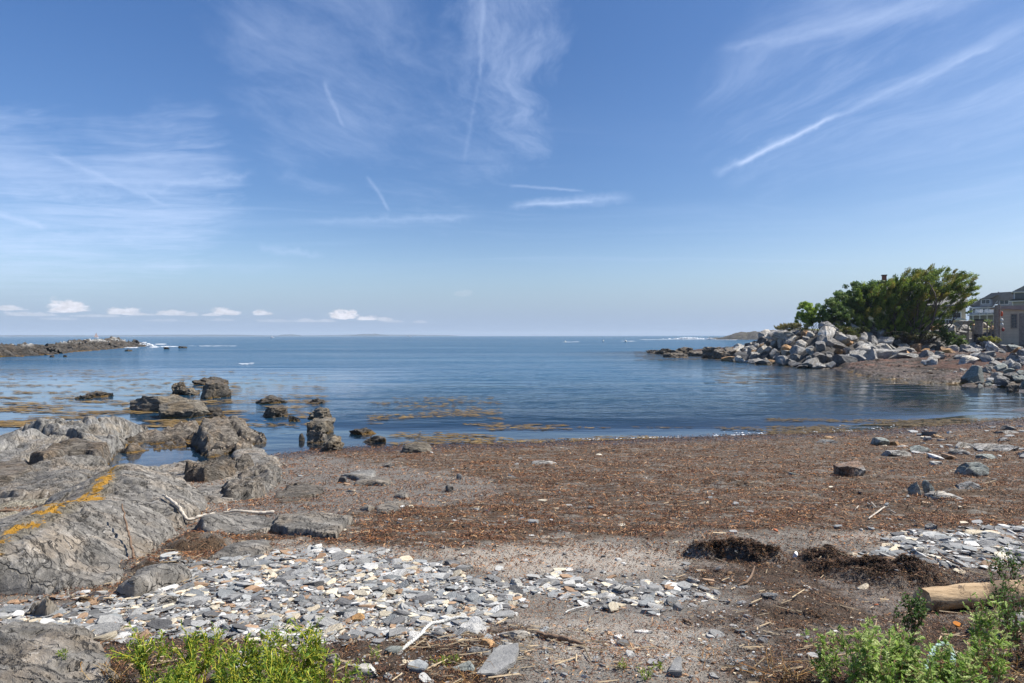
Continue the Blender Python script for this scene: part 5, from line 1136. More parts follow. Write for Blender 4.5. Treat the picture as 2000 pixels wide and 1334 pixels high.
pts = np.array(pts); flat_blobs('shore_foam', 'thin broken line of white foam along the water line', 'foam', pts, pts[:, 2] * 2.0, pts[:, 2] * .8, np.tile([.8, .8, .8], (len(pts), 1)), M['foam'], .03, 7, .3)
pts = []
for (a, b, u, k) in [(1292, 1400, 662.5, 300), (1250, 1300, 663.5, 60), (1100, 1130, 668, 30), (1215, 1240, 666.5, 30), (296, 308, 678, 60), (236, 270, 679, 60), (305, 322, 672.5, 80), (315, 345, 677, 60), (370, 460, 676, 60), (470, 492, 711, 14), (1400, 1440, 664, 60)]:
    for i in range(k):
        p = Z(r.uniform(a, b), u + r.normal() * .25 * max(.8, (u - 655) / 12), 0); pts.append((p[0], p[1], r.uniform(.15, .5) * p[1] / 260))
pts = np.array(pts); flat_blobs('white_water', 'lines of white broken water offshore', 'surf', pts, pts[:, 2] * 2.2, pts[:, 2] * 2.0, np.tile([.8, .8, .8], (len(pts), 1)), M['foam'], .06, 8, .3, dome=0)
vs_, fs_, off = [], [], 0
V0, F0 = ico(2)
for (px, py, hh, ww, k, Yd) in [(280, 676.5, 1.15, 2.6, 150, 0), (1345, 662.2, 1.1, 13, 260, 0), (1385, 663, .7, 5, 60, 0)]:
    c = Z(px, py, 0)
    for i in range(k):
        u = r.normal() * .5; top_ = hh * math.exp(-u * u * 1.5); s_ = r.uniform(.06, .22) * (1 if hh < 2 else 1) * max(1, c[1] / 220)
        P = V0 * s_ * (1 + .3 * r.normal(size=(len(V0), 1))) * [1.3, 1, .8] + [c[0] + u * ww + (.8 if px < 300 else 0) * r.random(), c[1] + r.normal() * .5, r.uniform(0, 1) ** 1.3 * top_]
        vs_.append(P); fs_.append(F0 + off); off += len(P)
tag(link('breaking_wave', npmesh('breaking_wave', np.concatenate(vs_), np.concatenate(fs_), True), M['foam']), 'white spray where the swell breaks against the rocks', 'surf', kind='stuff')
# ------------------------------------------------------------------ tubes, sticks, plants, trees
def tube(path, rad, nv=7, cap=True):
    P = np.array(path, float); n = len(P); rad = np.broadcast_to(rad, n) if np.ndim(rad) else np.full(n, rad)
    T = np.gradient(P, axis=0); T /= np.linalg.norm(T, axis=1)[:, None] + 1e-9
    up = np.array([0, 0, 1.0]) if abs(T[0][2]) < .9 else np.array([1.0, 0, 0]); a = np.linspace(0, 2 * math.pi, nv, endpoint=False); V = []
    for i in range(n):
        s = np.cross(T[i], up); s /= np.linalg.norm(s) + 1e-9; u = np.cross(s, T[i]); V.append(P[i] + rad[i] * (np.cos(a)[:, None] * s + np.sin(a)[:, None] * u))
    V = np.concatenate(V); k = np.arange(nv); Fq = []
    for i in range(n - 1): Fq.append(np.stack([i * nv + k, i * nv + (k + 1) % nv, (i + 1) * nv + (k + 1) % nv, (i + 1) * nv + k], -1))
    Fq = np.concatenate(Fq); tri = np.zeros((0, 3), int)
    if cap:
        V = np.concatenate([V, P[:1], P[-1:]]); c0, c1 = n * nv, n * nv + 1
        tri = np.concatenate([np.stack([k * 0 + c0, (k + 1) % nv, k], -1), np.stack([k * 0 + c1, (n - 1) * nv + k, (n - 1) * nv + (k + 1) % nv], -1)])
    return V, Fq, tri
class Bag:
    def __init__(s): s.V = []; s.Q = []; s.T = []; s.C = []; s.n = 0
    def add(s, V, Q=None, T=None, col=None):
        V = np.asarray(V, float)
        if Q is not None and len(Q): s.Q.append(np.asarray(Q) + s.n)
        if T is not None and len(T): s.T.append(np.asarray(T) + s.n)
        s.V.append(V); s.C.append(np.tile(col if col is not None else (.5, .5, .5), (len(V), 1))); s.n += len(V)
    def tube(s, path, rad, nv=6, col=None): V, Q, T = tube(path, rad, nv); s.add(V, Q, T, col)
    def mesh(s, name, smooth=False, sharp=None): 
        fs = ([np.concatenate(s.Q)] if s.Q else []) + ([np.concatenate(s.T)] if s.T else [])
        return npmesh(name, np.concatenate(s.V), fs, smooth, np.concatenate(s.C), sharp=sharp)
def bend(a, b, n=7, amt=.08, rs=None):
    a, b = np.array(a, float), np.array(b, float); L_ = np.linalg.norm(b - a); t = np.linspace(0, 1, n)[:, None]; P = a + (b - a) * t
    w = rs.normal(size=(1, 3)) * L_ * amt; P = P + w * np.sin(t * math.pi) + rs.normal(size=(n, 3)) * L_ * amt * .12 * (t > 0) ; return P
def gz(px, py, dz=0.0):
    g = G(px, py); return np.array([g[0], g[1], surf(g[0], g[1]) + dz])
# log
def make_log():
    a = gz(1802, 1188, .075); b = gz(2130, 1172, .09); n = 60; t = np.linspace(0, 1, n)
    P = a[None] * (1 - t[:, None]) + b[None] * t[:, None]; P -= a
    V, Qf, T = tube(P, 0.080 + .006 * t + .003 * np.sin(t * 30), 40)
    ang = np.arctan2(V[:, 2], V[:, 1]); q = V
    V = V + (.006 * fbm(q[:, 0] * 4, q[:, 1] * 12, q[:, 2] * 12, 4))[:, None] * np.stack([0 * ang, np.cos(ang), np.sin(ang)], -1)
    end = np.abs(V[:, 0]) < .02; V[end, 0] += .02 * fbm(V[end, 1] * 20, V[end, 2] * 20, 1.0, 3)
    o = link('drift_log', npmesh('drift_log', V, [Qf, T], True, sharp=50), M['log'], loc=tuple(a)); tag(o, 'peeled tan driftwood log lying on the weed at the lower right', 'log')
make_log()
def stick(name, label, pts, rad, mat, cat='driftwood', nv=9, twigs=(), wob=.004, group=None):
    P = np.array([gz(p[0], p[1], p[2]) for p in pts]); c = P[0].copy()
    tt = np.linspace(0, len(P) - 1, len(P) * 7); Pi = np.stack([np.interp(tt, np.arange(len(P)), P[:, k]) for k in range(3)], -1)
    for _ in range(3): Pi[1:-1] = (Pi[:-2] + Pi[1:-1] * 2 + Pi[2:]) / 4
    rs = np.random.default_rng(abs(int(pts[0][0]))); Pi = Pi + rs.normal(size=Pi.shape) * wob
    rr = np.interp(tt, np.linspace(0, len(P) - 1, len(rad)), rad) * (1 + .08 * rs.normal(size=len(tt)))
    B = Bag(); B.tube(Pi - c, rr, nv)
    for (k, dv, L_) in twigs:
        b0 = Pi[int(k * (len(Pi) - 1))] - c; B.tube([b0, b0 + np.array(dv) * L_], np.array([rr.mean() * .5, rr.mean() * .25]), 6)
    o = link(name, B.mesh(name, True, 50), mat, loc=tuple(c)); tag(o, label, cat, group); return o
stick('driftwood_branch', 'bleached driftwood branch leaning on the big ledge left of the beach slab', [(318, 1016, .06), (345, 1024, .05), (366, 1028, .05), (395, 1024, .03), (420, 1016, .0)], [.014, .02, .017, .014], M['drift'], twigs=[(.08, (0, -.2, 1), .07), (.3, (.3, .2, 1), .06)])
stick('driftwood_branch', 'bleached driftwood branch with one upright twig lying behind the beach slab', [(436, 1014, .02), (470, 1013, .03), (505, 1011, .04), (535, 1010, .04)], [.010, .014, .02, .024], M['drift'], twigs=[(.1, (-.1, 0, 1), .11)])
stick('leaning_stick', 'thin brown stick leaning against the face of the big ledge', [(262, 1108, .02), (252, 1088, .10), (239, 1070, .22)], [.012, .010, .007], M['twig'], 'stick')
stick('brown_stick', 'dark brown stick on the bare sand right of the long cream stone', [(1048, 1244, .02), (1090, 1255, .02), (1142, 1270, .02)], [.012, .016, .011], M['twig'], 'stick')
stick('brown_stick', 'short dark stick lying below the small central shingle', [(1333, 1213, .015), (1352, 1224, .015)], [.010, .008], M['twig'], 'stick')
stick('brown_stick', 'curved grey root sticking out of the dark weed pile', [(1474, 1116, .05), (1468, 1134, .05), (1458, 1144, .03), (1440, 1147, .02)], [.006, .009, .010, .006], M['twig'], 'root', wob=.001)
stick('brown_stick', 'thin curved root over the right shingle patch', [(1832, 1090, .05), (1850, 1108, .05), (1880, 1118, .04)], [.006, .008, .006], M['twig'], 'root', wob=.001)
stick('pale_stick', 'pale yellow bent stick on the weed beyond the dark weed pile', [(1696, 1018, .02), (1712, 1012, .035), (1728, 1002, .05)], [.008, .010, .007], M['drift'], 'stick', wob=.001)
for i, (a, b, c, d) in enumerate([(1670, 1000, 1677, 994), (1694, 988, 1700, 994), (1702, 991, 1712, 998), (1740, 1005, 1750, 1011)]):
    stick('pale_stick', ['first', 'second', 'third', 'fourth'][i] + ' short white twig from the left beside the pale bent stick', [(a, b, .02), (c, d, .03)], [.007, .006], M['drift'], 'twig', wob=.001)
stick('forked_root', 'thin reddish root lying over the flat rock at the left edge', [(-30, 1035, .02), (20, 1030, .03), (62, 1022, .02), (78, 1030, .02)], [.012, .018, .015, .008], M['twig'], 'root', wob=.003)
def rope(name, label, pts, rad, mat, twist=60, zs=None):
    P = np.array([gz(p[0], p[1], p[2]) for p in pts]); c = P[0].copy(); n = len(pts)
    tt = np.linspace(0, n - 1, n * 14); Pi = np.stack([np.interp(tt, np.arange(n), P[:, k]) for k in range(3)], -1)
    for _ in range(10): Pi[1:-1] = (Pi[:-2] + Pi[1:-1] * 2 + Pi[2:]) / 4
    L_ = np.concatenate([[0], np.cumsum(np.linalg.norm(np.diff(Pi, axis=0), axis=1))]); m = max(60, int(L_[-1] / (rad * .7))); s = np.linspace(0, L_[-1], m)
    Pi = np.stack([np.interp(s, L_, Pi[:, k]) for k in range(3)], -1); T = np.gradient(Pi, axis=0); T /= np.linalg.norm(T, axis=1)[:, None]
    S_ = np.cross(T, [0, 0, 1.0]); S_ /= np.linalg.norm(S_, axis=1)[:, None]; U = np.cross(S_, T); B = Bag()
    for k in range(3):
        ph = s / rad * .9 + k * 2.094; B.tube(Pi - c + rad * .5 * (np.cos(ph)[:, None] * S_ + np.sin(ph)[:, None] * U), rad * .58, 6)
    tag(link(name, B.mesh(name, True), mat, loc=tuple(c)), label, 'rope')
rope('white_rope', 'frayed white rope curling over the dark weed below the shingle', [(784, 1276, .015), (805, 1264, .02), (822, 1252, .03), (828, 1240, .03), (842, 1228, .03), (865, 1220, .03), (895, 1216, .035), (915, 1216, .03), (922, 1222, .02), (918, 1232, .02), (905, 1238, .02)], .011, M['rope'])
rope('green_rope', 'pale green twisted rope looped up among the right hand bushes', [(1808, 1350, .03), (1812, 1330, .06), (1822, 1316, .10), (1838, 1308, .12), (1852, 1308, .11), (1862, 1316, .08), (1858, 1340, .03)], .014, M['green_rope'])
rope('thin_white_cord', 'thin white cord lying in a shallow vee on the sand by the small shingle patch', [(1104, 1196, .02), (1108, 1192, .02), (1125, 1188, .02), (1150, 1183, .02)], .005, M['rope'])
# orange shell, white cup scraps
def shell(name, label, px, py, size, mat, cat, seed=0, dz=.03, flat=.4):
    V, Fc = stone_shape(seed, 3); p = gz(px, py, dz); o = link(name, npmesh(name, V * [size, size * .7, size * flat], Fc, True, sharp=50), mat, loc=tuple(p), rot=(.3, .2, seed)); tag(o, label, cat)
M['orange'] = plain('orange_plastic', (.65, .22, .02), .5, .3, 30); M['brick'] = plain('worn_brick', (.45, .14, .06), .85, .3, 40, bump=.4)
shell('orange_float_piece', 'bright orange broken float piece in the weed below the log', 1870, 1236, .028, M['orange'], 'float', 5)
shell('brick_piece', 'small worn orange brick piece on the weed above the dark pile', 1516, 1044, .03, M['brick'], 'brick', 6, flat=.5)
shell('brick_piece', 'small rusty brick piece by the log end', 1712, 1190, .018, M['brick'], 'brick', 9)
shell('white_shell', 'white shell standing on the dark weed right of the pile', 1553, 1096, .03, M['white_paint'], 'shell', 7, flat=1.2)

def blade(B, p, d, L_, W, col, rs, droop=.15):
    """a folded leaf of two quads and a tip"""
    d = d / (np.linalg.norm(d) + 1e-9); s = np.cross(d, [0, 0, 1.0]) + rs.normal(size=3) * .25; s /= np.linalg.norm(s) + 1e-9
    m = p + d * L_ * .5; e = p + d * L_ - np.array([0, 0, droop * L_])
    up = np.cross(s, d) * W * .18
    V = [p, m + s * W / 2 + up, m - up, m - s * W / 2 + up, e]
    B.add(V, None, [[0, 2, 1], [0, 3, 2], [2, 4, 1], [3, 4, 2]], col)
def plant(name, label, base, h, spread, nst, leafL, leafW, nleaf, stemcol, leafcols, kind='blade', seed=0, cat='plant', branch=3, group=None, srad=.0028, lean=(0, 0)):
    rs = np.random.default_rng(seed); c = np.array(base, float); SB, LB = Bag(), Bag(); lc = np.array(leafcols)
    for i in range(nst):
        a = rs.uniform(0, 6.28); rad_ = spread * math.sqrt(rs.uniform(.02, 1)); root = np.array([rs.normal() * spread * .22, rs.normal() * spread * .22, -.02])
        tip = np.array([math.cos(a) * rad_ + lean[0], math.sin(a) * rad_ * .8 + lean[1], h * rs.uniform(.55, 1.0) * (1 - .25 * (rad_ / spread) ** 2)])
        P = bend(root, tip, 8, .10, rs); SB.tube(P, np.linspace(srad, srad * .45, 8), 5, np.array(stemcol) * rs.uniform(.8, 1.2))
        stems = [(P, .28)]
        for b in range(branch):
            k = rs.integers(2, 6); q = P[k]; dirb = (P[k + 1] - P[k]); dirb /= np.linalg.norm(dirb) + 1e-9; dirb = dirb + rs.normal(size=3) * .55 + [0, 0, .3]; dirb /= np.linalg.norm(dirb)
            e = q + dirb * h * rs.uniform(.2, .42); P2 = bend(q, e, 5, .08, rs); SB.tube(P2, np.linspace(srad * .6, srad * .3, 5), 4, np.array(stemcol) * rs.uniform(.8, 1.2)); stems.append((P2, 0.1))
        for (Ps, t0) in stems:
            nl = max(3, int(nleaf * (1 if t0 > .2 else .5)))
            for j in range(nl):
                t = t0 + (1 - t0) * (j + rs.random()) / nl; f = t * (len(Ps) - 1); k = min(int(f), len(Ps) - 2); q = Ps[k] + (Ps[k + 1] - Ps[k]) * (f - k)
                ax = Ps[k + 1] - Ps[k]; ax /= np.linalg.norm(ax) + 1e-9; rd = rs.normal(size=3); rd -= ax * (rd @ ax); rd /= np.linalg.norm(rd) + 1e-9
                d = ax * rs.uniform(.5, 1.1) + rd * .8; col = lc[rs.integers(len(lc))] * rs.uniform(.75, 1.25); Lh = leafL * rs.uniform(.6, 1.15) * (1.1 - .35 * t)
                if kind == 'blade': blade(LB, q, d, Lh, leafW, col, rs)
                elif kind == 'round':
                    blade(LB, q, d, Lh, leafW * 1.6, col, rs, .25)
                else:                           # deeply cut leaf: a midrib with leaflets
                    d /= np.linalg.norm(d); sd2 = np.cross(d, [0, 0, 1.0]) + rs.normal(size=3) * .3; sd2 /= np.linalg.norm(sd2) + 1e-9
                    blade(LB, q, d, Lh, leafW, col, rs)
                    for u in (.25, .5, .72):
                        for sg in (-1, 1): blade(LB, q + d * Lh * u, d * .7 + sd2 * sg * .85, Lh * .48 * (1.1 - u * .5), leafW * .8, col * rs.uniform(.9, 1.15), rs)
    root = empty(name, tuple(c)); tag(root, label, cat, group)
    link('stems', SB.mesh('stems', True), M['litter'], root); link('leaves', LB.mesh('leaves'), M['leaf'], root); return root
YG = [(.22, .32, .035), (.14, .24, .03), (.30, .39, .05), (.09, .16, .02), (.38, .41, .05)]
LG = 'yellow stemmed green plants at the bottom left'
for i, (px, py, h, sp, ns, lab) in enumerate([(285, 1345, .34, .12, 9, 'leftmost tall yellow green plant with straight yellow stems beside the near ledge'), (335, 1400, .30, .16, 10, 'low yellow green plant cut by the bottom edge right of the near ledge'),
        (388, 1350, .36, .17, 13, 'bushy yellow green plant second from the near ledge with round top'), (450, 1395, .34, .17, 12, 'sprawling plant with bare yellow stems cut by the bottom edge'), (478, 1345, .30, .13, 9, 'upright narrow green plant in the middle of the left clump'),
        (520, 1400, .36, .18, 12, 'yellow stemmed plant leaning right at the bottom edge of the clump'), (583, 1350, .42, .18, 15, 'tallest bushy green plant at the right end of the left clump'), (625, 1365, .26, .15, 10, 'low green plant spreading right below the tallest bushy plant'),
        (560, 1440, .32, .16, 10, 'lowest yellow stems under the tallest bushy plant'), (400, 1450, .32, .2, 12, 'lowest yellow stems under the bushy round topped plant')]):
    plant('beach_plant', lab, gz(px, py), h, sp, ns, .045, .0105, 24, (.62, .55, .06), YG, 'blade', 50 + i, group=LG)
for i, (px, py, h, sp, ns, lab) in enumerate([(712, 1335, .15, .10, 4, 'few sprigs of green weed over the white and tan boulder'), (730, 1300, .13, .06, 3, 'small green sprigs behind the white and tan boulder'), (860, 1300, .05, .06, 5, 'flat green rosette left of the pale green block'), (895, 1296, .05, .05, 4, 'second flat green rosette behind the pale green block'),
        (1215, 1318, .07, .05, 4, 'small green weed at the bottom centre with thin leaves'), (1262, 1340, .09, .07, 6, 'broader green weed right of the small one at the bottom centre'), (1290, 1322, .05, .04, 3, 'tiny green sprig above the upright slate at the bottom'), (125, 1330, .05, .03, 3, 'tiny yellow green tuft growing on the near ledge')]):
    plant('small_weed', lab, gz(px, py), h, sp, ns, .028, .007, 8, (.30, .33, .05), YG, 'blade', 80 + i, group='small weeds near the camera', branch=1, srad=.0015)
GG = [(.34, .46, .11), (.24, .37, .06), (.42, .52, .18), (.17, .28, .045), (.48, .54, .22)]
for i, (px, py, h, sp, ns, lab) in enumerate([(1645, 1360, .40, .15, 9, 'leftmost grey green feathery bush at the lower right with a red stem'), (1695, 1400, .42, .18, 11, 'full grey green feathery bush second from the left'), (1745, 1345, .30, .17, 10, 'grey green feathery bush in front of the log end'),
        (1755, 1420, .38, .2, 10, 'feathery bush cut by the bottom edge under the one before the log end'), (1830, 1355, .26, .18, 9, 'yellowish feathery bush around the green rope loop'), (1895, 1375, .32, .18, 9, 'yellowish feathery bush right of the green rope'),
        (1925, 1340, .50, .12, 8, 'tall single feathery stem standing right of the rope'), (1840, 1440, .36, .22, 12, 'lowest feathery bush under the green rope'), (1640, 1440, .30, .14, 6, 'lowest feathery bush at the bottom left of the right clump')]):
    plant('feathery_bush', lab, gz(px, py), h, sp, ns, .05, .012, 12, (.30, .16, .10), GG, 'cut', 100 + i, group='grey green bushes at the lower right', branch=3)
DG = [(.06, .13, .025), (.09, .17, .04), (.13, .21, .06)]
for i, (px, py, h, sp, ns, lab) in enumerate([(1778, 1262, .36, .11, 11, 'dark leafy sprig hiding the left end of the log'), (1972, 1250, .40, .16, 12, 'leggy wild rose bush in front of the log at the right edge'), (1968, 1142, .34, .14, 9, 'rose sprigs rising behind the log at the right edge'), (1998, 1300, .55, .16, 12, 'leggy bush at the very right edge with yellow stalks')]):
    plant('leafy_bush', lab, gz(px, py), h, sp, ns, .032, .014, 11, (.2, .12, .06), DG, 'round', 130 + i, group='dark leafy bushes by the log', branch=3)
for i, (px, py, h, sp, ns, lab) in enumerate([(1535, 1345, .10, .22, 40, 'tuft of rust orange dry grass at the bottom right of centre'), (225, 1345, .16, .14, 40, 'dry orange grass tuft beside the near ledge'), (1990, 1330, .16, .25, 60, 'large dry orange grass mat at the lower right corner'), (915, 1330, .06, .14, 26, 'dry straw fan between the pale green block and the slate blade'), (1880, 1330, .08, .2, 40, 'dry orange grass under the rope'), (1380, 1300, .05, .2, 20, 'sparse dry straw crossing on the sand at the bottom')]):
    rs = np.random.default_rng(160 + i); B = Bag(); c = gz(px, py)
    for k in range(ns):
        a = rs.uniform(0, 6.28); L_ = sp * rs.uniform(.4, 1.1); b0 = np.array([rs.normal() * sp * .3, rs.normal() * sp * .3, .0]); e = b0 + np.array([math.cos(a) * L_, math.sin(a) * L_, h * rs.uniform(.2, 1)])
        P = bend(b0, e, 6, .15, rs); P[-1][2] -= h * .2; B.tube(P, np.linspace(.0018, .0008, 6), 4, np.array([(.45, .24, .07), (.52, .36, .15), (.35, .17, .05)][rs.integers(3)]) * rs.uniform(.7, 1.2))
    tag(link('dry_grass_tuft', B.mesh('dry_grass_tuft'), M['litter'], loc=tuple(c)), lab, 'dry grass', 'dry grass tufts')

# ------------------------------------------------------------------ trees across the cove
def tree(name, label, base, blobs, nclump, nleaf, leaf, cols, wind=(0, 0, 0), seed=0, trunk_r=.16, nlimb=26, cat='tree', group=None, clr=.55, shell_=.55, kind='spray', lowcol=None, up=.5):
    """blobs: (x, z, rx, rz, y, ry) in metres relative to the base; x to the right"""
    rs = np.random.default_rng(seed); base = np.array(base, float); cl_ = []; wsum = np.array([b[2] * b[3] * b[5] for b in blobs]); wsum = wsum / wsum.sum()
    for i in range(nclump):
        b = blobs[rs.choice(len(blobs), p=wsum)]; v = rs.normal(size=3); v /= np.linalg.norm(v); q = rs.uniform(shell_, 1.0) ** .7
        cl_.append(np.array([b[0] + v[0] * b[2] * q, b[4] + v[1] * b[5] * q, b[1] + v[2] * b[3] * q]))
    cl_ = np.array(cl_); cl_[:, 2] = np.maximum(cl_[:, 2], .15)
    TB = Bag(); w = np.array(wind, float)
    for i in rs.choice(len(cl_), min(nlimb, len(cl_)), replace=False):
        P = bend([rs.normal() * trunk_r * 2, rs.normal() * trunk_r * 2, -.3], cl_[i] * [.96, .96, .96], 9, .10, rs); P[1:-1, 2] += .12 * cl_[i][2] * np.sin(np.linspace(0, math.pi, 7)) * rs.uniform(-1, .6)
        TB.tube(P, np.linspace(trunk_r * rs.uniform(.45, .8), .015, 9), 6)
    n = nclump * nleaf; ci = np.repeat(np.arange(nclump), nleaf); cs = clr * rs.uniform(.6, 1.25, nclump)
    g = rs.normal(size=(n, 3)); g /= np.linalg.norm(g, axis=1)[:, None]; g *= (rs.uniform(0, 1, n) ** .4)[:, None]
    if kind == 'spray':
        cdir = cl_ / np.linalg.norm(cl_, axis=1)[:, None] + w; cdir /= np.linalg.norm(cdir, axis=1)[:, None]
        P = cl_[ci] + g * cs[ci][:, None] * [.55, .6, .36] + cdir[ci] * (rs.uniform(-.7, .8, n) * cs[ci])[:, None]
        d = cdir[ci] + rs.normal(size=(n, 3)) * .6
    else:
        P = cl_[ci] + g * cs[ci][:, None] * [1, 1, .75]; d = rs.normal(size=(n, 3)) + [0, 0, .3] + w * .5
    d /= np.linalg.norm(d, axis=1)[:, None]; s = np.cross(d, rs.normal(size=(n, 3))); s /= np.linalg.norm(s, axis=1)[:, None]
    L_ = leaf[0] * rs.uniform(.6, 1.3, n); W = leaf[1] * rs.uniform(.7, 1.2, n)
    V = np.stack([P - d * L_[:, None] * .5, P + s * W[:, None] * .5, P + d * L_[:, None] * .5, P - s * W[:, None] * .5], 1).reshape(-1, 3); b = np.arange(n)[:, None] * 4
    pc = np.array(cols); cc = pc[rs.integers(len(pc), size=nclump)] * rs.uniform(.75, 1.25, (nclump, 1)); c = cc[ci] * rs.uniform(.75, 1.25, (n, 1))
    root = empty(name, tuple(base)); tag(root, label, cat, group)
    link('trunk', TB.mesh('trunk', True), M['bark'], root); link('crown', npmesh('crown', V, b + [0, 1, 2, 3], False, np.repeat(c, 4, 0)), M['leaf'], root); return root
def tbase(px, Y, z=None):
    p = Q(px, 655, Y); zz = float(H(p[0], Y)) if z is None else z; return np.array([p[0], Y, zz])
CED = [(.15, .21, .03), (.21, .28, .045), (.09, .14, .025), (.29, .36, .05), (.15, .21, .03), (.28, .25, .05)]
Yt = 78.0; k = Yt / F
def tb(bx, pxs, Y=Yt):            # pixel ellipses -> metres relative to the base
    b = tbase(bx, Y); out = []
    for (px, py, rx, ry, dy, ryy) in pxs:
        q = Q(px, py, Y); out.append((q[0] - b[0], q[2] - b[2], rx * Y / F, ry * Y / F, dy, ryy))
    return b, out
b, bl = tb(1775, [(1838, 556, 64, 36, 0, 2.6), (1770, 580, 62, 42, 0, 2.6), (1700, 588, 40, 32, 0, 2.2), (1735, 572, 40, 30, 0, 2.2), (1765, 562, 40, 28, 0, 2.2), (1865, 580, 36, 40, 0, 2.2), (1800, 615, 60, 26, .3, 2.0), (1730, 612, 50, 34, -.2, 2.2), (1790, 560, 50, 34, 0, 2.4), (1745, 640, 55, 16, -.6, 1.6), (1690, 628, 40, 22, -.5, 1.6), (1800, 640, 40, 14, -.6, 1.4), (1880, 555, 26, 26, 0, 1.8)])
tree('wind_bent_cedar', 'large dark wind bent cedar spreading to the right above the boulder bank', b, bl, 900, 110, (.26, .07), CED, (.7, 0, .28), 11, .2, 90, clr=.55, shell_=.35)
b, bl = tb(1655, [(1672, 584, 32, 34, 0, 2.0), (1648, 594, 24, 28, 0, 1.6), (1700, 576, 30, 26, .5, 1.8), (1722, 572, 26, 24, .5, 1.8)], 79)
MID = [(.10, .17, .045), (.15, .22, .06), (.07, .12, .035), (.20, .26, .08)]
tree('bushy_tree', 'mid green bushy tree at the left shoulder of the cedar', b, bl, 260, 100, (.20, .13), MID, (.2, 0, .1), 12, .1, 30, kind='leafy', clr=.42)
b, bl = tb(1620, [(1622, 607, 26, 24, 0, 1.4), (1640, 618, 26, 22, 0, 1.4), (1605, 620, 14, 16, 0, 1)], 77)
tree('bushy_tree', 'lower mid green bush between the pale shrub and the bushy tree', b, bl, 130, 80, (.18, .12), MID, (.2, 0, .1), 13, .07, 24, kind='leafy', clr=.36)
b, bl = tb(1582, [(1576, 608, 19, 18, 0, 1.1), (1596, 614, 17, 16, 0, 1.0), (1566, 622, 14, 10, 0, .8), (1585, 628, 22, 8, 0, .9)], 78)
tree('pale_shrub', 'pale yellow green shrub standing alone at the seaward end of the bank', b, bl, 150, 70, (.17, .12), [(.30, .42, .06), (.38, .48, .08), (.22, .33, .05)], (.1, 0, .1), 14, .05, 16, kind='leafy', clr=.28, cat='shrub')
b, bl = tb(1660, [(1655, 650, 14, 12, 0, .6), (1668, 655, 10, 10, 0, .5)], 73)
tree('pale_shrub', 'small olive shrub in the dark gap under the bushy tree', b, bl, 30, 50, (.15, .10), [(.10, .12, .03), (.14, .13, .03)], (.1, 0, .1), 15, .03, 8, kind='leafy', clr=.25, cat='shrub')
b, bl = tb(1860, [(1862, 664, 24, 13, 0, .8), (1845, 650, 18, 8, 0, .6), (1880, 672, 10, 8, 0, .5)], 76)
tree('bank_bush', 'green bramble bush spilling over the boulders below the dining table', b, bl, 90, 60, (.16, .10), [(.07, .12, .03), (.11, .17, .04), (.15, .20, .06)], (.1, 0, .1), 16, .03, 10, kind='leafy', clr=.25, cat='bush')
b, bl = tb(1925, [(1930, 662, 16, 5, 0, .6), (1945, 665, 10, 5, 0, .5)], 74)
tree('bank_bush', 'low yellow green plants among the boulders below the shed', b, bl, 30, 50, (.14, .08), [(.16, .18, .04), (.24, .24, .04)], (.1, 0, .1), 17, .02, 6, kind='leafy', clr=.2, cat='bush')
b, bl = tb(1700, [(1640, 644, 60, 7, 0, .8), (1560, 640, 26, 6, 0, .8), (1780, 655, 60, 8, 0, .8)], 75)
tree('bank_bush', 'dark low scrub along the top of the boulder bank', b, bl, 130, 50, (.16, .10), [(.05, .07, .02), (.08, .10, .03), (.11, .10, .045)], (.1, 0, .1), 18, .02, 8, kind='leafy', clr=.25, cat='bush')
b, bl = tb(1545, [(1545, 636, 22, 4, 0, .8), (1525, 640, 14, 3, 0, .6)], 76)
tree('bank_grass', 'dry tan grass on the seaward top of the boulder bank', b, bl, 150, 50, (.28, .03), [(.36, .30, .13), (.24, .23, .09)], (.1, 0, .9), 19, .01, 2, kind='spray', clr=.16, shell_=.0, cat='grass')
b, bl = tb(1905, [(1895, 634, 22, 9, 0, 1), (1925, 632, 24, 8, 0, 1)], 112)
tree('garden_hedge', 'light green hedge in front of the grey house', b, bl, 70, 60, (.2, .14), [(.13, .19, .04), (.18, .23, .06)], (.1, 0, .1), 20, .03, 8, kind='leafy', clr=.4, cat='hedge')
# ------------------------------------------------------------------ houses and furniture across the cove
def shingle_mat(name, a, b, row=.16, colw=.22, rough=.85):
    m, t, o = new_mat(name); c = nd(t, 'ShaderNodeTexCoord').outputs['Object']
    sx = nd(t, 'ShaderNodeSeparateXYZ', {0: c}); u = m_(t, 'ADD', sx.outputs[0], sx.outputs[1])
    br = nd(t, 'ShaderNodeTexBrick', {'Vector': nd(t, 'ShaderNodeCombineXYZ', {0: u, 1: sx.outputs[2], 2: 0.0}).outputs[0], 'Color1': a, 'Color2': b, 'Mortar': tuple(x * .4 for x in a), 'Scale': 1.0, 'Mortar Size': .008, 'Brick Width': colw, 'Row Height': row})
    n = noise(t, c, 1.4, 5, .6); col = mixc(t, maprange(t, n, .35, .65, 0, .5), br.outputs['Color'], tuple(x * .7 for x in a))
    bs = nd(t, 'ShaderNodeBsdfPrincipled', {'Base Color': col, 'Roughness': rough}); t.links.new(nd(t, 'ShaderNodeBump', {'Height': br.outputs['Fac'], 'Strength': -.5, 'Distance': .02}).outputs[0], bs.inputs['Normal'])
    t.links.new(bs.outputs[0], o.inputs[0]); return m
M['tan_shingle'] = shingle_mat('tan_shingle', (.68, .57, .40), (.74, .63, .46)); M['grey_shingle'] = shingle_mat('grey_shingle', (.34, .35, .38), (.42, .43, .46))
M['roof_shingle'] = shingle_mat('roof_shingle', (.25, .235, .225), (.32, .30, .285), .2, .3); M['shed_board'] = shingle_mat('shed_board', (.62, .55, .42), (.68, .61, .48), .18, 6.0)
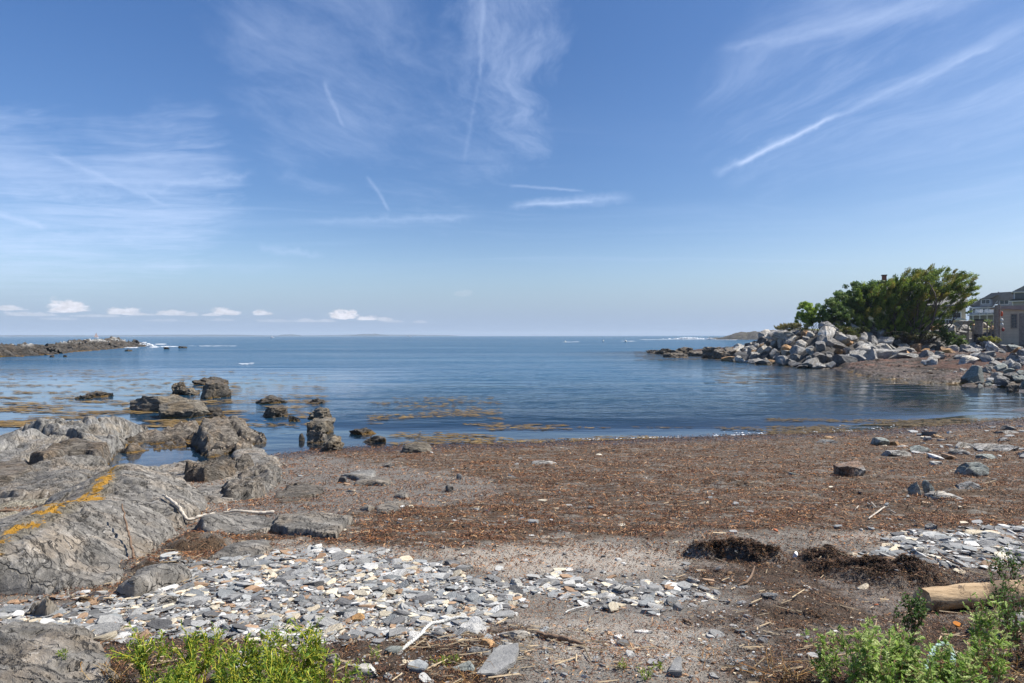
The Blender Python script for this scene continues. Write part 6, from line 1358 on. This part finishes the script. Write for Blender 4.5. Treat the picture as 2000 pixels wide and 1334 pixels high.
M['shed_roof'] = plain('shed_roof', (.36, .28, .25), .8, .2, 3); M['brickwork'] = shingle_mat('brickwork', (.26, .10, .065), (.34, .15, .10), .07, .2)
M['weathered_wood'] = plain('weathered_wood', (.27, .235, .20), .85, .35, 6, bump=.5); M['dark_metal'] = plain('dark_metal', (.03, .03, .03), .5, .2, 6); M['red_paint'] = plain('red_paint', (.30, .06, .05), .6, .2, 3)
M['buoy_orange'] = plain('buoy_orange', (.62, .10, .03), .5, .15, 3); M['buoy_white'] = plain('buoy_white', (.62, .62, .56), .5, .1, 3)
def box(B, x0, x1, y0, y1, z0, z1):
    V = [(x, y, z) for z in (z0, z1) for (x, y) in ((x0, y0), (x1, y0), (x1, y1), (x0, y1))]
    B.add(V, [[0, 3, 2, 1], [4, 5, 6, 7], [0, 1, 5, 4], [1, 2, 6, 5], [2, 3, 7, 6], [3, 0, 4, 7]])
def bx(name, mat, parent, *boxes, label=None):
    B = Bag()
    for b in boxes: box(B, *b)
    o = link(name, B.mesh(name), mat, parent)
    if label: o['label'] = label
    return o
def extr(name, mat, parent, prof, y0, y1, axis='y'):
    """closed profile in (x,z) extruded along y"""
    n = len(prof); V = [(p[0], y0, p[1]) for p in prof] + [(p[0], y1, p[1]) for p in prof]
    if axis == 'x': V = [(v[1], v[0], v[2]) for v in V]
    bm = bmesh.new(); vs = [bm.verts.new(v) for v in V]; bm.faces.new(vs[:n]); bm.faces.new(vs[n:][::-1])
    for i in range(n): bm.faces.new([vs[i], vs[(i + 1) % n], vs[n + (i + 1) % n], vs[n + i]])
    bmesh.ops.recalc_face_normals(bm, faces=bm.faces); me = bpy.data.meshes.new(name); bm.to_mesh(me); bm.free(); return link(name, me, mat, parent)
def window(parent, x, z, w, h, y=0.0, nx=2, nz=2, fr=.09):
    f = bx('window', M['white_paint'], parent, (x - w / 2 - fr, x + w / 2 + fr, y - .06, y - .003, z - fr, z), (x - w / 2 - fr, x + w / 2 + fr, y - .06, y - .003, z + h, z + h + fr), (x - w / 2 - fr, x - w / 2, y - .06, y - .003, z, z + h), (x + w / 2, x + w / 2 + fr, y - .06, y - .003, z, z + h),
           *[(x - w / 2 + w * (i + 1) / nx - .025, x - w / 2 + w * (i + 1) / nx + .025, y - .05, y - .02, z + .001, z + h - .001) for i in range(nx - 1)])
    bx('pane', M['dark_glass'], f, (x - w / 2 + .002, x + w / 2 - .002, y - .016, y - .006, z + .002, z + h - .002)); return f
class Fr:
    """local frame at distance Y facing the camera: local x to the right, local z up"""
    def __init__(s, px, Y, dz=0.0, turn=0.0):
        p = Q(px, 655, Y); s.az = math.atan2(p[0], Y); s.p = (p[0], Y, 0); s.Y = Y; s.px = px; s.rz = -s.az + R(turn)
    def x(s, px): 
        a1 = math.atan((px - 1000) / F); R_ = s.Y / math.cos(s.az); return R_ * math.tan(a1 - s.az)
    def z(s, py): return CAMZ + (655.3 - py) * s.Y / F
# shed
f = Fr(1960, 80); root = empty('shed', f.p, f.rz); tag(root, 'brown boarded shed with a low red brown roof and a tall dark window', 'shed')
gz_ = f.z(655); x0, x1 = f.x(1941), f.x(2090)
extr('wall', M['shed_board'], root, [(x0, 1.2), (x1, 1.2), (x1, f.z(604)), (x0, f.z(604))], 0, 4.0)
extr('roof', M['shed_roof'], root, [(x0 - .35, f.z(602.5)), (x1, f.z(613)), (x1, f.z(594)), (f.x(1950), f.z(599.3))], -.35, 4.4)
w = link('window', None, parent=root) if False else None
wx0, wx1, wz0, wz1 = f.x(1975.5), f.x(1985), f.z(641), f.z(615.5)
fr_ = bx('window', M['weathered_wood'], root, (wx0 - .09, wx0, -.06, -.003, wz0 - .09, wz1 + .09), (wx1, wx1 + .09, -.06, -.003, wz0 - .09, wz1 + .09), (wx0, wx1, -.06, -.003, wz0 - .09, wz0), (wx0, wx1, -.06, -.003, wz1, wz1 + .09),
         *[(wx0 + (wx1 - wx0) * i / 3 - .012, wx0 + (wx1 - wx0) * i / 3 + .012, -.05, -.02, wz0 + .001, wz1 - .001) for i in (1, 2)], *[(wx0 + .001, wx1 - .001, -.045, -.021, wz0 + (wz1 - wz0) * i / 5 - .012, wz0 + (wz1 - wz0) * i / 5 + .012) for i in (1, 2, 3, 4)])
bx('pane', M['dark_glass'], fr_, (wx0 + .002, wx1 - .002, -.016, -.006, wz0 + .002, wz1 - .002))
bx('door', M['weathered_wood'], root, (f.x(1990), f.x(2004), -.05, -.003, 1.5, f.z(613.5)))
bx('corner_board', M['weathered_wood'], root, (x0 - .02, x0 + .12, -.03, -.004, 1.2, f.z(604.5)))
# piling with buoys
f2 = Fr(1949, 78); root = empty('wooden_piling', f2.p, f2.rz); tag(root, 'thick weathered wooden piling with a crossbar standing before the shed', 'post')
B = Bag(); B.tube([(f2.x(1946.5), 0, 1.6), (f2.x(1946.5), 0, f2.z(597))], np.array([.24, .22]), 14); link('post', B.mesh('post', True, 60), M['weathered_wood'], root)
B = Bag(); B.tube([(f2.x(1952), .1, 1.6), (f2.x(1952), .1, f2.z(596))], np.array([.12, .10]), 12); link('brace', B.mesh('brace', True, 60), M['weathered_wood'], root)
bx('crossbar', M['weathered_wood'], root, (f2.x(1945), f2.x(1957.5), -.36, -.26, f2.z(606), f2.z(604.6)))
def buoy(lab, px, y0, y1, mat, wd):
    f = Fr(px, 77.6); root = empty('lobster_buoy', f.p, f.rz); tag(root, lab, 'buoy', 'buoys hanging from the piling')
    z0, z1 = f.z(y1), f.z(y0); h = z1 - z0; B = Bag(); B.tube([(0, 0, z0), (0, 0, z0 + h * .12), (0, 0, z0 + h * .5), (0, 0, z0 + h * .85), (0, 0, z1)], np.array([.35, .85, 1, .8, .3]) * wd, 14); link('float', B.mesh('float', True), mat, root)
    B = Bag(); B.tube([(0, 0, z1 - .02), (0, 0, z1 + .28)], .022, 6); link('spindle', B.mesh('spindle', True), M['white_paint'], root)
buoy('orange lobster buoy hanging highest beside the piling', 1956.5, 609, 619, M['buoy_orange'], .12)
buoy('upper white lobster buoy hanging under the orange one', 1956.3, 623, 630, M['buoy_white'], .17)
buoy('lower white lobster buoy just under the upper white one', 1956.3, 631.5, 639, M['buoy_white'], .18)
buoy('red and dark buoy lying lowest beside the piling', 1959, 641, 648, M['red_paint'], .16)
# fence and grill in front
f = Fr(1915, 80); root = empty('plank_fence', f.p, f.rz); tag(root, 'low weathered rail fence with slanting posts left of the piling', 'fence')
bx('rail', M['weathered_wood'], root, (f.x(1886), f.x(1942), -.05, .05, f.z(630.5), f.z(629))); bx('rail', M['weathered_wood'], root, (f.x(1882), f.x(1942), -.06, .06, f.z(646.5), f.z(644.5)))
for px in (1891, 1900, 1919, 1928, 1936): bx('post', M['weathered_wood'], root, (f.x(px) - .07, f.x(px) + .07, .06, .18, 2.2, f.z(629.4)))
f = Fr(1912, 79.3); root = empty('smoker_grill', f.p, f.rz); tag(root, 'dark barrel grill with a wide flat lid beside the rail fence', 'grill')
B = Bag(); B.tube([(0, 0, f.z(653)), (0, 0, f.z(627))], .42, 18); link('barrel', B.mesh('barrel', True, 50), M['weathered_wood'], root)
B = Bag(); B.tube([(0, 0, f.z(626.9)), (0, 0, f.z(624.4))], .52, 18); link('lid', B.mesh('lid', True, 50), M['dark_metal'], root)
# picnic table
f = Fr(1878, 82); root = empty('picnic_table', f.p, f.rz); tag(root, 'pale grey topped picnic table with crossed legs in front of the tan house', 'table')
zt = f.z(627.5); zb = f.z(645); bx('tabletop', M['buoy_white'], root, (f.x(1867), f.x(1888), -.4, .4, zt - .06, zt))
for xx_ in (f.x(1877.5),):
    for s in (-1, 1):
        B = Bag(); B.tube([(xx_ - s * .38, 0, zb), (xx_ + s * .38, 0, zt - .06)], .055, 6); link('leg', B.mesh('leg'), M['weathered_wood'], root)
f = Fr(1860, 83); root = empty('garden_bench', f.p, f.rz); tag(root, 'long low white bench on the grass in front of the tan house', 'bench')
bx('seat', M['buoy_white'], root, (f.x(1849), f.x(1876), -.2, .2, f.z(640.5), f.z(639))); 
for px in (1851, 1874): bx('leg', M['weathered_wood'], root, (f.x(px) - .05, f.x(px) + .05, -.15, .15, f.z(646), f.z(640.51)))
# tan house behind the cedar
f = Fr(1800, 96, turn=6); root = empty('tan_house', f.p, f.rz); tag(root, 'tan shingled house mostly hidden behind the cedar with a brick chimney', 'house')
x0, x1, zr, ze = f.x(1672), f.x(1887), f.z(552), f.z(598); zb = 2.6
extr('wall', M['tan_shingle'], root, [(0, zb), (8, zb), (8, ze), (4, f.z(578)), (0, ze)], x0, x1, 'x')
extr('roof', M['roof_shingle'], root, [(-.4, ze - .15), (4, f.z(560)), (8.4, ze - .15), (8.4, ze + .1), (4, f.z(560) + .25), (-.4, ze + .1)], x0 - .3, x1 + .3, 'x')
for px, z0_, z1_ in ((1869, 622, 612), (1830, 622, 612), (1780, 622, 612)): window(root, f.x(px), f.z(z0_), .9, (z0_ - z1_) * 96 / F, 0, 2)
for px in (1850, 1800): window(root, f.x(px), f.z(640), 1.0, 1.0, 0, 3)
bx('door', M['red_paint'], root, (f.x(1835), f.x(1845), -.05, -.003, zb + .3, f.z(630)), label='dull red door near the corner')
extr('porch_roof', M['buoy_white'], root, [(f.x(1862), f.z(627)), (f.x(1886.5), f.z(627)), (f.x(1886.5), f.z(625.3)), (f.x(1862), f.z(624))], -.9, -.004)
# chimney joined to the house
fc = Q(1730, 560, 99.5)
cm = bx('chimney', M['brickwork'], root, (f.x(1725.5), f.x(1734.5), 3.2, 4.2, f.z(560), f.z(533)))
bx('chimney_cap', M['dark_metal'], cm, (f.x(1724.2), f.x(1735.8), 3.1, 4.3, f.z(532.9), f.z(531.3)))
# grey house with deck
f = Fr(1945, 132); root = empty('grey_house', f.p, f.rz); tag(root, 'dark grey shingled house with white trim a dormer and a raised white deck', 'house')
k_ = 132 / F; X = f.x; Zz = f.z
extr('wall', M['grey_shingle'], root, [(X(1893), 3.5), (X(1992), 3.5), (X(1992), Zz(585)), (X(1962), Zz(585)), (X(1945), Zz(600)), (X(1915), Zz(598)), (X(1893), Zz(600))], 0, 9)
extr('upper_wall', M['grey_shingle'], root, [(X(1948), Zz(601)), (X(1980), Zz(601)), (X(1980), Zz(588)), (X(1955), Zz(588)), (X(1948), Zz(592))], -.35, -.004)
extr('roof', M['roof_shingle'], root, [(X(1908), Zz(589)), (X(1937), Zz(601)), (X(1953), Zz(588.3)), (X(1975), Zz(588.3)), (X(1975), Zz(571.8)), (X(1936), Zz(573))], -.6, -.36)
extr('roof_back', M['roof_shingle'], root, [(X(1893), Zz(596)), (X(1915), Zz(585)), (X(1936), Zz(573.3)), (X(1980), Zz(572.2)), (X(1980), Zz(585)), (X(1915), Zz(598))], .4, 9)
extr('gable_trim', M['white_paint'], root, [(X(1937), Zz(601.5)), (X(1938.5), Zz(601.5)), (X(1949), Zz(588.6)), (X(1947.6), Zz(588.6))], -.68, -.61)
d = extr('dormer', M['grey_shingle'], root, [(X(1914), Zz(599)), (X(1938), Zz(599)), (X(1938), Zz(586)), (X(1914), Zz(586))], -1.5, -.62)
extr('dormer_roof', M['roof_shingle'], d, [(X(1911), Zz(586)), (X(1934), Zz(584)), (X(1950), Zz(577.5)), (X(1928), Zz(579))], -1.7, -.63)
window(d, X(1925), Zz(594), 1.25, .75, -1.5, 2); window(root, X(1961), Zz(595.2), 1.3, .68, -.35, 2)
bx('ridge_vent', M['brickwork'], root, (X(1948.5), X(1951), 1, 2, Zz(573), Zz(570.5)))
for px in (1903, 1908.5, 1915, 1923, 1932): window(root, X(px), Zz(611), .5 if px != 1923 else .8, .75, 0, 1, fr=.13)
dk_ = bx('deck', M['white_paint'], root, (X(1890), X(1943), -2.6, -.1, Zz(617), Zz(615.2)))
for px in (1901, 1914, 1928, 1941): bx('deck_post', M['white_paint'], dk_, (X(px) - .08, X(px) + .08, -2.55, -2.4, 3.6, Zz(617.01)))
bx('railing', M['white_paint'], dk_, (X(1901), X(1942), -2.58, -2.52, Zz(608.5), Zz(607.6)), *[(X(px) - .03, X(px) + .03, -2.58, -2.52, Zz(615.1), Zz(608.6)) for px in np.arange(1901, 1943, 3.1)])
bx('porch_beam', M['white_paint'], root, (X(1893), X(1943), -.5, -.05, Zz(602), Zz(600.3)))
for i, px in enumerate((1909, 1916.5, 1926, 1933, 1938)):
    g = Fr(px, 130); rt = empty('deck_chair', (g.p[0], g.p[1], g.z(615)), g.rz); tag(rt, ordw(i) + ' white slatted deck chair from the left on the raised deck of the grey house', 'chair', 'white chairs on the deck')
    bx('seat', M['white_paint'], rt, (-.28, .28, -.3, .25, .3, .36)); bx('backrest', M['white_paint'], rt, (-.26, .26, .25, .31, .361, 1.0)); bx('leg', M['white_paint'], rt, (-.3, -.24, -.3, -.24, 0, .55)); bx('leg', M['white_paint'], rt, (.24, .3, -.3, -.24, 0, .55))
# second grey house at the edge
f = Fr(1990, 120); root = empty('corner_house', f.p, f.rz); tag(root, 'grey house with a hipped roof cut off by the right edge behind the shed', 'house'); X = f.x; Zz = f.z
extr('wall', M['grey_shingle'], root, [(X(1977), 3.5), (X(2080), 3.5), (X(2080), Zz(588)), (X(1977), Zz(588))], 0, 8)
extr('upper_wall', M['grey_shingle'], root, [(X(1978), Zz(587.5)), (X(2080), Zz(587.5)), (X(2080), Zz(571)), (X(1978), Zz(571))], .5, 7)
extr('roof', M['roof_shingle'], root, [(X(1974), Zz(571)), (X(2080), Zz(571)), (X(2060), Zz(548)), (X(2020), Zz(548)), (X(1998), Zz(560))], .1, 7.4)
extr('eave', M['white_paint'], root, [(X(1974), Zz(571.8)), (X(2080), Zz(571.8)), (X(2080), Zz(570.6)), (X(1974), Zz(570.6))], -.05, .09)
extr('lower_roof', M['dark_metal'], root, [(X(1970), Zz(588.5)), (X(1977), Zz(585)), (X(2080), Zz(585)), (X(2080), Zz(588.5))], -.8, -.01)
extr('lower_eave', M['white_paint'], root, [(X(1969.5), Zz(590)), (X(2080), Zz(590)), (X(2080), Zz(588.6)), (X(1969.5), Zz(588.6))], -.85, -.02)
window(root, X(1992), Zz(585.5), 1.5, 1.15, .5, 1); bx('corner_board', M['white_paint'], root, (X(1977) - .02, X(1977) + .12, -.03, -.003, 3.5, Zz(590.01)))
# small white picket glimpse under the bushes
f = Fr(1620, 79); root = empty('picket_fence', f.p, f.rz); tag(root, 'short white picket fence glimpsed under the bushes on the bank', 'fence')
bx('rail', M['white_paint'], root, (f.x(1616), f.x(1634), -.02, .02, f.z(633), f.z(632.2)))
bx('pickets', M['white_paint'], root, *[(f.x(p_) - .035, f.x(p_) + .035, -.05, -.021, f.z(640), f.z(630)) for p_ in np.arange(1616.5, 1634, 2.4)])

# ------------------------------------------------------------------ boats, birds, islands, air
M['hull_white'] = plain('white_hull', (.7, .7, .7), .4, .05); M['tan_sail'] = plain('tan_sail', (.40, .27, .22), .7, .1)
def boat(lab, px, py, L_, sail=False, turn=80):
    p = Z(px, py, 0); root = empty('sailboat' if sail else 'lobster_boat', (p[0], p[1], 0), R(turn)); tag(root, lab, 'boat')
    bm = bmesh.new(); st = []
    for i, t in enumerate(np.linspace(0, 1, 9)):
        w = L_ * .16 * math.sin(min(1, (1 - t) * 1.6 + .02) * math.pi / 2) ; zt_ = L_ * (.09 + .05 * t ** 2); x_ = (t - .5) * L_
        st.append([bm.verts.new((x_, s_ * w * q, z_)) for (s_, q, z_) in ((-1, 1, zt_), (-1, .7, .02), (1, .7, .02), (1, 1, zt_))])
    for a_, b_ in zip(st[:-1], st[1:]):
        for j in range(3): bm.faces.new([a_[j], a_[j + 1], b_[j + 1], b_[j]])
        bm.faces.new([a_[3], a_[0], b_[0], b_[3]])
    bm.faces.new(st[0]); bmesh.ops.recalc_face_normals(bm, faces=bm.faces); me = bpy.data.meshes.new('hull'); bm.to_mesh(me); bm.free(); link('hull', me, M['hull_white'], root)
    if sail:
        B = Bag(); B.tube([(0, 0, .1 * L_), (0, 0, 1.25 * L_)], .02 * L_, 6); link('mast', B.mesh('mast'), M['weathered_wood'], root)
        B = Bag(); B.add([(-.02 * L_, .01, .2 * L_), (-.45 * L_, .05, .22 * L_), (-.02 * L_, .01, 1.2 * L_), (-.02 * L_, .05, .2 * L_), (-.45 * L_, .09, .22 * L_), (-.02 * L_, .05, 1.2 * L_)], [[0, 1, 4, 3], [1, 2, 5, 4], [2, 0, 3, 5]], [[0, 2, 1], [3, 4, 5]]); link('mainsail', B.mesh('mainsail'), M['tan_sail'], root)
        B = Bag(); B.add([(.03 * L_, 0, 1.1 * L_), (.45 * L_, 0, .18 * L_), (.05 * L_, 0, .2 * L_), (.03 * L_, .04, 1.1 * L_), (.45 * L_, .04, .18 * L_), (.05 * L_, .04, .2 * L_)], [[0, 1, 4, 3], [1, 2, 5, 4], [2, 0, 3, 5]], [[0, 2, 1], [3, 4, 5]]); link('jib', B.mesh('jib'), M['tan_sail'], root)
    else:
        bx('cabin', M['hull_white'], root, (-.05 * L_, .22 * L_, -.09 * L_, .09 * L_, .1 * L_, .3 * L_)); bx('cabin_window', M['dark_glass'], root, (.221 * L_, .225 * L_, -.07 * L_, .07 * L_, .2 * L_, .27 * L_))
boat('small sailboat with tan sails beyond the reef near the left', 188, 660.5, 7.0, True, 60)
boat('tiny white motor boat on the horizon left of centre', 531, 659.8, 8.0, False, 160)
boat('tiny pale motor boat on the horizon nearer the centre', 800, 658.6, 9.0, False, 20)
def floatb(lab, px, py, s):
    p = Z(px, py, 0); B = Bag(); B.tube([(0, 0, -s * .3), (0, 0, s * .1), (0, 0, s * .7), (0, 0, s * .9)], np.array([.3, .5, .45, .15]) * s, 10); tag(link('mooring_buoy', B.mesh('mooring_buoy', True), M['buoy_white'], loc=tuple(p)), lab, 'buoy', 'white floats on the water')
floatb('white float nearest the surf at the right', 1222, 668, 1.0); floatb('white float left of the one nearest the surf', 1178, 667, .8); floatb('white float farthest left on the open water', 1104, 668, .7)
def bird(lab, px, py, Y, dark, rz):
    p = Q(px, py, Y); B = Bag(); s = .34
    path = [(-.5 * s, 0, .30 * s), (-.25 * s, 0, .40 * s), (.1 * s, 0, .55 * s), (.32 * s, 0, .72 * s), (.42 * s, 0, .98 * s), (.5 * s, 0, 1.12 * s), (.72 * s, 0, 1.08 * s)]
    B.tube(path, np.array([.03, .16, .22, .17, .09, .11, .015]) * s, 10)
    for q in (-.06, .06): B.tube([(.05 * s, q * s, .42 * s), (.05 * s, q * s, -.25)], .02 * s, 5)
    tag(link('seabird', B.mesh('seabird', True), M['dark_metal'] if dark else M['buoy_white'], loc=tuple(p), rot=(0, 0, rz)), lab, 'bird', 'seabirds perched on the reef')
bl_ = [(186, 665.5, 0), (193, 666.3, 0), (225, 665.6, 0), (231, 665.2, 0), (238, 665.4, 1), (244, 665.2, 0), (251, 666.2, 1), (257, 666.8, 0), (108, 675, 1)]
for i, (px, py, dk2) in enumerate(bl_): bird(('%s seabird from the right perched on the reef crest' % ordw(len(bl_) - 2 - i)) if i < 8 else 'lone dark seabird perched on the nearer low part of the reef', px, py, 158 if i < 8 else 138, dk2, R(30 + 40 * i))
M['island'] = plain('wooded_island', (.02, .03, .03), .9, .3, .01)
def island(x0, x1, topy, Y, seed, label=None):
    a, b = Q(x0, 655, Y)[0], Q(x1, 655, Y)[0]; n = 90; t = np.linspace(0, 1, n); hh = (656.5 - topy) * Y / F
    prof = hh * np.sin(np.clip(t, 0, 1) * math.pi) ** .45 * (1 + .22 * fbm(t * 7 + seed, 0 * t, 0, 4)) ; xs_ = a + (b - a) * t
    V = np.concatenate([np.stack([xs_, 0 * t + Y - 150 * np.sin(t * math.pi), 0 * t - 4], -1), np.stack([xs_, 0 * t + Y, prof], -1), np.stack([xs_, 0 * t + Y + 300 * np.sin(t * math.pi) + 1, 0 * t - 4], -1)]); f_ = gridfaces(3, n)
    tag(link('far_shore_hills', npmesh('far_shore_hills', V, f_, True), M['island']), kind='structure')
for a_ in [(-150, 240, 653.6, 6000, 1), (150, 560, 653.2, 6600, 2), (540, 590, 652.8, 6300, 3), (685, 760, 651.9, 6300, 5), (570, 900, 653.7, 7400, 7)]: island(*a_)
hz = bpy.data.materials.new('haze_air'); hz.use_nodes = True; t = hz.node_tree; t.nodes.clear(); o = nd(t, 'ShaderNodeOutputMaterial')
pv = nd(t, 'ShaderNodeVolumePrincipled', {'Color': (.72, .85, 1.0), 'Density': 0.00013, 'Anisotropy': 0.0}); t.links.new(pv.outputs[0], o.inputs['Volume'])
B = Bag(); box(B, -11800, 11800, -200, 12300, -4.2, 62); hb = link('haze', B.mesh('haze'), hz); tag(hb, 'thin sea haze over the water', 'haze', kind='stuff')
